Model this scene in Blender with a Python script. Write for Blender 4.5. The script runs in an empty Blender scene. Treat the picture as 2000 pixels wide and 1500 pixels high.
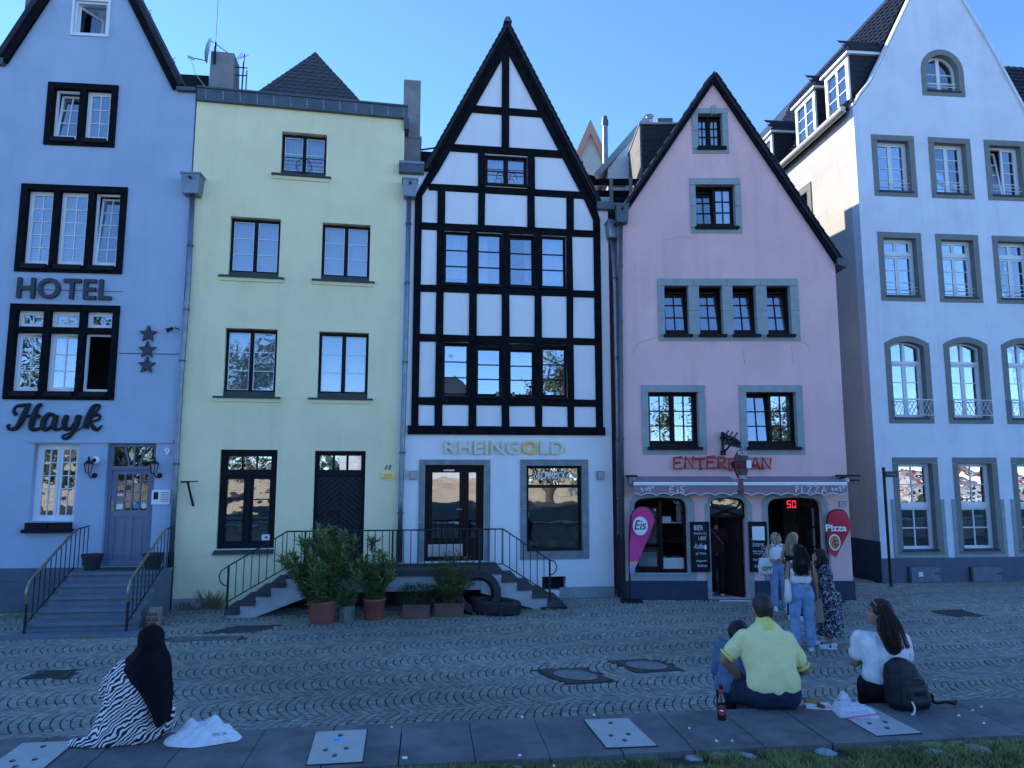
import bpy, bmesh, math, random
import numpy as np
from mathutils import Vector, Matrix
R = math.radians
random.seed(7)
rng = np.random.default_rng(7)
S = bpy.context.scene
COL = S.collection

# ------------------------------------------------------------------ camera
CAM_H = 2.8
FPX = 1380.0                      # focal length in pixels of the 2000 px wide photograph
PITCH = math.atan(170 / FPX)
cd = bpy.data.cameras.new('camera'); cam = bpy.data.objects.new('camera', cd); COL.objects.link(cam)
cam.location = (0, 0, CAM_H); cam.rotation_euler = (R(90) + PITCH, 0, 0)
cd.sensor_width = 36; cd.lens = 36 * FPX / 2000; cd.clip_end = 3000; cd.clip_start = .05
S.camera = cam
# ------------------------------------------------------------------ sky, sun, exposure
SUN_EL, SUN_AZ = R(27), R(54)     # the sun stands behind the houses, to the left
world = bpy.data.worlds.new("World"); S.world = world; world.use_nodes = True
wn = world.node_tree.nodes; wl = world.node_tree.links
bg = wn['Background']
sky = wn.new('ShaderNodeTexSky'); sky.sky_type = 'NISHITA'; sky.sun_disc = False
sky.sun_elevation = SUN_EL; sky.sun_rotation = -SUN_AZ
sky.altitude = 50; sky.air_density = 0.75; sky.dust_density = 0.0; sky.ozone_density = 8.0
wl.new(sky.outputs[0], bg.inputs[0]); bg.inputs[1].default_value = 0.15
sd = bpy.data.lights.new('sun', 'SUN'); sun = bpy.data.objects.new('sun', sd); COL.objects.link(sun)
sd.energy = 2.6; sd.angle = R(0.53); sd.color = (1.0, .92, .80)
SUN_DIR = Vector((-math.sin(SUN_AZ) * math.cos(SUN_EL), math.cos(SUN_AZ) * math.cos(SUN_EL), math.sin(SUN_EL)))
sun.rotation_euler = SUN_DIR.to_track_quat('Z', 'Y').to_euler(); sun.location = SUN_DIR * 60
S.view_settings.view_transform = 'Standard'; S.view_settings.look = 'None'
S.view_settings.exposure = 1.55; S.view_settings.gamma = 1; S.view_settings.use_curve_mapping = False

# ------------------------------------------------------------------ surveying: facade planes measured from the photograph
CV = np.array([0, 0, CAM_H])
def ray(px, py):
    a = (px - 1000) / FPX; b = -(py - 750) / FPX
    return np.array([a, math.cos(PITCH) - b * math.sin(PITCH), math.sin(PITCH) + b * math.cos(PITCH)])
def ground(px, py, z=0.0):
    d = ray(px, py); return Vector(CV + (z - CAM_H) / d[2] * d)
def project(x, y, z):
    f = y * math.cos(PITCH) + (z - CAM_H) * math.sin(PITCH); u = -y * math.sin(PITCH) + (z - CAM_H) * math.cos(PITCH)
    return 1000 + FPX * x / f, 750 - FPX * u / f
class Plane:
    def __init__(s, o, yaw):
        s.o = np.array([o[0], o[1], 0.0]); s.a = a = R(yaw)
        s.t = np.array([math.cos(a), math.sin(a), 0]); s.n = np.array([-math.sin(a), math.cos(a), 0])
    def pt(s, px, py, dep=0):
        d = ray(px, py); return CV + (s.n @ (s.o - CV) + dep) / (s.n @ d) * d
    def uv(s, px, py, dep=0):
        p = s.pt(px, py, dep); return float((p - s.o) @ s.t), float(p[2])
    def rect(s, a, b, dep=0):
        u0, z1 = s.uv(*a, dep); u1, z0 = s.uv(*b, dep); return u0, u1, z0, z1
    def world(s, u, dep, z): return Vector(s.o + u * s.t + dep * s.n + np.array([0, 0, z]))
PK = Plane(ground(1225, 1172), 0)
PH = Plane(ground(1200, 1166), 8.1)
PY = Plane(PH.pt(775, 1050), 10.6)
PB = Plane(PY.pt(335, 1000), 5.8)
PW = Plane(ground(1724, 1139), 5.4)

# ------------------------------------------------------------------ materials
MATS = {}
def mat(name, col, rough=.8, metal=0., var=.08, vs=2.5, bump=.0, bs=40., streak=0., spec=.4, emit=0., col2=None, attr=None):
    m = bpy.data.materials.new(name); m.use_nodes = True; MATS[name] = m
    n = m.node_tree.nodes; l = m.node_tree.links; b = n['Principled BSDF']
    b.inputs['Roughness'].default_value = rough; b.inputs['Metallic'].default_value = metal
    b.inputs['Specular IOR Level'].default_value = spec
    tc = n.new('ShaderNodeTexCoord'); src = tc.outputs['Object']
    c4 = (*col, 1)
    nz = n.new('ShaderNodeTexNoise'); nz.inputs['Scale'].default_value = vs; nz.inputs['Detail'].default_value = 6; nz.inputs['Roughness'].default_value = .65
    l.new(src, nz.inputs['Vector'])
    rp = n.new('ShaderNodeValToRGB'); l.new(nz.outputs[0], rp.inputs[0])
    lo = col2 if col2 else tuple(c * (1 - var) for c in col); hi = tuple(min(1, c * (1 + var)) for c in col)
    rp.color_ramp.elements[0].position = .32; rp.color_ramp.elements[1].position = .68
    rp.color_ramp.elements[0].color = (*lo, 1); rp.color_ramp.elements[1].color = (*hi, 1)
    out = rp.outputs[0]
    if streak:
        mp = n.new('ShaderNodeMapping'); mp.inputs['Scale'].default_value = (1.6, 1.6, .28); l.new(src, mp.inputs[0])
        n2 = n.new('ShaderNodeTexNoise'); n2.inputs['Scale'].default_value = 1.3; n2.inputs['Detail'].default_value = 8; n2.inputs['Roughness'].default_value = .7; l.new(mp.outputs[0], n2.inputs['Vector'])
        r2 = n.new('ShaderNodeValToRGB'); l.new(n2.outputs[0], r2.inputs[0])
        r2.color_ramp.elements[0].position = .52; r2.color_ramp.elements[1].position = .8
        r2.color_ramp.elements[0].color = (0, 0, 0, 1); r2.color_ramp.elements[1].color = (streak,) * 3 + (1,)
        mx = n.new('ShaderNodeMixRGB'); l.new(r2.outputs[0], mx.inputs[0]); l.new(out, mx.inputs[1]); mx.inputs[2].default_value = tuple(c * .55 + .02 for c in col) + (1,)
        out = mx.outputs[0]
    if attr:
        at = n.new('ShaderNodeAttribute'); at.attribute_name = attr
        mx = n.new('ShaderNodeMixRGB'); mx.blend_type = 'MULTIPLY'; mx.inputs[0].default_value = 1; l.new(out, mx.inputs[1]); l.new(at.outputs['Color'], mx.inputs[2]); out = mx.outputs[0]
    l.new(out, b.inputs['Base Color'])
    if bump:
        n3 = n.new('ShaderNodeTexNoise'); n3.inputs['Scale'].default_value = bs; n3.inputs['Detail'].default_value = 5; l.new(src, n3.inputs['Vector'])
        bp = n.new('ShaderNodeBump'); bp.inputs['Strength'].default_value = bump; bp.inputs['Distance'].default_value = .01; l.new(n3.outputs[0], bp.inputs['Height']); l.new(bp.outputs[0], b.inputs['Normal'])
    if emit:
        b.inputs['Emission Color'].default_value = c4; b.inputs['Emission Strength'].default_value = emit
    return m
def glass(name, refl=.42, tint=(.82, .86, .88), wob=.02, ws=2.2):
    m = bpy.data.materials.new(name); m.use_nodes = True; MATS[name] = m
    n = m.node_tree.nodes; l = m.node_tree.links; n.remove(n['Principled BSDF']); o = n['Material Output']
    tr = n.new('ShaderNodeBsdfTransparent'); tr.inputs[0].default_value = (*tint, 1)
    gl = n.new('ShaderNodeBsdfGlossy'); gl.inputs['Roughness'].default_value = .01; gl.inputs[0].default_value = (.95, .97, 1, 1)
    lw = n.new('ShaderNodeFresnel'); lw.inputs[0].default_value = 1.5
    ma = n.new('ShaderNodeMath'); ma.operation = 'MULTIPLY_ADD'; l.new(lw.outputs[0], ma.inputs[0]); ma.inputs[1].default_value = 1.0; ma.inputs[2].default_value = refl; ma.use_clamp = True
    mx = n.new('ShaderNodeMixShader'); l.new(ma.outputs[0], mx.inputs[0]); l.new(tr.outputs[0], mx.inputs[1]); l.new(gl.outputs[0], mx.inputs[2]); l.new(mx.outputs[0], o.inputs[0])
    ge = n.new('ShaderNodeNewGeometry'); nz = n.new('ShaderNodeTexNoise'); nz.inputs['Scale'].default_value = ws; nz.inputs['Detail'].default_value = 1.5; l.new(ge.outputs['Position'], nz.inputs['Vector'])
    bp = n.new('ShaderNodeBump'); bp.inputs['Strength'].default_value = wob; bp.inputs['Distance'].default_value = .1; l.new(nz.outputs[0], bp.inputs['Height']); l.new(bp.outputs[0], gl.inputs['Normal'])
    return m

# ------------------------------------------------------------------ object helpers
def link(name, data, parent=None, m=None, label=None, cat=None, group=None, kind=None):
    o = bpy.data.objects.new(name, data); COL.objects.link(o)
    if parent: o.parent = parent
    if m is not None and data is not None and not data.materials: data.materials.append(MATS[m] if isinstance(m, str) else m)
    return tag(o, label, cat, group, kind)
def tag(o, label=None, cat=None, group=None, kind=None):
    for k, v in (('label', label), ('category', cat), ('group', group), ('kind', kind)):
        if v: o[k] = v
    return o
def thing(name, label, cat, loc=(0, 0, 0), rz=0, group=None, kind=None):
    o = link(name, None, None, None, label, cat, group, kind); o.location = loc; o.rotation_euler = (0, 0, rz)
    o.empty_display_size = .2; return o
def plane_thing(name, label, cat, pl, u=0, dep=0, z=0, group=None):
    return thing(name, label, cat, pl.world(u, dep, z), pl.a, group)
class MB:
    def __init__(s): s.v = []; s.f = []
    def add(s, vs, fs, M=None):
        b = len(s.v)
        s.v += [tuple(M @ Vector(p)) if M is not None else tuple(p) for p in vs]
        s.f += [tuple(i + b for i in f) for f in fs]; return s
    def box(s, x0, x1, y0, y1, z0, z1, M=None):
        return s.add([(x0, y0, z0), (x1, y0, z0), (x1, y1, z0), (x0, y1, z0), (x0, y0, z1), (x1, y0, z1), (x1, y1, z1), (x0, y1, z1)],
                     [(0, 3, 2, 1), (4, 5, 6, 7), (0, 1, 5, 4), (1, 2, 6, 5), (2, 3, 7, 6), (3, 0, 4, 7)], M)
    def cube8(s, p): return s.add(p, [(0, 3, 2, 1), (4, 5, 6, 7), (0, 1, 5, 4), (1, 2, 6, 5), (2, 3, 7, 6), (3, 0, 4, 7)])
    def ring(s, u0, u1, z0, z1, w, y0, y1, M=None):
        s.box(u0, u1, y0, y1, z1 - w, z1, M); s.box(u0, u1, y0, y1, z0, z0 + w, M)
        s.box(u0, u0 + w, y0, y1, z0 + w, z1 - w, M); return s.box(u1 - w, u1, y0, y1, z0 + w, z1 - w, M)
    def prism(s, pts, y0, y1, M=None):
        n = len(pts)
        area = sum(pts[i][0] * pts[(i + 1) % n][1] - pts[(i + 1) % n][0] * pts[i][1] for i in range(n))
        if area < 0: pts = pts[::-1]
        return s.add([(u, y0, z) for u, z in pts] + [(u, y1, z) for u, z in pts],
                     [tuple(range(n)), tuple(range(2 * n - 1, n - 1, -1))] + [(i, i + n, (i + 1) % n + n, (i + 1) % n) for i in range(n)], M)
    def bar(s, a, b, w, y0, y1, M=None):         # a straight bar in the facade plane between (u,z) points
        du, dz = b[0] - a[0], b[1] - a[1]; L = math.hypot(du, dz); nu, nz = -dz / L * w / 2, du / L * w / 2
        return s.prism([(a[0] - nu, a[1] - nz), (b[0] - nu, b[1] - nz), (b[0] + nu, b[1] + nz), (a[0] + nu, a[1] + nz)], y0, y1, M)
    def tube(s, pts, r, n=8, closed=False, M=None, flat=1.0):
        P = [Vector(p) for p in pts]; k = len(P); rs = r if isinstance(r, (list, tuple)) else [r] * k
        vs = []; up = None
        for i in range(k):
            if closed: t = P[(i + 1) % k] - P[i - 1]
            else: t = P[min(i + 1, k - 1)] - P[max(i - 1, 0)]
            t.normalize()
            if up is None or abs(up.dot(t)) > .99: up = Vector((0, 0, 1)) if abs(t.z) < .9 else Vector((0, 1, 0))
            a = t.cross(up).normalized(); b = a.cross(t).normalized(); up = b
            for j in range(n):
                th = 2 * math.pi * j / n; vs.append(P[i] + a * (rs[i] * math.cos(th)) + b * (rs[i] * flat * math.sin(th)))
        fs = []
        for i in range(k if closed else k - 1):
            for j in range(n):
                i2 = (i + 1) % k; j2 = (j + 1) % n; fs.append((i * n + j, i * n + j2, i2 * n + j2, i2 * n + j))
        if not closed: fs += [tuple(range(n))[::-1], tuple((k - 1) * n + j for j in range(n))]
        return s.add(vs, fs, M)
    def lathe(s, prof, n=20, c=(0, 0, 0), sx=1, sy=1, M=None):
        vs = []; fs = []
        for r, z in prof:
            for j in range(n):
                th = 2 * math.pi * j / n; vs.append((c[0] + r * sx * math.cos(th), c[1] + r * sy * math.sin(th), c[2] + z))
        for i in range(len(prof) - 1):
            for j in range(n):
                j2 = (j + 1) % n; fs.append((i * n + j, i * n + j2, (i + 1) * n + j2, (i + 1) * n + j))
        fs += [tuple(range(n))[::-1], tuple((len(prof) - 1) * n + j for j in range(n))]
        return s.add(vs, fs, M)
    def loft(s, rings, caps=True, closed=True):
        n = len(rings[0]); vs = [p for r in rings for p in r]; fs = []
        for i in range(len(rings) - 1):
            for j in range(n if closed else n - 1):
                j2 = (j + 1) % n; fs.append((i * n + j, i * n + j2, (i + 1) * n + j2, (i + 1) * n + j))
        if caps and closed: fs += [tuple(range(n))[::-1], tuple((len(rings) - 1) * n + j for j in range(n))]
        return s.add(vs, fs)
    def ball(s, c, r, nu=12, nv=8, M=None):
        rx, ry, rz = r if isinstance(r, (tuple, list)) else (r, r, r)
        vs = [(c[0], c[1], c[2] - rz)]; fs = []
        for i in range(1, nv):
            ph = -math.pi / 2 + math.pi * i / nv
            for j in range(nu):
                th = 2 * math.pi * j / nu; vs.append((c[0] + rx * math.cos(ph) * math.cos(th), c[1] + ry * math.cos(ph) * math.sin(th), c[2] + rz * math.sin(ph)))
        vs.append((c[0], c[1], c[2] + rz)); top = len(vs) - 1
        for j in range(nu): fs.append((0, 1 + (j + 1) % nu, 1 + j))
        for i in range(nv - 2):
            for j in range(nu):
                a = 1 + i * nu + j; b = 1 + i * nu + (j + 1) % nu; fs.append((a, b, b + nu, a + nu))
        for j in range(nu): fs.append((top, 1 + (nv - 2) * nu + j, 1 + (nv - 2) * nu + (j + 1) % nu))
        return s.add(vs, fs, M)
    def cap(s, a, b, ra, rb, n=12):              # tapered limb with round ends
        a, b = Vector(a), Vector(b); s.ball(a, ra, n, 8); s.ball(b, rb, n, 8)
        if (b - a).length > 1e-4: s.tube([a, b], [ra, rb], n)
        return s
    def mesh(s, name, smooth=False):
        me = bpy.data.meshes.new(name); me.from_pydata(s.v, [], s.f); me.update()
        if smooth: me.polygons.foreach_set('use_smooth', [True] * len(me.polygons))
        return me
    def build(s, name, m, parent=None, smooth=False, **k): return link(name, s.mesh(name, smooth), parent, m, **k)

def slab(outline, holes, y0, y1, name='panel'):
    """A solid plate in the facade plane with openings: outline and holes in (u,z), from depth y0 to y1."""
    cu = bpy.data.curves.new('c', 'CURVE'); cu.dimensions = '2D'; cu.fill_mode = 'BOTH'; cu.extrude = (y1 - y0) / 2
    for pts in [outline] + list(holes):
        sp = cu.splines.new('POLY'); sp.points.add(len(pts) - 1); sp.use_cyclic_u = True
        for p, (u, z) in zip(sp.points, pts): p.co = (u, z, 0, 1)
    return curve_mesh(cu, (y0 + y1) / 2, name)
def curve_mesh(cu, yc, name):
    t = bpy.data.objects.new('c', cu); COL.objects.link(t); bpy.context.view_layer.update()
    me = bpy.data.meshes.new_from_object(t.evaluated_get(bpy.context.evaluated_depsgraph_get())); me.name = name
    bpy.data.objects.remove(t); bpy.data.curves.remove(cu)
    n = len(me.vertices); co = np.empty(n * 3, 'f'); me.vertices.foreach_get('co', co); co = co.reshape(-1, 3)
    co = np.stack([co[:, 0], yc - co[:, 2], co[:, 1]], 1); me.vertices.foreach_set('co', co.ravel()); me.update()
    me.materials.clear(); return me
def rectpts(u0, u1, z0, z1): return [(u0, z0), (u1, z0), (u1, z1), (u0, z1)]
def archpts(u0, u1, z0, z1, rise, n=10, power=1.0):    # z1 = crown; springing at z1-rise
    w = (u1 - u0) / 2; c = (u0 + u1) / 2; top = []
    for i in range(n + 1):
        th = math.pi * i / n; top.append((c + w * math.cos(th), z1 - rise + rise * math.sin(th) ** power))
    return [(u0, z0), (u1, z0)] + top
def segpts(u0, u1, z0, z1, rise, n=8):                  # flat segmental arch
    return [(u0, z0), (u1, z0)] + [(u1 + (u0 - u1) * i / n, z1 - rise * (2 * i / n - 1) ** 2) for i in range(n + 1)]
def roundtop(u0, u1, z0, z1, r, sag=.04, n=5):          # basket arch: rounded upper corners and a slightly bowed head
    p = [(u0, z0), (u1, z0)]
    for i in range(n + 1):
        th = math.pi / 2 * i / n; p.append((u1 - r + r * math.cos(th), z1 - sag - r + r * math.sin(th)))
    p.append(((u0 + u1) / 2, z1))
    for i in range(n + 1):
        th = math.pi / 2 + math.pi / 2 * i / n; p.append((u0 + r + r * math.cos(th), z1 - sag - r + r * math.sin(th)))
    return p
def text_mesh(txt, size, depth, bold=0., shear=0., spacing=1.0, sx=1.0, bevel=0.):
    cu = bpy.data.curves.new('t', 'FONT'); cu.body = txt; cu.size = size; cu.extrude = depth / 2; cu.offset = bold; cu.shear = shear
    cu.space_character = spacing; cu.resolution_u = 3; cu.bevel_depth = bevel; cu.align_x = 'LEFT'
    me = curve_mesh(cu, -depth / 2, 'letter')
    if sx != 1:
        for v in me.vertices: v.co.x *= sx
    return me
def fit_text(txt, u0, u1, z0, z1, depth, y=0, bold=0., shear=0., name='lettering', m=None, parent=None, **k):
    """Lettering scaled to fill the box u0..u1, z0..z1 on a wall; returned as one object."""
    me = text_mesh(txt, 1, depth, bold, shear); c = np.array([v.co[:] for v in me.vertices]); lo, hi = c.min(0), c.max(0)
    for v in me.vertices:
        v.co.x = u0 + (v.co.x - lo[0]) / (hi[0] - lo[0]) * (u1 - u0); v.co.z = z0 + (v.co.z - lo[2]) / (hi[2] - lo[2]) * (z1 - z0); v.co.y += y
    return link(name, me, parent, m, **k)
def letters(parent, txt, u0, u1, z0, z1, depth, m, y=0, bold=0., gap=.12, widths=None, name='letter', special=None):
    """Separate letters set side by side to fill a box, each one an object."""
    ms = [text_mesh(ch, 1, depth, bold) for ch in txt]; bb = []
    for me in ms:
        c = np.array([v.co[:] for v in me.vertices]); bb.append((c[:, 0].min(), c[:, 0].max(), c[:, 2].min(), c[:, 2].max()))
    tot = sum(b[1] - b[0] for b in bb) + gap * (len(txt) - 1); sc = (u1 - u0) / tot; u = u0
    hz = max(b[3] for b in bb)
    for ch, me, b in zip(txt, ms, bb):
        for v in me.vertices: v.co.x = u + (v.co.x - b[0]) * sc; v.co.z = z0 + v.co.z / hz * (z1 - z0); v.co.y += y
        link(name, me, parent, (special or {}).get(ch, m)); u += (b[1] - b[0] + gap) * sc
GLY = {  # hand lettering as strokes in a unit box
 'E': [[(.9, 1), (.1, .95), (.05, 0), (.9, .05)], [(.08, .52), (.75, .55)]], 'N': [[(.05, 0), (.12, 1), (.85, .05), (.95, 1)]],
 'T': [[(0, .98), (1, 1)], [(.5, 1), (.52, 0)]], 'R': [[(.08, 0), (.1, 1), (.75, .95), (.85, .72), (.6, .52), (.12, .48), (.95, 0)]],
 'S': [[(.9, .92), (.5, 1), (.12, .8), (.3, .56), (.75, .44), (.88, .2), (.5, 0), (.05, .08)]], 'A': [[(0, 0), (.52, 1), (1, 0)], [(.22, .36), (.8, .36)]],
 'i': [[(.5, 0), (.5, .62)], [(.5, .86), (.5, .95)]], 'I': [[(.5, 0), (.5, 1)]], 'P': [[(.1, 0), (.1, 1), (.7, .97), (.85, .75), (.65, .52), (.12, .48)]],
 'Z': [[(.05, 1), (.95, 1), (.05, 0), (.95, 0)]], 't': [[(.45, 1), (.45, .1), (.8, .05)], [(.1, .7), (.85, .7)]],
 'o': [[(.5, .6), (.15, .45), (.15, .12), (.5, 0), (.85, .12), (.85, .45), (.5, .6)]],
 'g': [[(.85, .6), (.3, .6), (.12, .35), (.35, .1), (.85, .2), (.85, .6), (.8, -.2), (.45, -.35), (.15, -.2)]],
 'B': [[(.1, 0), (.1, 1), (.65, .95), (.75, .75), (.6, .55), (.12, .52), (.75, .45), (.88, .22), (.65, 0), (.1, 0)]], ' ': []}
def strokes(mb, txt, u, z, h, w, y, r, gap=.35, ang=0., n=5):
    ca, sa = math.cos(ang), math.sin(ang); x = 0.
    for ch in txt:
        ww = w * (.35 if ch in 'iI' else 1)
        for st in GLY[ch]:
            mb.tube([(u + (x + p[0] * ww) * ca - p[1] * h * sa, y, z + (x + p[0] * ww) * sa + p[1] * h * ca) for p in st], r, n)
        x += ww + gap * w
def arcpts(pts, n=6):        # Catmull-Rom smoothing
    P = [Vector(p) for p in pts]; out = []
    for i in range(len(P) - 1):
        a, b, c, d = P[max(i - 1, 0)], P[i], P[i + 1], P[min(i + 2, len(P) - 1)]
        for k in range(n):
            t = k / n; out.append(.5 * ((2 * b) + (c - a) * t + (2 * a - 5 * b + 4 * c - d) * t * t + (3 * b - a - 3 * c + d) * t ** 3))
    return out + [P[-1]]
# ------------------------------------------------------------------ material list
mat('stucco_blue', (.36, .46, .59), .9, var=.08, vs=.9, bump=.3, bs=60, streak=.36)
mat('stucco_yellow', (.84, .77, .48), .9, var=.07, vs=.8, bump=.3, bs=60, streak=.34)
mat('stucco_white', (.80, .80, .80), .9, var=.03, vs=1.2, bump=.25, bs=60, streak=.28)
mat('stucco_grey_white', (.70, .74, .80), .9, var=.08, vs=.8, bump=.3, bs=50, streak=.42)
mat('stucco_pink', (.80, .50, .485), .9, var=.09, vs=.55, bump=.3, bs=60, streak=.5)
mat('stucco_cream', (.56, .53, .48), .9, var=.1, vs=.9, bump=.3, bs=40, streak=.3)
mat('plinth_navy', (.030, .045, .085), .75, var=.15, vs=3, bump=.2, streak=.2)
mat('hatch_grey', (.15, .17, .21), .6, var=.12, vs=6); mat('plinth_slate', (.105, .12, .16), .8, var=.12, vs=3, bump=.2, streak=.3)
mat('plinth_grey', (.30, .33, .33), .9, var=.15, vs=3, bump=.4, streak=.4)
mat('stone_trim', (.30, .345, .345), .9, var=.12, vs=5, bump=.35, bs=30, streak=.25)
mat('stone_olive', (.20, .215, .20), .9, var=.10, vs=5, bump=.3, bs=30, streak=.25)
mat('stone_dark', (.22, .24, .25), .9, var=.2, vs=6, bump=.4, bs=30, streak=.4)
mat('timber', (.008, .008, .011), .85, var=.5, vs=8, bump=.6, bs=25, spec=.08)
mat('frame_black', (.009, .010, .015), .6, var=.3, vs=6, spec=.15)
mat('frame_white', (.72, .75, .78), .45, var=.03, vs=4)
mat('frame_brown', (.020, .011, .010), .6, var=.3, vs=7, spec=.15)
mat('frame_green', (.02, .045, .045), .5, var=.2, vs=6)
mat('door_grey', (.17, .19, .26), .55, var=.06, vs=5)
mat('slate', (.028, .030, .037), .65, var=.4, vs=3, bump=.4, bs=20, spec=.2); mat('slate_mid', (.075, .076, .082), .6, var=.5, vs=6, bump=.5, bs=20, spec=.3); mat('jar_glass', (.13, .17, .13), .3, var=.3, vs=9); mat('door_dark', (.020, .020, .027), .6, var=.3, vs=9, bump=.3, spec=.2)
mat('slate_light', (.16, .155, .15), .7, var=.35, vs=4, bump=.4, bs=20)
mat('roof_tile', (.022, .022, .026), .35, var=.35, vs=3, bump=.3)
mat('zinc', (.20, .24, .28), .42, .6, var=.18, vs=5, bump=.1, streak=.25)
mat('lead', (.085, .105, .125), .5, .3, var=.2, vs=4, bump=.15, streak=.3)
mat('iron', (.010, .011, .014), .6, 0, var=.3, vs=8)
mat('iron_green', (.014, .026, .028), .5, .2, var=.3, vs=8)
mat('brass', (.34, .30, .19), .4, .7, var=.15, vs=8)
mat('gold', (.72, .56, .20), .35, .5, var=.08, vs=8)
mat('gold_pale', (.62, .60, .44), .4, .3, var=.08, vs=8)
mat('gold_deep', (.78, .46, .10), .35, .4, var=.08, vs=8)
mat('sign_grey', (.032, .045, .062), .6, var=.15, vs=6)
mat('sign_black', (.012, .016, .024), .6, var=.15, vs=6, spec=.2)
mat('sign_red', (.50, .035, .025), .5, var=.12, vs=6)
mat('white_paint', (.80, .80, .80), .6, var=.03)
mat('paper', (.78, .79, .80), .8, var=.04)
mat('chalk', (.72, .72, .72), .9, var=.15, vs=60)
mat('black', (.008, .008, .010), .6, var=.2)
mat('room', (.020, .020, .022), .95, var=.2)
mat('curtain', (.62, .62, .62), .95, var=.05)
mat('curtain_tan', (.40, .36, .28), .95, var=.1)
mat('curtain_brown', (.07, .06, .05), .95, var=.1)
mat('concrete', (.26, .255, .25), .95, var=.2, vs=3, bump=.5, streak=.5)
mat('concrete_pale', (.46, .46, .46), .95, var=.1, vs=3, bump=.4, streak=.5)
mat('step_grey', (.155, .185, .225), .75, var=.12, vs=4, bump=.3, streak=.25)
mat('step_dark', (.060, .060, .062), .85, var=.3, vs=5, bump=.4)
mat('steel', (.55, .56, .58), .3, .8, var=.08, vs=5)
mat('dish', (.55, .56, .58), .5, var=.05)
mat('led', (1., .02, .03), .5, emit=.7)
mat('lamp_glass', (.35, .36, .36), .2, var=.05)
glass('glass', .20); glass('glass_dim', .06); glass('glass_blind', .14); glass('glass_shop', .28, wob=.03, ws=1.6); glass('glass_old', .27, wob=.10, ws=2.4)

UNIT = MB().box(-.5, .5, -.5, .5, -.5, .5).mesh('pane')
_pane = {}
def pane(parent, u0, u1, z0, z1, y, g, M=None, name='pane'):
    if g not in _pane: me = UNIT.copy(); me.materials.append(MATS[g]); _pane[g] = me
    o = link(name, _pane[g], parent)
    j = Matrix.Rotation(R(random.gauss(0, .12)), 4, 'X') @ Matrix.Rotation(R(random.gauss(0, .12)), 4, 'Z')
    m = Matrix.Translation(((u0 + u1) / 2, y, (z0 + z1) / 2)) @ j @ Matrix.Diagonal((u1 - u0, .006, z1 - z0, 1))
    o.matrix_local = (M @ m) if M is not None else m; return o
def tilt(u, y, z, deg): return Matrix.Translation((u, y, z)) @ Matrix.Rotation(R(-deg), 4, 'X') @ Matrix.Translation((-u, -y, -z))
def swing(u, y, deg): return Matrix.Translation((u, y, 0)) @ Matrix.Rotation(R(deg), 4, 'Z') @ Matrix.Translation((-u, -y, 0))
def sash(win, u0, u1, z0, z1, y, cols, rows, fm, w=.05, bw=.022, g='glass', M=None, th=.045, zs=None, barm=None):
    b = MB().ring(u0, u1, z0, z1, w, y, y + th, M); b.build('sash', fm, win)
    a0, a1, c0, c1 = u0 + w, u1 - w, z0 + w, z1 - w
    us = [a0 + (a1 - a0) * i / cols for i in range(cols + 1)]
    zs = [c0 + (c1 - c0) * i / rows for i in range(rows + 1)] if zs is None else [c0] + zs + [c1]
    if cols == 1:
        for z in zs[1:-1]: MB().box(a0, a1, y + .006, y + th - .006, z - bw / 2, z + bw / 2, M).build('glazing_bar', barm or fm, win)
    else:
        b = MB()
        for u in us[1:-1]: b.box(u - bw / 2, u + bw / 2, y + .004, y + th - .004, c0, c1, M)
        for z in zs[1:-1]:
            for i in range(cols):
                b.box(us[i] + (bw / 2 if i else 0), us[i + 1] - (bw / 2 if i < cols - 1 else 0), y + .006, y + th - .006, z - bw / 2, z + bw / 2, M)
        b.build('glazing_bar', barm or fm, win)
    for i in range(cols):
        for k in range(len(zs) - 1): pane(win, us[i], us[i + 1], zs[k], zs[k + 1], y + th * .5, g, M)
def curtain(win, u0, u1, z0, z1, y, m='curtain', amp=.02, per=.09, gather=0):
    n = max(6, int((u1 - u0) / per * 6)); top = []; bot = []
    for i in range(n + 1):
        t = i / n; u = u0 + (u1 - u0) * t; ph = 2 * math.pi * (u / per) + math.sin(u * 31) * .8
        top.append((u, y + amp * math.sin(ph), z1)); bot.append((u + gather * (t - .5) * -1, y + amp * 1.3 * math.sin(ph + .4), z0))
    MB().add(top + bot, [(i, i + 1, n + 2 + i, n + 1 + i) for i in range(n)]).build('curtain', m, win, smooth=True)
def blind(win, u0, u1, z0, z1, y, m='curtain'):
    MB().box(u0, u1, y, y + .01, z0, z1).build('blind', m, win)
def frame(house, rc, fm, y=.10, w=.06, d=.09, mull=(), trans=(), name='window', label=None):
    """A window of a house: the frame with its mullions and transoms; sashes and panes become its children."""
    u0, u1, z0, z1 = rc; b = MB().ring(u0, u1, z0, z1, w, y, y + d)
    zz = [z0 + w] + sorted(trans) + [z1 - w]
    for t in trans: b.box(u0 + w, u1 - w, y - .004, y + d - .006, t - w / 2, t + w / 2)
    for m_ in mull:
        for i in range(len(zz) - 1):
            b.box(m_ - w / 2, m_ + w / 2, y - .002, y + d - .004, zz[i] + (w / 2 if i else 0), zz[i + 1] - (w / 2 if i < len(zz) - 2 else 0))
    return b.build(name, fm, house, label=label)
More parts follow.
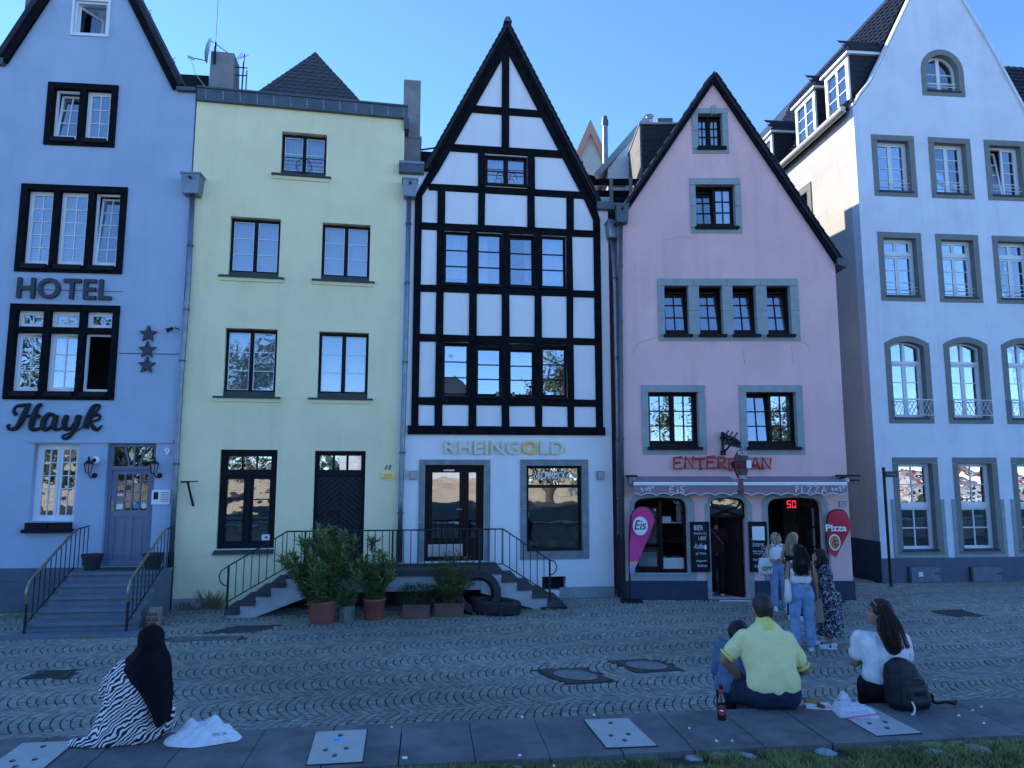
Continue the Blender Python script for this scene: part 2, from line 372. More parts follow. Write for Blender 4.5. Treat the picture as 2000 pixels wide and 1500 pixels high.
def stone_ring(win, o, i, m, y0=-.025, y1=.145, jl=1, name='stone_block', posts=()):
    """Stone surround in separate blocks with open joints: lintel, sill, jamb stones."""
    g = .004
    def blk(u0, u1, z0, z1): MB().box(u0 + g, u1 - g, y0 + random.uniform(-.003, .003), y1, z0 + g, z1 - g).build(name, m, win)
    ous = [o[0], (o[0] + o[1]) / 2, o[1]] if o[1] - o[0] > 2 else [o[0], o[1]]
    e = .007 + g        # the stones reach a little into the opening, so that they and not the plaster form the reveal
    for a, b in zip(ous, ous[1:]): blk(a, b, i[3] - e, o[3]); blk(a, b, o[2], i[2] + e)
    for a, b in [(o[0], i[0] + e), (i[1] - e, o[1])] + list(posts):
        zs = [i[2] + e + (i[3] - i[2] - 2 * e) * k / (jl + 1) for k in range(jl + 2)]
        for c, d in zip(zs, zs[1:]): blk(a, b, c, d)
def roof(house, apex, eL, eR, y0, y1, th, m, vm, vw=.14, over=.10, name='roof'):
    r = None
    for e, sgn in ((eL, -1), (eR, 1)):
        du, dz = apex[0] - e[0], apex[1] - e[1]; L = math.hypot(du, dz); n = (-dz / L * th * -sgn, abs(du) / L * th)
        n = (sgn * dz / L * th, abs(du) / L * th)
        pts = [e, apex, (apex[0], apex[1] + th * L / abs(du)), (e[0] + n[0], e[1] + n[1])]
        r = MB().prism(pts, y0 - over, y1).build(name, m, house)
        # verge board under the roof edge, a little proud of the wall
        k = vw; q = (-n[0] / th * k, -n[1] / th * k)
        MB().prism([(e[0] + q[0] * .98, e[1] + q[1] * .98), (apex[0], apex[1] - k * L / abs(du)), (apex[0], apex[1] - .004), (e[0], e[1] - .004)], y0 - over * .75, y0 - .012).build('verge_board', vm, house)
def body(house, u0, u1, zl, zr, dep, m, side_m=None):
    """Side walls, and a dark lining behind the windows."""
    MB().box(u0, u0 + .25, .32, dep, 0, zl).build('side_wall', side_m or m, house)
    MB().box(u1 - .25, u1, .32, dep, 0, zr).build('side_wall', side_m or m, house)
    MB().box(u0, u1, dep, dep + .25, 0, min(zl, zr)).build('back_wall', m, house)
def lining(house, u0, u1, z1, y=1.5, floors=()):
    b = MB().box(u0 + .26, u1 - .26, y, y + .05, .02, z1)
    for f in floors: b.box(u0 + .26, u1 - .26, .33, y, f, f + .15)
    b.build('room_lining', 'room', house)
def pipe(house, pts, r, brz, hop=None, m='zinc', lower=None):
    o = MB().tube(pts, r, 10).build('drainpipe', m, house, smooth=True)
    for z in brz:
        i = max(k for k in range(len(pts)) if pts[k][2] >= z) if pts[0][2] > z else 0
        a, b = Vector(pts[i]), Vector(pts[min(i + 1, len(pts) - 1)]); t = 0 if abs(a.z - b.z) < 1e-6 else (a.z - z) / (a.z - b.z); c = a.lerp(b, t)
        MB().tube([c + Vector((0, 0, -.02)), c + Vector((0, 0, .02))], r * 1.25, 10).box(c.x - .012, c.x + .012, c.y, c.y + r + .06, c.z - .012, c.z + .012).build('pipe_bracket', 'lead', o)
    if lower: MB().tube(lower, r * 1.12, 10).build('standpipe', 'iron', o)
    if hop:
        u, y, z0, z1, w = hop
        b = MB().cube8([(u - w * .40, y - w * .35, z0), (u + w * .40, y - w * .35, z0), (u + w * .40, y + w * .35, z0), (u - w * .40, y + w * .35, z0),
                        (u - w * .48, y - w * .42, z1 - .04), (u + w * .48, y - w * .42, z1 - .04), (u + w * .48, y + w * .42, z1 - .04), (u - w * .48, y + w * .42, z1 - .04)])
        b.box(u - w * .54, u + w * .54, y - w * .48, y + w * .44, z1 - .04, z1); b.build('rain_hopper', m, o)
        MB().tube([(u, y - w * .42, z1 - .12), (u, y - w * .42 - .06, z1 - .13)], .03, 10).build('overflow_spout', 'iron', o)
    return o
def tiles(parent, name, m, o, ud, vd, rows, cols, w, h, keep=None, th=.02, lap=1.35, round_=False, limit=300, jit=.012, stag=True, clamp=None, pan=0.):
    """Overlapping slates or tiles laid on a slope: o origin (lower corner), ud along the row, vd up the slope."""
    o, ud, vd = Vector(o), Vector(ud).normalized(), Vector(vd).normalized(); nn = ud.cross(vd).normalized()
    hw = w * .49; hh = h * lap
    if round_:
        pr = [(-hw, hh), (-hw, .35 * h), (-hw * .6, .1 * h), (0, 0), (hw * .6, .1 * h), (hw, .35 * h), (hw, hh)]
    else: pr = [(-hw, 0), (hw, 0), (hw, hh), (-hw, hh)]
    b = MB(); k = len(pr)
    b.add([(x, y, 0) for x, y in pr] + [(x, y, -th) for x, y in pr], [tuple(range(k))] + [(i, (i + 1) % k, (i + 1) % k + k, i + k)[::-1] for i in range(k)])
    if pan:
        b = MB(); xs = [-hw + 2 * hw * i / 6 for i in range(7)]; zz_ = [pan * math.sin(i / 6 * 2 * math.pi) for i in range(7)]
        b.add([(x, 0, z) for x, z in zip(xs, zz_)] + [(x, hh, z) for x, z in zip(xs, zz_)] + [(x, 0, z - th) for x, z in zip(xs, zz_)], [(i, i + 1, i + 8, i + 7) for i in range(6)] + [(i + 1, i, i + 14, i + 15) for i in range(6)])
    me = b.mesh(name); me.materials.append(MATS[m]); rest = MB(); cnt = 0; jobs = []
    for r in range(rows):
        for c in range(-1, cols + 1):
            u = (c + .5 + (.5 if stag and r % 2 else 0)) * w; v = r * h
            if keep and not keep(u, v): continue
            if not keep and not (0 <= u <= cols * w): continue
            jobs.append((u, v))
    for u, v in jobs:
        p = o + ud * u + vd * v + nn * (th * 1.3 + random.uniform(0, .004)); ang = math.atan2(th * 1.25, hh)
        B = Matrix((ud, vd, nn)).transposed().to_4x4()
        M = Matrix.Translation(p) @ B @ Matrix.Rotation(-ang, 4, 'X') @ Matrix.Rotation(random.gauss(0, jit), 4, 'Z')
        mm = me
        if clamp is not None:
            vs_ = [Vector(q_.co) for q_ in me.vertices]; cl_ = [min(max(u + q_.x, clamp(v + q_.y)[0]), clamp(v + q_.y)[1]) - u for q_ in vs_]
            if any(abs(a_ - q_.x) > 1e-5 for a_, q_ in zip(cl_, vs_)):
                mm = me.copy()
                for q_, a_ in zip(mm.vertices, cl_): q_.co.x = a_
        if cnt < limit:
            t = link(name, mm, parent); t.matrix_local = M; cnt += 1
        else: rest.add([v_.co for v_ in mm.vertices], [tuple(p_.vertices) for p_ in mm.polygons], M)
    if rest.v: rest.build(name + 's', m, parent, kind='stuff')

# ================================================================== BLUE HOTEL
hotel = plane_thing('hotel_building', 'tall blue plastered hotel house with black framed windows at the left edge', 'house', PB)
hu0, hu1 = -4.75, 0.
q = PB.uv
apx = (-2.38, 15.16); eL = q(13, 117); eR = q(354, 173)
eL = (-4.08, 11.62); eR = (-.34, 11.22)
def rr(p, a, b): return p.rect(a, b)
wB = dict(attic=rr(PB, (148, 1), (208, 69)), two=rr(PB, (98, 163), (222, 287)), three=rr(PB, (46, 361), (237, 534)), trans=rr(PB, (24.5, 595), (221, 780)), gr=rr(PB, (68, 866.5), (144, 1018)))
door = (-1.33, -.38, .875, 3.37)
wl_ = (-4.6, -3.55, 2.05, 3.37)    # ground floor window cut by the left picture edge
outl = [(hu0, 0), (hu1, 0), (hu1, 11.12), (eR[0] + .05, 11.12), (apx[0], apx[1] - .05), (eL[0] + .02, eL[1]), (hu0, eL[1] - .02)]
holes = [rectpts(*wB[k]) for k in wB] + [rectpts(*door), rectpts(*wl_)]
link('wall', slab(outl, holes, 0, .30), hotel, 'stucco_blue')
body(hotel, hu0, hu1, 11.5, 11.05, 9, 'stucco_blue'); lining(hotel, hu0, hu1, 12.4, 1.5, (.0, 3.6, 6.3, 9.2))
roof(hotel, apx, eL, eR, 0, .5, .10, 'slate', 'timber', .16, .12)
MB().box(-.38, .03, -.12, 1, 11.12, 11.2).build('eaves_gutter', 'lead', hotel); MB().box(hu0, eL[0] + .1, -.12, 1, 11.5, 11.64).build('eaves_gutter', 'lead', hotel)
b = MB()
for t in (.30, .36, .62, .9):
    b.tube(arcpts([(eR[0] + (apx[0] - eR[0]) * (1 - t) + .05, -.1, apx[1] + (eR[1] - apx[1]) * t + .1 + .05 * k) if k % 2 == 0 else (eR[0] + (apx[0] - eR[0]) * (1 - t) + .1, -.1, apx[1] + (eR[1] - apx[1]) * t + .1 + .05 * k) for k in range(4)], 3), .008, 5)
b.build('snow_hook', 'iron', hotel)
link('plinth', slab([(hu0, .0), (-1.62, .0), (-1.62, .87), (hu0, .87)], [rectpts(-4.6, -2.75, .05, .62)], -.03, .0), hotel, 'plinth_slate')
MB().box(-4.6, -2.75, -.016, .0, .05, .62).build('cellar_hatch', 'plinth_slate', hotel)
# plaster bands
b = MB().box(-1.24, -.03, -.012, 0, 5.245, 5.26).box(-3.2, -1.24, -.012, 0, 6.57, 6.58); b.build('plaster_joint', 'sign_grey', hotel)
MB().box(-2.9, -.04, -.035, 0, 3.375, 3.43).build('string_course', 'stucco_blue', hotel)
# attic window, left casement standing open
rc = wB['attic']; w = frame(hotel, rc, 'frame_white', .02, .045, .12)
MB().ring(rc[0] - .05, rc[1] + .05, rc[2] - .05, rc[3] + .05, .05, -.03, -.001).build('architrave', 'frame_white', w)
sash(w, rc[0] + .05, rc[1] - .05, rc[2] + .05, rc[3] - .05, .09, 1, 1, 'frame_white', .05, M=swing(rc[0] + .05, .09, 62))
# dark timber windows with white sashes
def hotel_window(key, n, cols, rows, states, zt=None):
    u0, u1, z0, z1 = wB[key]; fw = .13; mu = [u0 + (u1 - u0) * i / n for i in range(1, n)]
    w = MB(); w.ring(u0 - .02, u1 + .02, z0 - .02, z1 + .02, fw, -.045, .16)
    zz = [(z0 + fw - .02, z1 - fw + .02)] if zt is None else [(z0 + fw - .02, zt - .06), (zt + .06, z1 - fw + .02)]
    for m_ in mu:
        for a, c in zz: w.box(m_ - .06, m_ + .06, -.04, .155, a, c)
    if zt is not None: w.box(u0 + fw - .02, u1 - fw + .02, -.042, .15, zt - .06, zt + .06)
    w = w.build('window', 'timber', hotel)
    ed = [u0 + fw - .02] + [x for m_ in mu for x in (m_ - .06, m_ + .06)] + [u1 - fw + .02]
    for i in range(n):
        a, c = ed[2 * i], ed[2 * i + 1]; MB().box(a + .02, c - .02, -.10, -.046, z0 + .04, z0 + .14).build('flower_box_rail', 'frame_black', w)
        zb, zt_ = zz[0]; zb += .06
        MB().ring(a, c, zb, zt_, .045, .09, .14).build('inner_frame', 'frame_white', w)
        st = states[i]; M = None
        if st and st[0] == 'tilt': M = tilt(0, .12, zb + .04, st[1])
        if st and st[0] == 'swing': M = swing(a + .045, .12, st[1])
        if st and st[0] == 'open': M = swing(c - .045, .12, -st[1])
        sash(w, a + .045, c - .045, zb + .045, zt_ - .045, .10, cols, rows, 'frame_white', .04, .02, M=M)
        if zt is not None:
            MB().ring(a, c, zz[1][0], zz[1][1], .045, .09, .14).build('inner_frame', 'frame_white', w)
            sash(w, a + .045, c - .045, zz[1][0] + .045, zz[1][1] - .045, .10, 2, 1, 'frame_white', .04, .02)
        cw = (c - a) * .3
        if not (st and st[0] == 'open'):
            curtain(w, a + .02, a + .02 + cw, zb, zt_, .30, 'curtain_tan' if key != 'two' else 'curtain_tan', gather=.1); 
            if key != 'trans': curtain(w, c - .02 - cw, c - .02, zb, zt_, .30, 'curtain', gather=.1)
    return w
hotel_window('two', 2, 2, 3, [('tilt', 7), None])
hotel_window('three', 3, 2, 5, [None, None, ('tilt', 5)])
hotel_window('trans', 3, 2, 3, [('swing', 14), ('swing', 9), ('open', 78)], zt=PB.uv(120, 645)[1] - .0)
rc = wB['gr']; w = frame(hotel, rc, 'frame_white', .14, .06, .09)
um = (rc[0] + rc[1]) / 2
for a, c in ((rc[0] + .06, um - .004), (um + .004, rc[1] - .06)): sash(w, a, c, rc[2] + .06, rc[3] - .06, .16, 2, 5, 'frame_white', .055, .02, g='glass_old')
MB().box(rc[0] - .05, rc[1] + .02, -.16, .02, rc[2] - .22, rc[2] - .15).build('sill', 'frame_black', w)
for a, c in ((rc[0], um - .01), (um + .01, rc[1] - .02)): MB().box(a, c, -.13, -.001, rc[2] - .15, rc[2] - .02).build('planter_box', 'frame_black', w)
curtain(w, rc[0] + .08, rc[0] + .5, rc[2] + .5, rc[3] - .06, .34, 'curtain_tan')
w = frame(hotel, wl_, 'frame_white', .14, .06, .09); sash(w, wl_[0] + .06, wl_[1] - .06, wl_[2] + .06, wl_[3] - .06, .16, 2, 4, 'frame_white', .055, .02)
# door with transom light
du0, du1, dz0, dz1 = door; tz = 2.83
d = MB().box(du0, du0 + .07, .10, .22, dz0, dz1).box(du1 - .07, du1, .10, .22, dz0, dz1).box(du0 + .07, du1 - .07, .10, .22, dz1 - .07, dz1).box(du0 + .07, du1 - .07, .09, .21, tz, tz + .07)
d = d.build('door_frame', 'door_grey', hotel)
a0, a1 = du0 + .07, du1 - .07
lb = MB().ring(a0, a1, dz0 + .01, tz, .10, .13, .18); lb.box(a0 + .1, a1 - .1, .13, .18, dz0 + .99, dz0 + 1.12); lb.box(a0 + .1, a1 - .1, .15, .17, dz0 + .11, dz0 + .99); lb.box((a0 + a1) / 2 - .05, (a0 + a1) / 2 + .05, .13, .148, dz0 + .11, dz0 + .99)
dl = lb.build('door', 'door_grey', hotel)
for a, c in ((a0 + .16, (a0 + a1) / 2 - .11), ((a0 + a1) / 2 + .11, a1 - .16)): MB().box(a, c, .138, .149, dz0 + .2, dz0 + .9).build('door_panel', 'door_grey', dl)
g0, g1 = dz0 + 1.12, tz - .10
b = MB()
for i in range(1, 4):
    uu = a0 + .1 + (a1 - a0 - .2) * i / 4; b.box(uu - .014, uu + .014, .132, .178, g0, g1); zz = g0 + (g1 - g0) * i / 4; b.box(a0 + .1, a1 - .1, .136, .174, zz - .013, zz + .013)
b.build('glazing_bar', 'door_grey', dl)
for i in range(4):
    for k in range(4): pane(dl, a0 + .1 + (a1 - a0 - .2) * i / 4, a0 + .1 + (a1 - a0 - .2) * (i + 1) / 4, g0 + (g1 - g0) * k / 4, g0 + (g1 - g0) * (k + 1) / 4, .155, 'glass_dim')
curtain(dl, a0 + .1, a1 - .1, g0, g1, .21, 'curtain_brown', .012, .06)
st = MB().box(a0 + .12, a0 + .24, .130, .1315, g0 + .30, g0 + .33); st.build('sticker', 'paper', dl)
for (x, z, s, m_) in ((.11, .16, .13, 'door_grey'), (.11, .02, .13, 'paper')): MB().box(a0 + x, a0 + x + .13, .130, .1315, g0 + z, g0 + z + .11).build('sticker', m_, dl)
mat('sticker_blue', (.05, .30, .55), .5)
for x, m_ in ((.50, 'sticker_blue'), (.66, 'paper')): MB().lathe([(.055, 0), (.055, .002)], 18, M=Matrix.Translation((a0 + x, .1315, g0 + .09)) @ Matrix.Rotation(R(90), 4, 'X')).build('sticker', m_, dl)
MB().box(a0 + .02, a0 + .07, .11, .13, dz0 + 1.1, dz0 + 1.32).tube([(a0 + .045, .12, dz0 + 1.22), (a0 + .045, .08, dz0 + 1.22), (a0 + .13, .08, dz0 + 1.22)], .011, 6).build('door_handle', 'brass', dl)
b = MB()
for x0, x1 in ((-.12, -.19), (.0, .0), (.15, .22)): b.bar(((a0 + a1) / 2 + x1 * 1.0, dz1 - .07), ((a0 + a1) / 2 + x0 * .7, tz + .07), .025, .13, .17)
b.build('transom_bar', 'door_grey', d); pane(d, a0, a1, tz + .07, dz1 - .07, .155, 'glass_dim'); curtain(d, a0, a1, tz + .07, dz1 - .07, .21, 'curtain_brown', .012, .06)
# wall lanterns, camera, intercom
def lantern(house, u, z):
    o = MB().lathe([(.04, 0), (.055, .02), (.045, .05)], 14, M=Matrix.Translation((u, 0, z - .12)) @ Matrix.Rotation(R(90), 4, 'X')).tube(arcpts([(u, -.04, z - .12), (u - .02, -.10, z - .17), (u - .06, -.14, z - .10)]), .012, 6)
    c = (u - .07, -.15, z)
    o.lathe([(.02, -.09), (.05, -.07)], 6, c).lathe([(.10, .11), (.09, .13), (.03, .19), (.02, .21), (.028, .23), (.004, .27)], 6, c)
    for k in range(6):
        th = 2 * math.pi * k / 6; o.tube([(c[0] + .05 * math.cos(th), c[1] + .05 * math.sin(th), z - .07), (c[0] + .085 * math.cos(th), c[1] + .085 * math.sin(th), z + .115)], .008, 5)
    o = o.build('wall_lantern', 'iron', house); MB().lathe([(.044, -.068), (.078, .11)], 6, c).build('lantern_glass', 'lamp_glass', o)
lantern(hotel, PB.uv(186, 920)[0], 2.83); lantern(hotel, PB.uv(313, 920)[0], 2.83)
cm = MB().ball((PB.uv(190, 898)[0], -.06, 3.02), .085, 14, 10).build('security_camera', 'white_paint', hotel, smooth=True); MB().ball((PB.uv(190, 898)[0], -.12, 3.02), .045).build('camera_lens', 'black', cm, smooth=True)
u0, u1, z0, z1 = PB.rect((298, 957), (332, 985)); ic = MB().box(u0, u1, -.035, 0, z0, z1).build('intercom', 'white_paint', hotel)
MB().box(u0 + .04, u0 + .13, -.037, -.035, z0 + .1, z1 - .04).build('intercom_screen', 'black', ic)
for k in range(6): MB().box(u0 + .18, u1 - .02, -.037, -.035, z1 - .06 - k * .035, z1 - .048 - k * .035).build('bell_plate', 'sign_grey', ic)
sp = q(345, 643); MB().tube([(sp[0] + .06, 0, sp[1]), (sp[0], -.12, sp[1] + .01)], .012, 6).lathe([(.03, 0), (.05, .14)], 10, M=Matrix.Translation((sp[0] - .02, -.14, sp[1])) @ Matrix.Rotation(R(-115), 4, 'Y')).build('spotlight', 'iron', hotel)
# drainpipe between the blue and the yellow house
pt = lambda x, y: q(x, y)
pu = [pt(374, 383), pt(366, 560), pt(352, 740), pt(340, 950), pt(333, 1077)]
pipe(hotel, [(u + .05, -.09, z) for u, z in pu], .055, (7.6, 6.2, 5.1, 2.95), hop=(pu[0][0] + .06, -.14, q(375, 386)[1], q(375, 347)[1], .40), lower=[(pu[-1][0] + .05, -.09, pu[-1][1]), (pu[-1][0] + .05, -.09, 0.02)])
# grey slated neighbour further left; unseen wall and roof added to shade the street
nb = plane_thing('neighbour_house', 'grey slate clad house corner behind the blue gable, cut by the left picture edge', 'house', PB, -4.77)
MB().box(-15, -.25, .3, 10, 0, 11.4).build('wall', 'stucco_grey_white', nb)
for i in range(6):
    for zz in (1.2, 4.2, 7.2): wn_ = MB().ring(-14 + 2.3 * i, -12.8 + 2.3 * i, zz, zz + 1.6, .08, .24, .299).build('window', 'frame_white', nb); pane(wn_, -13.92 + 2.3 * i, -12.88 + 2.3 * i, zz + .08, zz + 1.52, .28, 'glass')
MB().prism([(-.3, 11.4), (-15, 11.4), (-11, 15), (-4, 15)], .2, 9.5).build('roof', 'slate', nb)
MB().box(-.25, 1.4, 2.2, 8, 11.4, 15.2).build('dormer', 'slate_light', nb)
# lettering on the hotel
def star(u, z, r, ri=.45): return [(u + (r if k % 2 == 0 else r * ri) * math.sin(math.pi * k / 5), z + (r if k % 2 == 0 else r * ri) * math.cos(math.pi * k / 5)) for k in range(10)]
hs = plane_thing('hotel_sign', 'dark raised capitals reading HOTEL between two hotel windows', 'sign', PB, 0, -.012)
u0, _z = q(38, 541); u1, _y = q(219, 585); letters(hs, 'HOTEL', u0, u1, q(100, 583)[1], q(100, 544)[1], .06, 'sign_grey', 0, .022, .10)
for i, (x, y) in enumerate(((291, 653), (289, 684), (288, 714))):
    u, z = q(x, y); s = plane_thing('wall_star', ['topmost of three dark stars fixed on the blue wall', 'middle one of three dark stars on the blue wall', 'lowest of three dark stars on the blue wall'][i], 'star', PB, u, 0, z, 'three hotel stars')
    MB().prism(star(0, 0, .19), -.06, -.01).build('star_plate', 'sign_grey', s)
hk = plane_thing('hotel_name_sign', 'black script letters reading Hayk above the ground floor window', 'sign', PB, 0, -.015)
def script(paths, px0, py0, name, m='sign_black', sc=3.75, ox=0, oy=500):
    b = MB()
    for P in paths:
        pts = []; rs = []
        for x, y, w in P: u, z = q(ox + x / sc, oy + y / sc); pts.append((u, -.03, z)); rs.append(w / sc / 2 * .0105)
        sp_ = arcpts(pts, 5); rr_ = [rs[min(i // 5, len(rs) - 1)] * (1 - (i % 5) / 5) + rs[min(i // 5 + 1, len(rs) - 1)] * ((i % 5) / 5) for i in range(len(sp_))]
        b.tube(sp_, rr_, 8, flat=1)
    for v in range(len(b.v)): x, y, z = b.v[v]; b.v[v] = (x, -.03 + (y + .03) * .6, z)
    return b.build(name, m, hk)
script([[(130, 1165, 30), (112, 1140, 26), (125, 1105, 20), (170, 1095, 26), (235, 1090, 22)], [(220, 1092, 30), (190, 1150, 46), (160, 1215, 46), (125, 1262, 34), (80, 1268, 22), (66, 1245, 24), (85, 1238, 16)],
        [(318, 1088, 22), (285, 1105, 36), (260, 1170, 48), (240, 1225, 48), (238, 1262, 36), (275, 1272, 26), (330, 1245, 12)], [(185, 1180, 14), (245, 1168, 18), (300, 1172, 18), (290, 1190, 10)]], 0, 0, 'letter')
script([[(405, 1168, 26), (365, 1162, 32), (330, 1205, 46), (325, 1255, 40), (350, 1272, 28), (390, 1240, 24), (418, 1180, 22)], [(425, 1165, 34), (405, 1225, 46), (408, 1262, 34), (440, 1270, 22), (475, 1240, 10)]], 0, 0, 'letter')
script([[(500, 1166, 36), (480, 1220, 46), (485, 1262, 36), (520, 1265, 24), (555, 1225, 24), (575, 1170, 30)], [(592, 1164, 34), (570, 1230, 42), (540, 1290, 32), (505, 1332, 22), (475, 1338, 20), (470, 1318, 18), (510, 1300, 12), (580, 1275, 10), (615, 1250, 8)]], 0, 0, 'letter')
script([[(640, 1240, 14), (690, 1170, 22), (735, 1110, 18), (725, 1092, 18), (690, 1110, 36), (655, 1180, 46), (630, 1262, 46)], [(650, 1200, 20), (700, 1165, 24), (735, 1170, 24), (735, 1195, 18), (690, 1212, 16), (675, 1220, 14), (690, 1255, 34), (720, 1272, 26), (755, 1240, 10)]], 0, 0, 'letter')
n9 = plane_thing('house_number', 'white house number 9 beside the hotel door', 'house number', PB, 0, 0)
fit_text('9', q(322, 876)[0], q(333, 876)[0], q(328, 889)[1], q(328, 875)[1], .03, -.005, .03, parent=n9, m='white_paint', name='numeral')
# ================================================================== YELLOW HOUSE
yel = plane_thing('yellow_house', 'plain yellow plastered house with a lead parapet, number 11', 'house', PY)
q = PY.uv
yu0, yu1 = -4.56, -.005
WY = dict(top=PY.rect((551, 256), (636, 347)), a=PY.rect((451, 422), (544, 543)), b=PY.rect((630, 434), (721, 551)), c=PY.rect((441, 640), (537, 776)), d=PY.rect((623.6, 647), (717.4, 779)), g=PY.rect((431, 878), (534.7, 1071)))
ydoor = (q(614.7, 900)[0], q(714, 900)[0], .84, q(660, 880.7)[1])
zp = 10.93
link('wall', slab([(yu0, 0), (yu1, 0), (yu1, zp), (yu0, zp)], [rectpts(*WY[k]) for k in WY] + [rectpts(*ydoor)], 0, .30), yel, 'stucco_yellow')
body(yel, yu0, yu1, zp, zp, 9, 'stucco_yellow'); lining(yel, yu0, yu1, zp - .1, 1.2, (.0, 3.5, 6.2, 8.9))
MB().box(yu0 + .01, yu1 + .06, -.10, .35, zp, zp + .27).box(yu0 + .01, yu1 + .07, -.13, .36, zp + .27, zp + .31).build('parapet_cladding', 'lead', yel)
b = MB()
for k in range(13): uu = yu0 + .2 + k * .36; b.prism([(uu, zp + .02), (uu + .025, zp + .02), (uu + .005, zp + .25), (uu - .02, zp + .25)], -.108, -.10)
b.build('lead_seam', 'zinc', yel)
MB().box(yu1 - .02, yu1 + .1, -.1, .3, zp - .26, zp + .0).build('parapet_end', 'lead', yel)
MB().box(yu0, yu1, .3, 9, zp - .12, zp).build('flat_roof', 'lead', yel)
def ywin(key, rows, kind, bars='frame_white'):
    u0, u1, z0, z1 = WY[key]; w = frame(yel, (u0, u1, z0, z1 - .02), 'frame_black', .12, .035, .1, mull=((u0 + u1) / 2,)); um = (u0 + u1) / 2; zb = z0 + .16
    MB().box(u0 + .0, u1 - .0, .08, .12, z0, z0 + .12).build('frame_foot', 'frame_green', w)
    for a, c in ((u0 + .035, um - .018), (um + .018, u1 - .035)):
        MB().ring(a, c, zb - .025, z1 - .055, .025, .125, .17).build('sash', 'frame_black', w)
        sash(w, a + .025, c - .025, zb, z1 - .08, .13, 1, rows, 'frame_white', .012, .016, g='glass_blind')
        if kind == 'curtain': curtain(w, a, c, z0 + .08, z1 - .05, .28, 'curtain', .016, .075)
        elif kind == 'blind': blind(w, a, c, z0 + .08, z1 - .05, .30)
    MB().box(u0 - .18, u1 + .12, -.09, .05, z0 - .035, z0).build('sill', 'frame_green', w)
    MB().box(u0 - .16, u1 + .10, -.035, .0, z0 - .11, z0 - .035).build('sill_bed', 'stucco_yellow', w)
    return w
w = ywin('top', 2, 'curtain'); u0, u1, z0, z1 = WY['top']; um = (u0 + u1) / 2
MB().tube([(u0 + .02, .06, z0 + .44), (u1 - .02, .06, z0 + .44)], .011, 6).tube([(u0 + .02, .06, z0 + .27), (u1 - .02, .06, z0 + .27)], .006, 5).tube([(um + .17 * math.cos(t / 20 * 6.2832), .06, z0 + .26 + .17 * math.sin(t / 20 * 6.2832)) for t in range(20)], .008, 5, closed=True).build('guard_rail', 'iron', w)
ywin('a', 3, 'blind'); ywin('b', 3, 'blind'); ywin('c', 3, 'blind'); ywin('d', 3, 'blind')
u0, u1, z0, z1 = WY['g']; tz = q(480, 926)[1]; w = frame(yel, (u0, u1, z0, z1), 'frame_black', .1, .09, .1, trans=(tz,)); um = (u0 + u1) / 2
MB().box(um - .04, um + .04, .09, .2, z0 + .09, tz - .045).build('mullion', 'frame_black', w)
sash(w, u0 + .09, u1 - .09, tz + .045, z1 - .09, .13, 3, 1, 'frame_black', .05, .035, g='glass_old')
for a, c in ((u0 + .09, um - .04), (um + .04, u1 - .09)): sash(w, a, c, z0 + .09, tz - .045, .13, 1, 3, 'frame_black', .06, .025, g='glass_old')
b = MB()
for zz in (z1 - .27, z0 + .62, z0 + 1.17): b.box(u0 + .12, u1 - .12, .26, .27, zz, zz + .012)
b.build('inner_shelf', 'paper', w); MB().box(u0 + .1, u1 - .1, .45, .46, z0 + .08, z0 + .6).build('blind', 'curtain_tan', w)
MB().cube8([(u0 - .06, -.09, z0 - .10), (u1 + .0, -.09, z0 - .10), (u1 + .0, .09, z0 - .10), (u0 - .06, .09, z0 - .10), (u0 - .02, -.05, z0 - .02), (u1, -.05, z0 - .02), (u1, .09, z0), (u0 - .02, .09, z0)]).build('sill', 'frame_green', w)
nt = MB().box(u1 - .27, u1 - .11, .118, .121, z0 + .16, z0 + .28).build('notice', 'paper', w); MB().ball((u1 - .18, .117, z0 + .22), (.03, .002, .022)).build('notice_camera', 'black', w)
# chevron boarded door
u0, u1, z0, z1 = ydoor; tz = q(660, 925)[1]; d = MB().box(u0, u0 + .06, .1, .2, z0, z1).box(u1 - .06, u1, .1, .2, z0, z1).box(u0 + .06, u1 - .06, .1, .2, z1 - .07, z1).box(u0 + .06, u1 - .06, .09, .2, tz - .05, tz + .05).build('door_frame', 'frame_black', yel)
b = MB(); a0, a1 = u0 + .06, u1 - .06
for i in range(3):
    pane(d, a0 + .04 + (a1 - a0 - .08) * i / 3, a0 + .04 + (a1 - a0 - .08) * (i + 1) / 3, tz + .06, z1 - .08, .16, 'glass')
b.ring(a0, a1, tz + .05, z1 - .07, .03, .13, .18)
for i in (1, 2): uu = a0 + .04 + (a1 - a0 - .08) * i / 3; b.box(uu - .025, uu + .025, .13, .18, tz + .08, z1 - .1)
b.box(a0 + .03, a1 - .03, .168, .172, (tz + z1) / 2 - .012, (tz + z1) / 2 + .0).build('transom_bar', 'frame_black', d); blind(d, a0, a1, tz + .05, z1 - .07, .24)
dl = MB().box(a0, a1, .165, .19, z0 + .01, tz - .05).build('door', 'frame_black', yel)
dc = (a0 + a1) / 2; pw = .095; s2 = 1.0
k = 0
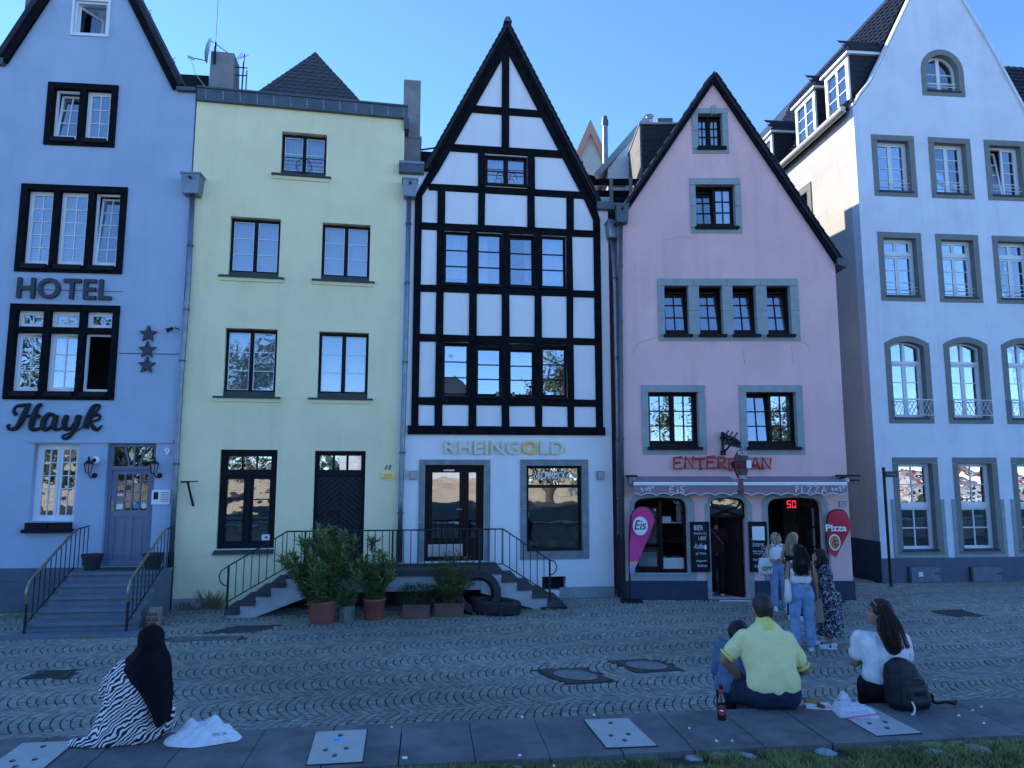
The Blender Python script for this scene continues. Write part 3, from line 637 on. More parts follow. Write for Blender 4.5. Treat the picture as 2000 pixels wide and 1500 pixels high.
for k in range(-16, 30):
    zc = z0 + k * pw * 1.25          # board centre line crosses the middle of the door at zc, falls outward at 40 degrees
    for sg, e in ((-1, a0), (1, a1)):
        dx = abs(e - dc); sl = .84; hh = pw * 1.25 / 2 - .010
        P = [(dc + sg * .004, zc - hh), (e, zc - hh - dx * sl), (e, zc + hh - dx * sl), (dc + sg * .004, zc + hh)]
        lo, hi = z0 + .015, tz - .055
        def clip(P, z, up):
            out = []
            for i in range(len(P)):
                A, B_ = P[i], P[(i + 1) % len(P)]; ia = (A[1] >= z) if up else (A[1] <= z); ib = (B_[1] >= z) if up else (B_[1] <= z)
                if ia: out.append(A)
                if ia != ib: t = (z - A[1]) / (B_[1] - A[1]); out.append((A[0] + (B_[0] - A[0]) * t, z))
            return out
        P = clip(clip(P, lo, True), hi, False) if True else P
        if len(P) > 2 and max(p[1] for p in P) - min(p[1] for p in P) > .01: MB().prism(P, .14 + random.uniform(0, .003), .1645).build('door_board', 'door_dark', dl)
MB().ring(dc - .17, dc - .08, z0 + 1.02, z0 + 1.14, .015, .12, .14).tube([(dc - .16, .11, z0 + 1.1), (dc - .09, .11, z0 + 1.1)], .01, 6).build('door_handle', 'iron', dl)
MB().lathe([(.03, 0), (.03, .02)], 10, M=Matrix.Translation((a0 + .08, .14, z0 + .95)) @ Matrix.Rotation(R(90), 4, 'X')).build('door_lock', 'iron', dl)
MB().box(yu0 + .06, -3.6, -.028, 0, 0, .22).box(-1.7, -.05, -.028, 0, 0, .3).build('plinth', 'plinth_grey', yel)
bq = q(372, 940); MB().box(bq[0] - .12, bq[0] + .05, -.28, -.22, bq[1] - .03, bq[1] + .01).tube([(bq[0] + .0, -.24, bq[1]), (bq[0] + .08, 0, q(377, 988)[1])], .028, 4).tube([(bq[0], -.25, bq[1]), (bq[0] + .15, 0, bq[1])], .012, 6).build('awning_bracket', 'iron', yel)
n = plane_thing('house_number', 'dark slanted house number 11 right of the boarded door', 'house number', PY)
fit_text('11', q(752, 912)[0], q(764, 912)[0], q(757, 917)[1], q(757, 908)[1], .015, -.005, .02, .3, parent=n, m='sign_black', name='numeral')
pl = plane_thing('brass_plate', 'small brass plate with engraved lines under the number 11', 'plate', PY)
u0, u1, z0, z1 = PY.rect((744.5, 923.5), (771, 937)); MB().box(u0, u1, -.02, 0, z0, z1).build('plate_face', 'gold', pl)
for t, zc in (('Eingang', .62), ('Ankerplatz 9-11', .26)): pass
fit_text('Eingang', u0 + .06, u1 - .06, z0 + .08, z0 + .115, .004, -.021, parent=pl, m='sign_black'); fit_text('Ankerwerft 9-11', u0 + .02, u1 - .02, z0 + .025, z0 + .06, .004, -.021, parent=pl, m='sign_black')
# chimney, dish, slated pyramid roof
dep = 1.1; cu0, cz1 = PY.uv(410, 99, dep); cu1, cz0 = PY.uv(457, 180, dep)
ch = MB().cube8([(cu0, dep, zp), (cu1, dep, zp), (cu1 + .05, dep + .55, zp), (cu0, dep + .55, zp), (cu0 + .03, dep, cz1), (cu1 - .04, dep, cz1), (cu1 - .02, dep + .55, cz1), (cu0 + .03, dep + .55, cz1)]).build('chimney', 'concrete', yel)
b = MB()
xx = cu1 + .14
b.tube([(xx, dep + .1, zp + .1), (xx + .03, dep + .1, cz1 + .05)], .018, 6).tube([(xx + .1, dep + .1, zp + .0), (xx + .11, dep + .1, cz1 - .35)], .014, 6)
for z_ in (cz1 - .3, cz1 - .5): b.tube([(cu1 - .05, dep + .1, z_), (xx + .12, dep + .1, z_ + .01)], .014, 6)
for k in range(4): b.tube([(xx - .16 + .05 * k, dep + .1, cz1 - .12 + .03 * k), (xx + .02 + .05 * k, dep - .1, cz1 - .02 - .02 * k)], .006, 5)
ae = plane_thing('roof_antenna', 'thin rooftop antenna on the right side of the dish chimney', 'antenna', PY); b.build('antenna_rods', 'iron', ae)
dq = PY.uv(407, 98, 1.0); ds = plane_thing('satellite_dish', 'round white satellite dish fixed to the grey chimney', 'satellite dish', PY, dq[0], 1.0, dq[1])
MB().lathe([(.02, .07), (.12, .05), (.24, .02), (.30, -.02), (.305, -.01), (.24, .035), (.1, .075)], 24, M=Matrix.Rotation(R(-72), 4, 'Z') @ Matrix.Rotation(R(84), 4, 'X')).build('reflector', 'dish', ds, smooth=True)
an = PY.uv(372, 112, .5); MB().tube([(.0, 0, -.28), (an[0] - dq[0], -.5, an[1] - dq[1])], .012, 6).build('feed_arm', 'zinc', ds)
MB().tube([(an[0] - dq[0] - .06, -.5, an[1] - dq[1] + .02), (an[0] - dq[0] + .08, -.46, an[1] - dq[1] - .01)], .03, 8).build('receiver', 'dish', ds)
MB().tube(arcpts([(an[0] - dq[0], -.5, an[1] - dq[1]), (an[0] - dq[0] + .02, -.45, -.6), (an[0] - dq[0] + .12, -.3, -.85), (.0, 0, -.95)]), .008, 5).build('cable', 'paper', ds)
MB().tube([(.14, .05, -.3), (.14, .05, .25)], .025, 8).tube([(.14, .05, .2), (.15, .05, 2.6)], .008, 5).tube([(-.03, .05, .32), (.42, .05, .02)], .01, 5).build('mast', 'iron', ds)
pd = 4.0; ax, az = PY.uv(616, 103, pd); b0, _ = PY.uv(524, 190, pd); b1, _ = PY.uv(694, 200, pd); ax0 = PY.uv(616, 103, pd)
py_ = thing('slate_roof', 'steep slated pyramid roof rising behind the lead parapet', 'roof', PY.world(0, 0, 0), PY.a)
zb = zp - .5
hw = (az - zb); z19 = PY.uv(524, 190, pd)[1]; L0, L1 = ax - (ax - b0) * (az - zb) / (az - z19), ax + (b1 - ax) * (az - zb) / (az - z19); yb0, yb1 = pd - 1.6, pd + 1.6; A = (ax, pd, az)
core = MB().add([(L0, yb0, zb), (L1, yb0, zb), (L1, yb1, zb), (L0, yb1, zb), A], [(0, 1, 4), (1, 2, 4), (2, 3, 4), (3, 0, 4)]).build('roof_core', 'slate', py_)
vd = Vector((0, A[1] - yb0, A[2] - zb)); Ls = vd.length
def kp(u, v):
    t = v / Ls
    if zb + t * (az - zb) < z19 - .4: return False
    l = (ax - L0) * t; r = (L1 - L0) - (L1 - ax) * t; return l - .08 < u < r + .08 and t < .985
tiles(py_, 'slate_shingle', 'slate_mid', (L0, yb0, zb), (1, 0, 0), vd, int(Ls / .14), int((L1 - L0) / .22) + 1, .22, .14, keep=kp, th=.02, jit=.03, round_=True, clamp=lambda v: ((ax - L0) * min(1, v / Ls) - .02, (L1 - L0) - (L1 - ax) * min(1, v / Ls) + .02))
# drainpipe on the joint of the yellow and the timbered house
pu = [q(792, 390), q(787, 600), q(781, 800), q(775, 980), q(774, 1035)]
pipe(yel, [(u + .08, -.09, z) for u, z in pu], .055, (8.4, 7.0, 5.2, 3.2, 1.9), hop=(pu[0][0] + .09, -.16, q(795, 391)[1], q(795, 357)[1], .34), lower=[(pu[-1][0] + .08, -.09, pu[-1][1]), (pu[-1][0] + .08, -.09, .85)])

# ================================================================== TIMBERED HOUSE
tim = plane_thing('timbered_house', 'white half-timbered house with steep black gable in the middle', 'house', PH)
q = PH.uv
tu0, tu1 = -4.86, 0.
tap = (-2.442, 13.43); teL = (-4.31, 9.72); teR = (-.275, 9.15)
def zat(y, x=1000): return q(x, y)[1]
RW = lambda y: (zat(y))
# horizontal beam edges (z) measured at the middle of the house
zA = (zat(457), zat(443)); zB_ = (zat(576), zat(562.5)); zC = (zat(671), zat(657.5)); zD = (zat(793), zat(778.5)); zE = (zat(849.5), zat(833)); zF = (zat(381), zat(368)); zG = (zat(303), zat(289)); zH = (zat(226), zat(212.5))
ux = lambda x, y=620: q(x, y)[0]
posts = [(ux(807), ux(820.5)), (ux(851.5), ux(866)), (ux(916.5), ux(931)), (ux(980), ux(994.5)), (ux(1044), ux(1057.5)), (ux(1106.5), ux(1119)), (ux(1161), ux(1174.5))]
wins = []
for lo, hi in ((zB_[1], zA[0]), (zD[1], zC[0])):
    for k in range(1, 5): wins.append((posts[k][1] - .005, posts[k + 1][0] + .005, lo, hi - .0))
attic = (ux(947, 330), ux(1030, 330), zat(362), zat(305))
sdoor = (ux(829, 1000), ux(945.5, 1000), .84, zat(908, 890)); shop = PH.rect((1027.5, 909), (1138.7, 1076.5)); cel = PH.rect((1058.7, 1126.5), (1105, 1152.7))
out = [(tu0, 0), (tu1, 0), (tu1, 9.05), (teR[0] + .12, 9.05), (tap[0], tap[1] - .04), (teL[0], teL[1] - .02), (tu0, teL[1] - .1)]
link('wall', slab(out, [rectpts(*w_) for w_ in wins] + [rectpts(*attic), rectpts(*sdoor), rectpts(*shop), rectpts(*cel)], 0, .30), tim, 'stucco_white')
body(tim, tu0, tu1, 9.4, 9.0, 9, 'stucco_white'); lining(tim, tu0, tu1, 10.8, 1.3, (.0, 3.6, 6.1, 8.7))
MB().box(cel[0], cel[1], .22, .25, cel[2], cel[3]).build('cellar_window', 'frame_black', tim)
roof(tim, tap, teL, teR, 0, 9, .06, 'slate', 'timber', .08, .12)
# ragged slate ends along the verge
b = MB()
for e, sg in ((teL, -1), (teR, 1)):
    L = math.hypot(tap[0] - e[0], tap[1] - e[1]); N = int(L / .16)
    for k in range(N):
        t = k / N; x = e[0] + (tap[0] - e[0]) * t; z = e[1] + (tap[1] - e[1]) * t; dx, dz = (tap[0] - e[0]) / L, (tap[1] - e[1]) / L; nx, nz = sg * abs(dz), abs(dx)
        b.prism([(x + nx * .06, z + nz * .06), (x + dx * .19 + nx * .06, z + dz * .19 + nz * .06), (x + dx * .19 + nx * .075, z + dz * .19 + nz * .075), (x + nx * .095, z + nz * .095)], -.155, .25)
b.build('verge_slates', 'slate', tim, kind='stuff')
MB().prism([(tap[0] - .10, tap[1] + .08), (tap[0] + .10, tap[1] + .08), (tap[0] + .045, tap[1] + .20), (tap[0] - .045, tap[1] + .20)], -.2, .1).build('ridge_cap', 'lead', tim)
# timbers: each beam and post its own piece, standing proud of the plaster
Y0, Y1 = -.035, .0
def crook(o, ax):
    j = {}
    for v in o.data.vertices:
        k = (round(v.co.x, 3), round(v.co.z, 3)); j.setdefault(k, random.uniform(-.008, .008)); v.co[ax] += j[k]
    return o
def beam(u0, u1, z0, z1, y=Y0): return crook(MB().box(u0, u1, y + random.uniform(-.004, .004), Y1, z0, z1).build('beam', 'timber', tim), 2)
def post(u0, u1, z0, z1, y=Y0 - .006):
    return crook(MB().box(u0, u1, y + random.uniform(-.003, .003), Y1, z0, z1).build('post', 'timber', tim), 0)
beam(ux(796.5, 840), ux(1181, 840), zE[0], zE[1] + .0, -.06)
L_, R_ = posts[0][0], posts[-1][1]
post(*posts[0], zE[1], zat(383, 812)); post(*posts[-1], zE[1], zat(431, 1170))
for zz in (zA, zB_, zC, zD):
    for k in range(6):
        beam(posts[k][1], posts[k + 1][0], *zz)
for (lo, hi) in ((zE[1], zD[0]), (zC[1], zB_[0])):
    for k in range(1, 6): post(*posts[k], lo, hi)
for (lo, hi) in ((zD[1], zC[0]), (zB_[1], zA[0])):
    for k in range(1, 6): post(*posts[k], lo, hi)
for k in range(1, 6):
    for zz in (zA, zB_, zC, zD): post(posts[k][0] - .004, posts[k][1] + .004, *zz)
fp = [(ux(854, 400), ux(869, 400)), (ux(934, 400), ux(947, 400)), (ux(1030, 400), ux(1044, 400)), (ux(1106, 400), ux(1120, 400))]
for p in fp: post(*p, zA[1], zF[0])
# outer rafters inside the verge, and the kinked feet
def rafter_u(z, s):          # inner edge of the verge at height z
    e = teL if s < 0 else teR; return e[0] + (tap[0] - e[0]) * (z - e[1]) / (tap[1] - e[1])
rw = .17; RI = .27
def rin(z, s): return rafter_u(z, s) + (.19 + rw * 1.1) * (1 if s < 0 else -1)
for s in (-1, 1):
    zl, zh = (teL[1], 13.0) if s < 0 else (teR[1], 13.0)
    a = (rafter_u(zl, s) - s * .26, zl); c = (tap[0] + (-.085 if s < 0 else .085), tap[1] - .62)
    o = MB().prism([(rafter_u(zl, s) - s * .05, zl), (rafter_u(zl, s) - s * RI, zl), (tap[0], tap[1] - RI * 2.12), (tap[0], tap[1] - .10)], Y0 - .012, Y1).build('rafter', 'timber', tim)
    f = posts[0] if s < 0 else posts[-1]; fz = zat(383, 812) if s < 0 else zat(431, 1170)
    MB().prism([(f[0], fz - .004), (f[1], fz - .004), (rafter_u(zl, s) - s * RI if s < 0 else rafter_u(zl, s) - s * .05, zl + .0), (rafter_u(zl, s) - s * .05 if s < 0 else rafter_u(zl, s) - s * RI, zl + .0)], Y0 - .008, Y1).build('rafter_foot', 'timber', tim)
def inner(z, s): return (rafter_u(teL[1] if s < 0 else teR[1], s) - s * RI) + (tap[0] - (rafter_u(teL[1] if s < 0 else teR[1], s) - s * RI)) * (z - (teL[1] if s < 0 else teR[1])) / (tap[1] - RI * 2.12 - (teL[1] if s < 0 else teR[1]))
for zz in (zF, zG, zH):
    zm = (zz[0] + zz[1]) / 2; a, c = inner(zm, -1) - .03, inner(zm, 1) + .03
    ks = {zF: [a] + [x for p in fp for x in p if False] + [c]}.get(zz, [a, c])
    beam(ks[0], ks[-1], *zz, y=Y0 + .004)
kp_ = (ux(980, 250), ux(994, 250)); post(*kp_, zG[1], tap[1] - .42)
post(ux(934, 330), ux(947, 330), zF[1], zG[0]); post(ux(1030, 330), ux(1044, 330), zF[1], zG[0])
# plaster infill panels between the timbers, each a piece of its own
def infill(u0, u1, z0, z1): MB().box(u0 + .004, u1 - .004, -.009 + random.uniform(-.002, .002), .0005, z0 + .004, z1 - .004).build('infill_panel', 'stucco_white', tim)
for lo, hi in ((zE[1], zD[0]), (zC[1], zB_[0])):
    for k in range(6): infill(posts[k][1], posts[k + 1][0], lo, hi)
for lo, hi in ((zD[1], zC[0]), (zB_[1], zA[0])):
    for k in (0, 5): infill(posts[k][1], posts[k + 1][0], lo, hi)
for k in range(3): infill(fp[k][1], fp[k + 1][0], zA[1], zF[0])
# wooden pegs at the joints
b = MB()
for k in range(7):
    for zz in (zA, zB_, zC, zD):
        for du in (-.035, .035):
            for dz in (.1, .9): u = (posts[k][0] + posts[k][1]) / 2 + du; z = zz[0] + (zz[1] - zz[0]) * dz; b.box(u - .01, u + .01, -.056, -.03, z - .01, z + .01)
b.build('pegs', 'timber', tim, kind='stuff')
for i, (u0, u1, z0, z1) in enumerate(wins):
    hi = z1 - [.0, .0, .0, .0, .03, .11, .13, .06][i]
    w = frame(tim, (u0, u1, z0, z1), 'frame_black', .05, .024, .12)
    if z1 - hi > .02: MB().box(u0 + .024, u1 - .024, .06, .16, hi, z1 - .024).build('roller_shutter', 'frame_black', w)
    M = tilt(0, .12, z0 + .1, 2.5) if i in (2,) else None
    sash(w, u0 + .024, u1 - .024, z0 + .08, hi - .02, .09, 1, 3, 'frame_brown', .03, .026, barm='frame_brown', M=M)
    MB().box(u0 - .01, u1 + .01, -.075, .06, z0, z0 + .045).build('sill', 'frame_black', w)
    cl, ch_ = z0 + .05, z1 - .06
    if i in (0, 3): curtain(w, u0 + .07, u1 - .07, cl + .2, ch_, .26, 'curtain', .014, .07)
    if i == 1: curtain(w, u0 + .07, u0 + .28, cl + .1, ch_, .26, 'curtain', .014, .06)
    if i == 2: curtain(w, u1 - .2, u1 - .07, cl + .1, ch_, .26, 'curtain', .014, .06)
    if i == 4: blind(w, u0 + .06, u1 - .06, cl, ch_, .24); MB().prism(star(u0 + .19, ch_ - .24, .075, .3), .075, .082).build('window_star', 'paper', w)
    if i in (5, 6): MB().lathe([(.03, 0), (.034, .1)], 10, ((u1 - .1) if i == 5 else (u0 + .1), -.03, z0 + .046)).build('jar', 'stone_dark', w)
u0, u1, z0, z1 = attic; w = frame(tim, attic, 'frame_black', .04, .04, .12, mull=((u0 + u1) / 2,)); um = (u0 + u1) / 2
for a, c in ((u0 + .04, um - .02), (um + .02, u1 - .04)):
    sash(w, a, c, z0 + .04, z1 - .04, .08, 1, 2, 'frame_brown', .035, .025); curtain(w, a, c, z0 + .05, z1 - .05, .24, 'curtain', .014, .06)
b = MB().tube([(u0 - .03, -.06, z0 + .34), (u1 + .03, -.06, z0 + .34)], .01, 6)
for k in (-1, 1): b.tube(arcpts([(um + k * .07, -.06, z0 + .1), (um + k * .1, -.06, z0 + .26), (um + k * .22, -.06, z0 + .24), (um + k * .24, -.06, z0 + .1)]), .008, 5)
b.build('guard_rail', 'iron', w); MB().box(u0 - .06, u1 + .06, -.09, .04, z0 - .045, z0).build('sill', 'frame_black', w)
# stub gutters left and right, plaster piers
MB().box(-4.95, -4.38, -.16, .9, 9.60, 9.80).box(-.30, .34, -.16, .8, 8.98, 9.14).build('eaves_gutter', 'lead', tim)
MB().box(-4.95, -4.38, -.18, .9, 9.80, 9.86).build('eaves_gutter', 'zinc', tim)
# ground floor: shop door and window with stone surrounds
o_ = PH.rect((818.7, 897), (957, 1104)); i_ = sdoor
d = MB().ring(i_[0], i_[1], i_[2], i_[3], .07, .10, .2).build('door_frame', 'frame_brown', tim)
g = .004
for a, c, zl, zh in ((o_[0], o_[1], i_[3], o_[3]), (o_[0], i_[0], .84, 1.7), (o_[0], i_[0], 1.7, i_[3]), (i_[1], o_[1], .84, 1.55), (i_[1], o_[1], 1.55, i_[3])): MB().box(a + g, c - g, -.03, .09, zl + g, zh - g).build('stone_block', 'stone_dark', d)
us = q(907, 1000)[0]
for a, c, nm in ((i_[0] + .07, us - .004, 'door'), (us + .004, i_[1] - .07, 'side_light')):
    w = MB().ring(a, c, i_[2] + .07, i_[3] - .07, .10, .13, .18); w.box(a + .1, c - .1, .135, .175, i_[2] + .17, i_[2] + .5); w = w.build(nm, 'frame_brown', tim); pane(w, a + .1, c - .1, i_[2] + .5, i_[3] - .17, .155, 'glass_shop')
    if nm == 'door':
        MB().box(a + .02, c - .02, .118, .129, i_[2] + .1, i_[2] + .36).build('kick_plate', 'steel', w); MB().tube([(c - .05, .13, i_[2] + 1.12), (c - .05, .08, i_[2] + 1.12), (c - .16, .08, i_[2] + 1.12)], .012, 6).build('door_handle', 'steel', w)
        MB().box(a + .34, a + .58, .10, .12, i_[3] - .135, i_[3] - .105).build('door_closer', 'steel', w)
        sg_ = MB().box(a + .34, a + .52, .19, .20, i_[2] + 1.55, i_[2] + 1.95).build('shop_card', 'black', w); fit_text('HEI', a + .36, a + .5, i_[2] + 1.7, i_[2] + 1.82, .004, .188, parent=w, m='paper')
o_ = PH.rect((1015.5, 896.8), (1151, 1091)); i_ = shop
w = frame(tim, shop, 'frame_brown', .10, .07, .1, trans=(zat(950, 1080),), name='shop_window'); stone_ring(w, o_, i_, 'stone_dark', -.03, .09, 1)
pane(w, i_[0] + .07, i_[1] - .07, i_[2] + .07, zat(950, 1080) - .035, .15, 'glass_shop'); pane(w, i_[0] + .07, i_[1] - .07, zat(950, 1080) + .035, i_[3] - .07, .15, 'glass_old')
fit_text('SCHMUCK', q(1053, 930)[0], q(1108, 930)[0], zat(936, 1080), zat(921, 1080), .006, .14, .02, parent=w, m='white_paint', name='window_lettering')
for k in range(5): MB().box(i_[0] + .2 + k * .42, i_[0] + .38 + k * .42, .5, .7, i_[2] + .06, i_[2] + .14 + .05 * (k % 2)).build('display_stand', 'stone_dark', w)
for x in (807, 1171.5):
    u, z = q(x, 928); o = MB().box(u - .075, u + .075, -.10, .0, z - .09, z + .09).box(u - .08, u + .08, -.105, .0, z + .09, z + .10).build('wall_lamp', 'zinc', tim); MB().box(u - .06, u + .06, -.104, -.10, z - .075, z + .075).build('lamp_glass', 'lamp_glass', o)
MB().box(-1.25, -.02, -.02, 0, 0, .24).build('plinth', 'plinth_grey', tim)
rs = plane_thing('shop_sign', 'pale gold capitals reading RHEINGOLD above the jewellery shop', 'sign', PH, 0, -.02)
letters(rs, 'RHEINGOLD', q(868, 875)[0], q(1101, 875)[0], zat(886.5, 985), zat(860.5, 985), .04, 'gold_pale', 0, .02, .13)
for k, o in enumerate(rs.children):
    if k == 6: o.data.materials.clear(); o.data.materials.append(MATS['gold_deep']); o['label'] = 'letter O in brighter gold'
pu = [q(1190, 466), q(1195, 560), q(1200, 800), q(1203, 1043)]
pipe(tim, [(u + .05, -.1, z) for u, z in pu], .055, (7.3, 5.4, 3.5, 2.2), hop=(pu[0][0] + .05, -.16, q(1191, 470)[1], q(1191, 438)[1], .33), lower=[(pu[-1][0] + .05, -.1, pu[-1][1]), (pu[-1][0] + .05, -.1, .02)])
# tall grey chimney standing on the party wall
dep = .6; c0, z1 = PH.uv(789, 155, dep); c1, _ = PH.uv(823, 158, dep); zm = PH.uv(806, 268, dep)[1]
ch = thing('chimney_stack', 'tall narrow grey chimney between the yellow and the timbered house', 'chimney', PH.world(0, 0, 0), PH.a)
MB().box(c0, c1 - .01, dep, dep + .5, zm, z1).build('upper_shaft', 'concrete', ch); MB().box(c0 + .02, c1 + .01, dep - .03, dep + .53, 9.7, zm).box(c0 + .0, c1 + .03, dep - .05, dep + .55, zm - .04, zm + .012).build('lower_shaft', 'concrete', ch)
MB().tube([(c1, dep + .2, PH.uv(825, 286, dep)[1]), (PH.uv(858, 285, .2)[0], .3, PH.uv(858, 284, .2)[1])], .022, 8).build('stay_rod', 'iron', ch)
# ================================================================== PINK HOUSE
pink = plane_thing('pink_house', 'pink plastered gabled house with grey stone window frames, number 13', 'house', PK)
q = PK.uv; ku0, ku1 = -.03, 4.965
kap = (2.296, 12.16); keL = (.10, 8.86); keR = (5.06, 7.56)
def K2(a, b): return PK.rect(a, b)
wk1o, wk1i = K2((1350, 211.6), (1424, 300.4)), K2((1361.5, 221.5), (1413, 291))
wk2o, wk2i = K2((1345.5, 348), (1450, 456)), K2((1357, 360), (1438, 446))
w4o = K2((1283, 544), (1564, 666)); w4i = [K2((a, 557.5), (c, 656.5)) for a, c in ((1296, 1347.5), (1363.5, 1414), (1429, 1480), (1495.5, 1547.5))]
w4i = [(a, b_, w4i[0][2], w4i[0][3]) for a, b_, _, _ in w4i]
wlo, wli = K2((1252, 752), (1381, 888)), K2((1265, 765), (1367, 876)); wro, wri = K2((1442, 752), (1573, 888)), K2((1456, 765), (1559.5, 876))
gz1 = q(1290, 971)[1]
gl = (q(1239, 1040)[0], q(1343, 1040)[0], q(1290, 1118)[1], gz1); gd = (q(1387, 1040)[0], q(1459, 1040)[0], .02, gz1); gr = (q(1501, 1040)[0], q(1607, 1040)[0], q(1550, 1119)[1], gz1)
out = [(ku0, 0), (ku1, 0), (ku1, keR[1] - .02), (kap[0], kap[1] - .04), (keL[0], keL[1] - .02), (ku0, keL[1] - .06)]
wh = [rectpts(*w_) for w_ in (wk1i, wk2i, wli, wri, *w4i)] + [roundtop(*gl, .19, .03), roundtop(*gd, .17, .03), roundtop(*gr, .20, .03)]
link('wall', slab(out, wh, 0, .32), pink, 'stucco_pink')
body(pink, ku0, ku1, 8.8, 7.5, 10, 'stucco_pink')
b = MB().box(.3, 4.7, 3.2, 3.3, .02, 10.5)
for f in (3.15, 5.3, 7.7): b.box(.25, 4.7, .33, 3.2, f, f + .15)
b.build('room_lining', 'room', pink); MB().box(.25, 4.7, .3, 3.2, -.02, .03).build('shop_floor', 'stone_dark', pink)
roof(pink, kap, keL, keR, 0, 10, .06, 'slate', 'timber', .09, .11)
b = MB()
L = math.hypot(kap[0] - keL[0], kap[1] - keL[1]); N = int(L / .15); dx, dz = (kap[0] - keL[0]) / L, (kap[1] - keL[1]) / L
b2 = MB()
for k in range(N):
    t = k / N; x = keL[0] + (kap[0] - keL[0]) * t; z = keL[1] + (kap[1] - keL[1]) * t
    for j in range(6):
        b.prism([(x - dz * .062, z + dx * .062), (x + dx * .2 - dz * .062, z + dz * .2 + dx * .062), (x + dx * .2 - dz * .08, z + dz * .2 + dx * .08), (x - dz * .10, z + dx * .10)], -.15 + j * .3 + (.15 if k % 2 else 0), -.15 + j * .3 + .292 + (.15 if k % 2 else 0))
b.build('roof_slates', 'slate_light', pink, kind='stuff')
b = MB(); L = math.hypot(kap[0] - keR[0], kap[1] - keR[1]); N = int(L / .2)
for k in range(N):
    t = k / N; x = keR[0] + (kap[0] - keR[0]) * t; z = keR[1] + (kap[1] - keR[1]) * t; dx, dz = (kap[0] - keR[0]) / L, (kap[1] - keR[1]) / L
    b.prism([(x + dz * .062, z - dx * .062), (x + dx * .24 + dz * .062, z + dz * .24 - dx * .062), (x + dx * .24 + dz * .075, z + dz * .24 - dx * .075), (x + dz * .095, z - dx * .095)], -.145, .3)
b.build('verge_slates', 'slate', pink, kind='stuff')
MB().cube8([(keR[0] - .1, -.15, keR[1] - .04), (keR[0] + .10, -.15, keR[1] - .12), (keR[0] + .10, 6, keR[1] - .12), (keR[0] - .1, 6, keR[1] - .04), (keR[0] - .1, -.15, keR[1] + .1), (keR[0] + .20, -.15, keR[1] + .1), (keR[0] + .20, 6, keR[1] + .1), (keR[0] - .1, 6, keR[1] + .1)]).build('eaves_gutter', 'lead', pink)
MB().tube([(kap[0] - .06, -.02, kap[1] - .95), (kap[0] - .06, -.04, kap[1] - .75), (kap[0] + .02, -.04, kap[1] - .72), (kap[0] + .02, -.02, kap[1] - .95)], .012, 5).build('wall_hook', 'stone_trim', pink)
# stains and old repairs on the plaster, as thin render patches
mat('stucco_patch', (.50, .33, .40), .95, var=.1, vs=2, streak=.35)
mat('crack', (.48, .31, .34), .95)
for P in ([(1238, 690), (1239, 682), (1246, 672), (1262, 666), (1280, 660)], [(1455, 712), (1453, 700), (1452, 690), (1449, 678)], [(1549, 708), (1547, 690), (1546, 676)], [(1582, 680), (1574, 670), (1566, 667)], [(1300, 470), (1330, 462), (1350, 466)]):
    MB().tube(arcpts([(q(*p_)[0], -.001, q(*p_)[1]) for p_ in P], 3), .007, 4, flat=.3).build('plaster_crack', 'crack', pink)
def kwin(o, i, bays, jl=1, sill=True, y=.15):
    w = frame(pink, i, 'frame_brown', y, .035, .1, mull=[(i[0] + i[1]) / 2] if len(bays) == 2 else ())
    if o: stone_ring(w, o, i, 'stone_trim', -.022, .145, jl)
    um = (i[0] + i[1]) / 2; sp = [(i[0] + .035, um - .018), (um + .018, i[1] - .035)] if len(bays) == 2 else [(i[0] + .035, i[1] - .035)]
    for (a, c), (cols, rows, st) in zip(sp, bays):
        M = None
        if st and st[0] == 'tilt': M = tilt(0, y + .03, i[2] + .14, st[1])
        if st and st[0] == 'swing': M = swing(a, y + .03, st[1])
        sash(w, a, c, i[2] + .14, i[3] - .05, y + .03, cols, rows, 'frame_brown', .04, .026, M=M)
    if sill: MB().box(i[0] - .03, i[1] + .05, -.10, y - .001, i[2] - .03, i[2] + .035).build('sill', 'frame_black', w)
    MB().box(i[0], i[1], y - .03, y, i[2] + .035, i[2] + .13).build('frame_foot', 'frame_brown', w)
    return w
w = kwin(wk1o, wk1i, [(2, 3, None), (2, 3, None)]); curtain(w, wk1i[0] + .05, wk1i[1] - .05, wk1i[2] + .1, wk1i[3] - .06, .32, 'curtain', .012, .06)
w = kwin(wk2o, wk2i, [(2, 3, ('tilt', 7)), (2, 3, None)]); blind(w, (wk2i[0] + wk2i[1]) / 2 + .03, wk2i[1] - .05, wk2i[2] + .1, wk2i[3] - .06, .30)
first = None
for n_, i in enumerate(w4i):
    w = kwin(None, i, [(2, 3, ('tilt', 8.5))]); first = first or w
g = .004
zl, zh = w4o[2], w4o[3]; it, ib = w4i[0][3], w4i[0][2]
for a, c in zip([w4o[0]] + [(w4i[k][1] + w4i[k + 1][0]) / 2 for k in range(3)], [(w4i[k][1] + w4i[k + 1][0]) / 2 for k in range(3)] + [w4o[1]]):
    for z0, z1 in ((it - .011, zh), (zl, ib + .011)): MB().box(a + g, c - g, -.022 + random.uniform(-.003, .003), .145, z0 + g, z1 - g).build('stone_block', 'stone_trim', first)
for a, c in [(w4o[0], w4i[0][0] + .011), (w4i[0][1] - .011, w4i[1][0] + .011), (w4i[1][1] - .011, w4i[2][0] + .011), (w4i[2][1] - .011, w4i[3][0] + .011), (w4i[3][1] - .011, w4o[1])]:
    zm = (ib + it) / 2
    for z0, z1 in ((ib + .011, zm), (zm, it - .011)): MB().box(a + g, c - g, -.022 + random.uniform(-.003, .003), .145, z0 + g, z1 - g).build('stone_block', 'stone_trim', first)
kwin(wlo, wli, [(2, 3, None), (2, 3, ('swing', 4.5))]); kwin(wro, wri, [(2, 3, ('tilt', 6)), (2, 3, ('swing', 4))])
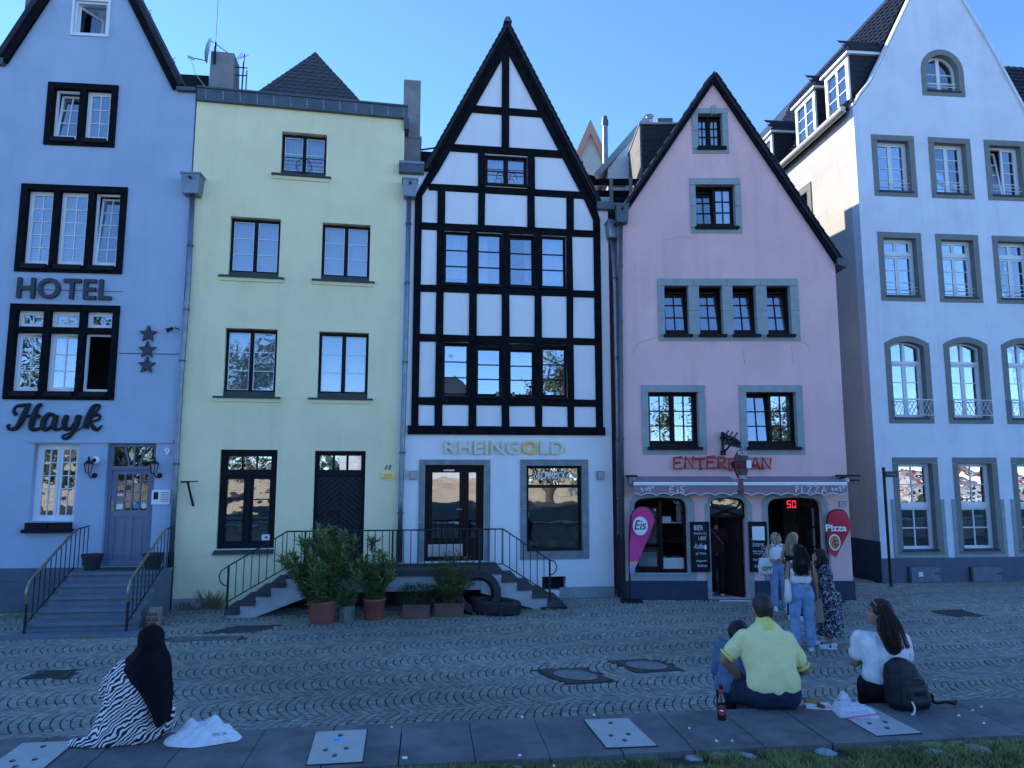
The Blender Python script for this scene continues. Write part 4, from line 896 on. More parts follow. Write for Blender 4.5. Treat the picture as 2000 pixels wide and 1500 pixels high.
# ground floor: stone surrounds of the three openings
def surround(i, r, o, name):
    link(name, slab(rectpts(*o) if len(o) == 4 else o, [[(u, z) for u, z in roundtop(*i, r, .05)]] if i[2] > o[2] + .01 else [], -.02, .0), pink, 'stone_trim')
def sur(i, r, left, right, bottom, open_bottom=False):
    o0, o1 = i[0] - left, i[1] + right; zt = i[3] + .14
    inner = roundtop(*i, r, .03)
    if open_bottom:
        p = [(o0, bottom), (i[0], bottom)] + [pt_ for pt_ in reversed(inner[2:])] + [(i[1], bottom), (o1, bottom), (o1, zt - .3), (o1 - .25, zt), (o0 + .25, zt), (o0, zt - .3)]
        link('stone_surround', slab(p, [], -.02, -.0), pink, 'stone_trim')
    else: link('stone_surround', slab([(o0, bottom), (o1, bottom), (o1, zt - .25), (o1 - .2, zt), (o0 + .2, zt), (o0, zt - .25)], [inner], -.02, 0), pink, 'stone_trim')
zpl = q(1290, 1134)[1]
sur(gl, .19, .10, .16, zpl, False); sur(gd, .17, .10, .12, 0, True); sur(gr, .20, .12, .14, zpl, False)
zpl2 = zpl + .0
for a, c in ((ku0, gd[0] - .11), (gd[1] + .13, ku1 + .02)): MB().box(a, c, -.045, -.0 if False else .001, 0.0, zpl2 - .003).build('plinth', 'plinth_navy', pink)
# left shop window: half glazed, half open with display freezer behind
w = link('shop_window', slab(roundtop(gl[0], gl[1], gl[2], gl[3], .19, .03), [roundtop(gl[0] + .05, gl[1] - .05, gl[2] + .05, gl[3] - .05, .16, .03)], .13, .22), pink, 'frame_brown')
um = q(1293, 1040)[0]; MB().box(um - .04, um + .04, .12, .2, gl[2] + .06, gl[3] - .08).build('mullion', 'frame_brown', w)
zt_ = q(1270, 1067)[1]
for z0, z1, g_ in ((gl[2] + .06, zt_ - .02, 'glass_shop'), (zt_ + .02, gl[3] - .22, 'glass_old')):
    sash(w, gl[0] + .06, um - .04, z0, z1, .14, 1, 1, 'frame_brown', .05, g=g_)
MB().box(gl[0] - .02, gl[1] + .02, -.05, .14, gl[2] - .05, gl[2]).build('sill', 'stone_trim', w)
fz = thing('display_freezer', 'white ice cream display freezer behind the open half of the shop window', 'freezer', PK.world((um + gl[1]) / 2, .55, 0), 0)
MB().box(-.55, .55, -.2, .5, 0, .86).build('cabinet', 'white_paint', fz); MB().cube8([(-.55, -.2, .86), (.5, -.2, .86), (.5, .5, 1.18), (-.55, .5, 1.18), (-.55, -.2, .88), (.5, -.2, .88), (.5, .5, 1.2), (-.55, .5, 1.2)]).build('glass_lid', 'glass_shop', fz)
MB().box(-.5, -.1, -.15, .4, .862, .9).box(.0, .45, -.15, .4, .862, .9).build('ice_tray', 'steel', fz)
sh = thing('shelf', 'narrow glass shelf with a white box inside the ice cream window', 'shelf', PK.world((um + gl[1]) / 2, .6, 1.62), 0)
MB().box(-.6, .5, -.12, .25, 0, .015).build('board', 'paper', sh)
bx = thing('box', 'small white carton standing on the ice cream shop shelf', 'box', PK.world(um + .18, .55, 1.636), 0); MB().box(-.13, .13, -.08, .1, 0, .13).build('carton', 'paper', bx)
fg = thing('figurine', 'small figurine with pale hat on the ice cream shop shelf', 'figurine', PK.world(um + .52, .55, 1.636), 0)
MB().lathe([(.07, 0), (.08, .12), (.06, .22), (.09, .3), (.05, .42)], 12).build('body', 'stone_trim', fg, True); MB().ball((0, 0, .48), .065).lathe([(.11, .52), (.11, .535), (.05, .54), (.05, .6)], 14).tube([(-.13, 0, .50), (-.09, 0, .44), (0, -.02, .42), (.09, 0, .44), (.13, 0, .5)], .02, 6).build('hat_and_head', 'paper', fg, True)
# shop door opening: curved fanlight and a leaf folded back
w = link('fanlight', slab(roundtop(gd[0], gd[1], gd[3] - .45, gd[3], .17, .03), [roundtop(gd[0] + .04, gd[1] - .04, gd[3] - .40, gd[3] - .04, .15, .025)], .12, .19), pink, 'frame_brown')
link('pane', slab(roundtop(gd[0] + .04, gd[1] - .04, gd[3] - .40, gd[3] - .04, .15, .025), [], .15, .156), w, 'glass_old')
cu = (gd[0] + gd[1]) / 2; b = MB()
for s_ in (-1, 1): b.tube(arcpts([(cu + s_ * .31, .135, gd[3] - .1), (cu + s_ * .27, .135, gd[3] - .22), (cu, .135, gd[3] - .3), (cu - s_ * .3, .135, gd[3] - .4)]), .018, 6)
b.tube(arcpts([(gd[0] + .02, .125, gd[3] - .43), (cu - .15, .125, gd[3] - .37), (cu, .125, gd[3] - .33), (cu + .15, .125, gd[3] - .37), (gd[1] - .02, .125, gd[3] - .43)]), .03, 6).build('fanlight_tracery', 'frame_brown', w)
dl = MB(); M = Matrix.Translation((gd[1] - .06, .2, 0)) @ Matrix.Rotation(R(125), 4, 'Z'); dl.box(0, .62, 0, .05, .03, 2.0, M); dl = dl.build('door_leaf', 'frame_brown', pink)
mt = thing('door_mat', 'white paper mat lying at the threshold of the pizza shop', 'mat', PK.world(cu + .05, -.05, .004)); MB().cube8([(-.35, -.13, 0), (.36, -.16, 0), (.28, .16, .0), (-.27, .15, 0), (-.35, -.13, .012), (.36, -.16, .01), (.28, .16, .012), (-.27, .15, .01)]).build('sheet', 'paper', mt)
MB().box(gd[0] - .1, gd[1] + .1, -.08, .3, -.01, .018).build('threshold', 'step_dark', pink)
ct = thing('shop_counter', 'pale lit counter inside the pizza shop behind the doorway', 'counter', PK.world(cu, 2.2, .03)); MB().box(-.75, .75, 0, .5, 0, 1.0).build('counter_body', 'curtain_tan', ct); MB().box(-.8, .8, -.05, .55, 1.0, 1.05).build('counter_top', 'stone_trim', ct)
# right shop window: dark, open, LED display
w = link('shop_window', slab(roundtop(gr[0], gr[1], gr[2], gr[3], .20, .03), [roundtop(gr[0] + .05, gr[1] - .05, gr[2] + .05, gr[3] - .05, .17, .03)], .13, .22), pink, 'frame_brown')
M = swing(gr[1] - .06, .16, -58); sash(w, gr[1] - .55, gr[1] - .06, gr[2] + .06, gr[3] - .2, .15, 1, 3, 'frame_brown', .05, .03, 'glass_shop', M=M)
MB().box(gr[0] - .02, gr[1] + .02, -.05, .14, gr[2] - .05, gr[2]).build('sill', 'stone_trim', w)
ld = thing('led_display', 'red lit number 50 hanging in the dark pizza window', 'display', PK.world(0, 0, 0), 0)
u0, u1, z0, z1 = K2((1547, 979), (1565, 993)); MB().box(u0 - .03, u1 + .03, .30, .36, z0 - .03, z1 + .06).build('display_case', 'black', ld)
sw = .015
def seg7(u, z, w_, h, segs):
    b = MB(); S7 = {'a': (u, u + w_, z + h - sw, z + h), 'g': (u, u + w_, z + h / 2 - sw / 2, z + h / 2 + sw / 2), 'd': (u, u + w_, z, z + sw), 'f': (u, u + sw, z + h / 2 + .014, z + h - sw - .004), 'b': (u + w_ - sw, u + w_, z + h / 2 + .014, z + h - sw - .004), 'e': (u, u + sw, z + sw + .004, z + h / 2 - .014), 'c': (u + w_ - sw, u + w_, z + sw + .004, z + h / 2 - .014)}
    for s_ in segs: a, c, d_, e = S7[s_]; b.box(a, c, .292, .299, d_, e)
    b.build('led_digit', 'led', ld)
ww = (u1 - u0) * .42; seg7(u0, z0, ww, z1 - z0, 'afgcd'); seg7(u1 - ww, z0, ww, z1 - z0, 'abcdef')
# awnings: cassette, arms, front rail, scalloped valance with hand lettering
mat('awning_cloth', (.29, .19, .225), .95, var=.06, vs=8)
def awning(px0, px1, words, label, arm_side):
    a = thing('awning', label, 'awning', PK.world(0, 0, 0), 0, 'awnings over the pizza shop')
    P = .42; u0, zt = q(px0, 948, -P); u1, _ = q(px1, 948, -P); zr0, zr1 = q(px0, 948, -P)[1], q(px0, 941.5, -P)[1]; zv = q(px0, 964.5, -P)[1]; zc = q(px0, 930.5, -.1)[1]
    MB().cube8([(u0 + .02, -P + .05, zr1 - .02), (u1 - .02, -P + .05, zr1 - .02), (u1 - .02, -.02, zc - .03), (u0 + .02, -.02, zc - .03), (u0 + .02, -P + .05, zr1 - .005), (u1 - .02, -P + .05, zr1 - .005), (u1 - .02, -.02, zc), (u0 + .02, -.02, zc)]).build('canopy', 'awning_cloth', a)
    MB().box(u0, u1, -P - .0, -P + .05, zr0, zr1).box(u0 - .01, u1 + .01, -P - .015, -P, zr0 + .01, zr1 - .02).build('front_rail', 'white_paint', a)
    n = int((u1 - u0) / .30); pts = []; N = n * 8
    low = [(u0 + (u1 - u0) * i / N, zv - .035 + .05 * abs(math.cos(math.pi * n * i / N)) ** .8 + .0) for i in range(N + 1)]
    MB().prism([(u0, zr0), *low, (u1, zr0)], -P + .01, -P + .016).build('valance', 'awning_cloth', a)
    MB().tube([(u, -P + .008, z) for u, z in low], .009, 4).build('valance_edging', 'white_paint', a)
    MB().tube([(u0 + .1, 0, zc - .05), (u0 + .12, -P + .06, zr0 + .03)], .02, 6).tube([(u1 - .1, 0, zc - .05), (u1 - .12, -P + .06, zr0 + .03)], .02, 6).build('folding_arm', 'zinc', a)
    b = MB()
    for txt, x, y, hpx, wpx, ang in words:
        u, z = q(x, y, -P); s_ = .0116; strokes(b, txt, u, z, hpx * s_, wpx * s_, -P + .004, .012, .5, R(ang))
    b.build('valance_lettering', 'chalk', a); return a
aw1 = awning(1238, 1440, [('to', 1253, 961.5, 8, 5, 18), ('go', 1266, 957, 8, 5, 18), ('Ei', 1308, 962, 11.5, 9, 0), ('S', 1328, 962, 11.5, 9, 0)], 'dusky purple awning with white letters EiS and to go', 0)
aw2 = awning(1453, 1654, [('PI', 1554, 962, 11.5, 7, 0), ('ZZA', 1577, 962, 11.5, 9, 0), ('to', 1625, 960, 7, 4.5, 12), ('go', 1639, 957, 8, 5, 18)], 'dusky purple awning with white letters PIZZA and to go', 1)
u_, z_ = q(1233, 932); MB().box(u_ - .12, u_ + .10, -.22, -.001, z_ - .0, z_ + .05).build('awning_bracket', 'black', pink); MB().box(u_ - .08, u_ + .08, -.2, -.001, z_ - .17, z_ - .0).build('awning_motor', 'zinc', pink)
u_, z_ = q(1646, 931); b = MB().box(u_ - .22, u_ + .25, -.30, -.12, z_ + .0, z_ + .045).box(u_ + .1, u_ + .26, -.25, -.1, z_ - .10, z_ - .06).tube([(u_ - .05, 0, z_ - .03), (u_ - .05, -.25, z_ - .0)], .025, 6).build('heater', 'black', pink); MB().ball((u_ - .0, -.2, z_ - .08), .045).build('heater_lamp', 'paper', b)
# red tube letters, hanging iron sign, number, boards, flags
es = plane_thing('restaurant_sign', 'red hand shaped letters reading ENTERESAN on the pink wall', 'sign', PK, 0, -.05)
u0, z0 = q(1314, 916); u1, z1 = q(1503, 893); wrd = 'ENTERESAN'; cw = (u1 - u0) / (len(wrd) * 1.16 - .16)
for k, ch in enumerate(wrd):
    b = MB()
    for st_ in GLY[ch]: b.tube([(u0 + cw * 1.16 * k + p[0] * cw, -.03 + .01 * math.sin(k * 3 + p[1]), z0 + p[1] * (z1 - z0) + .03 * math.sin(k * 2.3)) for p in st_], .026, 8)
    b.build('letter', 'sign_red', es, True)
MB().tube([(u0 + .1, .01, z0 + .02), (u1 - .05, .01, z0 + .02)], .008, 5).tube([(u0 + .1, .01, z1 - .02), (u1 - .05, .01, z1 - .02)], .008, 5).build('mounting_rail', 'zinc', es)
hx = q(1411, 860)[0]; mat('sign_maroon', (.16, .022, .022), .5, var=.15)
hg = plane_thing('hanging_sign', 'wrought iron bracket sign with a dark red oval pizza shield', 'sign', PK, hx, 0, 0)
zz = q(1411, 856)[1]; b = MB().box(-.06, .04, -.10, -.001, zz - .02, zz + .05).box(-.06, .04, -.1, -.001, zz - .38, zz - .28).box(-.03, .02, -.06, -.002, zz - .34, zz + .14)
b.tube(arcpts([(0, -.05, zz + .12), (.03, -.2, zz + .05), (.05, -.45, zz - .0), (.06, -.75, zz - .06), (.07, -1.0, zz - .15)]), .03, 6)
b.tube(arcpts([(0, -.05, zz - .3), (.03, -.25, zz - .24), (.05, -.5, zz - .12), (.06, -.8, zz - .12)]), .022, 6)
for k in range(9):
    y = -.12 - .1 * k; zc = zz - .03 - .014 * k; r_ = .05 + .03 * random.random()
    b.tube([(.03 + .005 * k + .02 * math.sin(t), y + r_ * math.cos(t) * (1 - t / 9), zc - .05 + r_ * 1.5 * math.sin(t) * (1 - t / 9)) for t in np.linspace(0, 5.5, 10)], .016, 5)
    b.ball((.04, y, zc + .10 + .05 * (k % 3)), (.012, .05, .03), 8, 5, Matrix.Identity(4))
b.build('scroll_bracket', 'iron', hg)
M = Matrix.Translation((.08, -.98, zz - .60)) @ Matrix.Rotation(R(0), 4, 'Z')
sv = MB().lathe([(.01, -.045), (.24, -.03), (.25, 0), (.24, .03), (.01, .045)], 24, M=M @ Matrix.Rotation(R(14), 4, 'Z') @ Matrix.Rotation(R(90), 4, 'X') @ Matrix.Diagonal((.66, 1.25, 1, 1)))
sv.build('oval_board', 'sign_maroon', hg)
MB().lathe([(.01, -.055), (.15, -.052), (.16, 0), (.15, .052), (.01, .055)], 20, M=M @ Matrix.Rotation(R(14), 4, 'Z') @ Matrix.Rotation(R(90), 4, 'X') @ Matrix.Diagonal((.62, 1.3, 1, 1))).build('oval_centre', 'sign_grey', hg)
MB().box(-.19, .10, -.058, .058, -.07, .07, M @ Matrix.Rotation(R(14), 4, 'Z')).build('name_band', 'sign_black', hg)
t_ = fit_text('ENTERESA', -.18, .09, -.045, .045, .006, -.062, name='band_lettering', m='sign_red'); t_.parent = hg; t_.matrix_local = M @ Matrix.Rotation(R(14), 4, 'Z')
t_ = fit_text('PIZZA', -.10, .10, .20, .28, .006, -.062, name='band_lettering', m='paper'); t_.parent = hg; t_.matrix_local = M @ Matrix.Rotation(R(14), 4, 'Z')
t_ = fit_text('GRILL', -.09, .09, -.29, -.22, .006, -.062, name='band_lettering', m='paper'); t_.parent = hg; t_.matrix_local = M @ Matrix.Rotation(R(14), 4, 'Z')
MB().box(.10, .2, -.06, .06, -.07, .09, M).build('sign_lamp', 'white_paint', hg)
MB().tube([(.08, -.98, zz - .18), (.08, -.98, zz - .27)], .012, 5).build('hanger', 'iron', hg)
n = plane_thing('house_number', 'dark number 13 on a white plate in a bracket frame', 'house number', PK)
u0, u1, z0, z1 = K2((1639, 980), (1651, 989)); MB().box(u0, u1, -.015, 0, z0, z1).build('number_plate', 'paper', n); fit_text('13', u0 + .025, u1 - .025, z0 + .015, z1 - .015, .006, -.016, .03, parent=n, m='black', name='numeral')
MB().ring(u0 - .01, u1 + .01, z0 - .01, z1 + .01, .01, -.02, 0).build('plate_frame', 'black', n)
def board(a, c, lines, label, extra=None):
    u0, u1, z0, z1 = PK.rect(a, c, -.06); t = plane_thing('chalkboard', label, 'chalkboard', PK, 0, 0, 0, 'chalk menu boards')
    MB().ring(u0, u1, z0, z1, .045, -.075, -.022).build('board_frame', 'frame_black', t); MB().box(u0 + .045, u1 - .045, -.06, -.022, z0 + .045, z1 - .045).build('board_face', 'sign_black', t)
    W_, H_ = u1 - u0, z1 - z0
    for txt, x0, x1, y0, y1, sh_ in lines: fit_text(txt, u0 + x0 * W_, u0 + x1 * W_, z0 + y0 * H_, z0 + y1 * H_, .003, -.061, .0, sh_, parent=t, m='chalk', name='chalk_line')
    if extra: extra(t, u0, u1, z0, z1)
board((1348, 1019), (1387.5, 1117), [('BIER', .2, .68, .83, .93, 0), ('-Fassbier 0,3', .13, .86, .74, .79, .2), ('1,80€', .42, .84, .62, .71, 0), ('-Kaffee', .13, .8, .46, .56, .2), ('gl. Wein', .25, .82, .33, .39, .1), ('Kaltgetränke', .25, .85, .19, .24, .25), ('Softeis', .32, .85, .1, .15, .25)],
      'black chalkboard headed BIER left of the shop door', lambda t, u0, u1, z0, z1: MB().box(u0 + .30, u1 - .07, -.066, -.061, z0 + .48, z0 + .58).build('paper_slip', 'paper', t))
board((1462, 1019), (1501, 1117), [('Pizza Pepperoni', .14, .86, .62, .67, .25), ('-Tomatensauce', .14, .8, .54, .58, .25), ('Mozzarella, Salami', .14, .9, .5, .535, .25), ('6,90', .66, .88, .44, .48, 0), ('-Pizza Funghi', .14, .78, .38, .43, .25), ('Champignons', .2, .78, .345, .38, .2), ('-Pizza Tonno', .14, .8, .22, .27, .25), ('-Döner', .2, .6, .09, .14, .25)],
      'black chalkboard with a white sheet pinned on top right of the shop door', lambda t, u0, u1, z0, z1: MB().box(u0 + .07, u1 - .05, -.066, -.061, z1 - .40, z1 - .10).build('pinned_sheet', 'paper', t))
def grad(name, stops):
    m = bpy.data.materials.new(name); m.use_nodes = True; MATS[name] = m; n_ = m.node_tree.nodes; l = m.node_tree.links; b_ = n_['Principled BSDF']; b_.inputs['Roughness'].default_value = .7
    tc = n_.new('ShaderNodeTexCoord'); sp = n_.new('ShaderNodeSeparateXYZ'); l.new(tc.outputs['Object'], sp.inputs[0]); r = n_.new('ShaderNodeValToRGB'); mr = n_.new('ShaderNodeMapRange'); mr.inputs[1].default_value = 0; mr.inputs[2].default_value = 2
    l.new(sp.outputs[2], mr.inputs[0]); l.new(mr.outputs[0], r.inputs[0])
    while len(r.color_ramp.elements) < len(stops): r.color_ramp.elements.new(.5)
    for e, (p, c) in zip(r.color_ramp.elements, stops): e.position = p; e.color = (*c, 1)
    l.new(r.outputs[0], b_.inputs['Base Color']); return m
grad('flag_pink', [(0, (.55, .6, .1)), (.14, (.55, .55, .1)), (.20, (.42, .22, .12)), (.29, (.40, .20, .14)), (.31, (.45, .25, .60)), (.38, (.48, .28, .62)), (.41, (.60, .58, .12)), (.44, (.66, .05, .24)), (1, (.60, .035, .19))])
mat('flag_red', (.55, .025, .05), .7, var=.05, vs=4)
def flag(px, label, m, dep, deco, post_x):
    pts = [q(x, y, -dep) for x, y in px]; u0, z0 = pts[0]; t = plane_thing('beach_flag', label, 'flag', PK, u0, -dep, 0, 'teardrop beach flags')
    rel = [(u - u0, z) for u, z in pts]; sm = [(p.x, p.z) for p in arcpts([(u, 0, z) for u, z in rel], 4)]; n_ = len(sm)
    cx = sum(p[0] for p in sm) / n_; cz = sum(p[1] for p in sm) / n_
    wv = lambda u, z: .02 * math.sin(z * 5 + u * 7)
    vs = []; fs = []
    K_ = 5
    for k in range(K_ + 1):
        for p in sm: u = cx + (p[0] - cx) * k / K_; z = cz + (p[1] - cz) * k / K_; vs.append((u, wv(u, z), z))
    for k in range(K_):
        for i in range(n_ - 1): fs.append((k * n_ + i, k * n_ + i + 1, (k + 1) * n_ + i + 1, (k + 1) * n_ + i))
        fs.append((k * n_ + n_ - 1, k * n_, (k + 1) * n_, (k + 1) * n_ + n_ - 1))
    me = MB(); me.add(vs, fs); o = me.build('flag_cloth', m, t, True)
    edge = [(u, .015, z) for u, z in sm[:int(n_ * post_x)]]
    MB().tube([(edge[0][0], .02, .0)] + edge, .02, 6).build('flag_pole', 'black', t)
    MB().box(-.2, .25, -.12, .15, 0, .05).build('foot_plate', 'black', t); deco(t, u0, rel)
def d_eis(t, u0, rel):
    u, z = q(1250, 1027, -.28); u -= u0; MB().lathe([(.165, 0), (.165, .004)], 28, M=Matrix.Translation((u, -.03, z)) @ Matrix.Rotation(R(90), 4, 'X') @ Matrix.Diagonal((.98, 1.22, 1, 1))).build('flag_disc', 'paper', t)
    fit_text('Eis', u - .13, u + .13, z - .08, z + .12, .004, -.04, .0, .25, parent=t, m='sign_black', name='flag_lettering')
def d_piz(t, u0, rel):
    a, z = q(1617, 1037.5, -.28); c, _ = q(1652, 1034, -.28); fit_text('Pizza', a - u0 - .06, c - u0, z + .0, z + .15, .004, -.035, .03, parent=t, m='paper', name='flag_lettering')
    u, z = q(1629, 1059, -.28); u -= u0; Mx = Matrix.Translation((u, -.03, z)) @ Matrix.Rotation(R(90), 4, 'X')
    MB().lathe([(.14, 0), (.14, .004)], 26, M=Mx @ Matrix.Diagonal((.9, 1.25, 1, 1))).build('pizza_plate', 'paper', t); MB().lathe([(.115, .004), (.115, .008)], 24, M=Mx @ Matrix.Diagonal((.9, 1.25, 1, 1))).build('pizza_disc', 'flag_crust', t)
    b = MB(); rr_ = random.Random(4)
    for k in range(14): a_ = rr_.uniform(0, 6.28); r_ = .09 * math.sqrt(rr_.random()); b.lathe([(.02, .008), (.02, .011)], 8, (r_ * math.cos(a_) * .9, r_ * math.sin(a_) * 1.25, 0), M=Mx)
    b.build('pizza_topping', 'flag_top', t)
mat('flag_crust', (.55, .28, .12), .8, var=.4, vs=20); mat('flag_top', (.35, .05, .04), .8, var=.5, vs=30)
flag([(1230, 1130), (1229.5, 1060), (1233, 1010), (1243, 994), (1256, 990), (1268, 994), (1276, 1010), (1277, 1020), (1268, 1045), (1254, 1080), (1240, 1110), (1231, 1131)], 'pink teardrop flag with a pale disc reading Eis', 'flag_pink', .28, d_eis, .42)
flag([(1617, 1078), (1614, 1050), (1617, 1010), (1626, 998), (1637, 996), (1649, 999), (1658, 1013), (1663, 1025), (1657, 1040), (1645, 1066), (1633, 1088), (1628, 1086), (1618, 1080)], 'red teardrop flag with the word Pizza and a printed pizza', 'flag_red', .28, d_piz, .5)
pu = [q(1212, 412), q(1211, 560), q(1213, 820), q(1215, 1050)]
pipe(pink, [(u - .005, -.07, z) for u, z in pu], .05, (7.5, 6.2, 4.9, 3.5), hop=(pu[0][0] + .01, -.12, q(1212, 440)[1], q(1212, 405)[1], .30), m='lead', lower=[(pu[-1][0] - .005, -.07, pu[-1][1]), (pu[-1][0] - .005, -.07, .02)])

# ================================================================== CORNER HOUSE (grey white, right)
cor = plane_thing('corner_house', 'tall pale grey-white gabled house with olive stone window frames on the right', 'house', PW)
q = PW.uv; cu1_ = 5.40
gab = [(0, 12.70), (.1, 12.78), (.24, 13.02), (.55, 13.40), (.89, 14.03), (1.24, 14.69), (1.905, 15.97), (2.70, 17.50), (3.44, 16.08), (4.19, 14.67), (4.75, 13.45), (5.05, 12.82), (5.25, 12.5), (5.40, 12.4)]
def W2(a, c): return PW.rect(a, c)
co = [(.46, 1.70), (2.11, 3.35), (3.75, 4.99)]
z1t, z1b = q(1750, 264.5)[1], q(1750, 384)[1]; z2t, z2b = q(1760, 454)[1], q(1760, 588.5)[1]; z3t, z3b = q(1775, 656)[1], q(1775, 827)[1]; z4t, z4b = q(1790, 893)[1], q(1790, 1086)[1]
fwd = .15
def inn(o, fw=fwd): return (o[0] + fw, o[1] - fw, o[2] + fw * .9, o[3] - fw)
R1 = [(a, c, z1b, z1t) for a, c in co]; R2 = [(a, c, z2b, z2t) for a, c in co]; R3 = [(a, c, z3b, z3t) for a, c in co]; R4 = [(a, c, z4b, z4t) for a, c in co]
ao = (q(1802, 185)[0], q(1885, 185)[0], q(1844, 188)[1], q(1840, 97)[1])
hol = [rectpts(*inn(o)) for o in R1 + R2 + R4] + [segpts(*inn(o), .13) for o in R3] + [archpts(*inn(ao), .50)]
link('wall', slab([(0, 0), (cu1_, 0)] + gab[::-1], hol, 0, .32), cor, 'stucco_grey_white')
lining(cor, 0, cu1_, 12.4, 1.6, (.9, 3.9, 6.4, 9.4, 12.3))
MB().box(0, .3, .32, 12, 0, 12.65).build('side_wall', 'stucco_cream', cor); MB().box(cu1_ - .3, cu1_, .32, 12, 0, 12.3).build('side_wall', 'stucco_grey_white', cor); MB().box(0, cu1_, 12, 12.3, 0, 12.3).build('back_wall', 'stucco_grey_white', cor)
MB().box(-.025, 0, -.02, 12, 0, 1.02).build('plinth', 'plinth_navy', cor)
zpl = q(1780, 1090)[1]
MB().box(-.02, cu1_, -.03, -.001, 0, zpl).build('plinth', 'plinth_slate', cor)
def cwin(o, kind, tiltd=None):
    i = inn(o); y = .16
    arch = kind in ('seg', 'arch')
    if kind == 'seg':
        w = link('window', slab(segpts(*i, .13), [segpts(i[0] + .05, i[1] - .05, i[2] + .05, i[3] - .05, .12)], y, y + .09), cor, 'frame_white'); link('stone_surround', slab(segpts(*o, .2), [segpts(i[0] + .007, i[1] - .007, i[2] + .007, i[3] - .007, .13)], -.015, .155), w, 'stone_olive')
    elif kind == 'arch':
        w = link('window', slab(archpts(*i, .50), [archpts(i[0] + .05, i[1] - .05, i[2] + .05, i[3] - .05, .47)], y, y + .09), cor, 'frame_white'); link('stone_surround', slab(archpts(*o, .62), [archpts(i[0] + .007, i[1] - .007, i[2] + .007, i[3] - .007, .495)], -.015, .155), w, 'stone_olive')
    else:
        w = frame(cor, i, 'frame_white', y, .05, .09); stone_ring(w, o, i, 'stone_olive', -.015, .155, 0)
    um = (i[0] + i[1]) / 2; H_ = i[3] - i[2]
    MB().box(i[0] - .01, i[1] + .02, -.05, y - .001, i[2] - .02, i[2] + .025).build('sill', 'sign_grey', w)
    zb = i[2] + .05
    def cas(a, c, z0, z1, rows_, M=None): sash(w, a, c, z0, z1, y + .02, 1, rows_, 'frame_white', .05, .022, M=M)
    if kind == 'low':
        zt_ = i[2] + H_ * .50; MB().box(i[0] + .05, i[1] - .05, y - .01, y + .08, zt_ - .05, zt_ + .05).build('transom', 'frame_white', w)
        sash(w, i[0] + .05, i[1] - .05, zb, zt_ - .05, y + .02, 2, 2, 'frame_white', .045, .03, 'glass_shop'); sash(w, i[0] + .05, i[1] - .05, zt_ + .05, i[3] - .05, y + .02, 2, 2, 'frame_white', .045, .03, 'glass_old')
    elif kind == 'rect4':
        cas(i[0] + .05, um - .003, zb, i[3] - .05, 4, tilt(0, y, zb, tiltd) if tiltd else None); cas(um + .003, i[1] - .05, zb, i[3] - .05, 4)
    else:
        f = .74 if kind == 'rect' else .73 if kind == 'seg' else 9
        if f < 1:
            zt_ = i[2] + H_ * f; MB().box(i[0] + .05, i[1] - .05, y - .01, y + .08, zt_ - .04, zt_ + .04).build('transom', 'frame_white', w)
            cas(i[0] + .05, um - .003, zb, zt_ - .04, 3); cas(um + .003, i[1] - .05, zb, zt_ - .04, 3)
            if kind == 'rect': cas(i[0] + .05, um - .003, zt_ + .04, i[3] - .05, 1); cas(um + .003, i[1] - .05, zt_ + .04, i[3] - .05, 1)
            else:
                MB().box(um - .04, um + .04, y + .0, y + .07, zt_ + .04, i[3] - .05).build('mullion', 'frame_white', w)
                half = [p for p in segpts(i[0] + .05, i[1] - .05, zt_ + .04, i[3] - .05, .12)]
                link('pane', slab(half, [], y + .04, y + .046), w, 'glass')
        else:
            link('pane', slab(archpts(i[0] + .05, i[1] - .05, zb, i[3] - .05, .47), [], y + .04, y + .046), w, 'glass')
            b = MB().box(um - .05, um + .05, y + .01, y + .08, zb, i[3] - .06)
            for k in (1, 2): zz = zb + (H_ - .5) * .45 * k; b.box(i[0] + .05, um - .05, y + .02, y + .07, zz - .012, zz + .012).box(um + .05, i[1] - .05, y + .02, y + .07, zz - .012, zz + .012)
            b.build('glazing_bar', 'frame_white', w)
    if kind in ('rect', 'rect4', 'arch'):
        b = MB()
        for dz in (.17, .27): b.tube([(i[0] - .0, .06, i[2] + dz), (i[1] + .0, .06, i[2] + dz)], .009, 5)
        b.build('guard_rail', 'frame_white', w)
    if kind == 'seg':
        b = MB(); zr0, zr1 = i[2] + .08, i[2] + .48; a, c = i[0] - .03, i[1] + .08
        b.tube([(a, -.08, zr0), (c, -.08, zr0)], .011, 5).tube([(a, -.08, zr1), (c, -.08, zr1)], .013, 5).tube([(a, -.08, zr0 - .05), (a, -.08, zr1)], .013, 5).tube([(a, -.08, zr1), (a, 0, zr1)], .012, 5).tube([(c, -.08, zr1), (c, 0, zr1)], .012, 5).tube([(c, -.08, zr0), (c, 0, zr0 - .06)], .012, 5).tube([(a, -.08, zr0 - .04), (a, 0, zr0 - .06)], .012, 5)
        N_ = 9
        for k in range(N_):
            x0, x1 = a + (c - a) * k / N_, a + (c - a) * (k + 2) / N_
            if k < N_ - 1: b.tube([(x0, -.08, zr1), (x1, -.08, zr0)], .007, 4).tube([(x0, -.086, zr0), (x1, -.086, zr1)], .007, 4)
        b.build('guard_rail', 'frame_white', w)
    return w
for n_, o in enumerate(R1): cwin(o, 'rect4', 8 if n_ == 2 else None)
for o in R2: cwin(o, 'rect')
for o in R3: cwin(o, 'seg')
for o in R4:
    w = cwin(o, 'low')
    for a, c in ((o[0] - .10, o[0]), (o[1], o[1] + .10)): MB().box(a, c - .004 if c == o[0] else c, -.02, 0, o[2], o[2] + 1.42).build('side_board', 'stone_trim', w)
    MB().box(o[0] - .1, o[1] + .1, -.03, -.016, o[2] - .04, o[2] + .03).build('base_stone', 'stone_trim', w)
cwin(ao, 'arch')
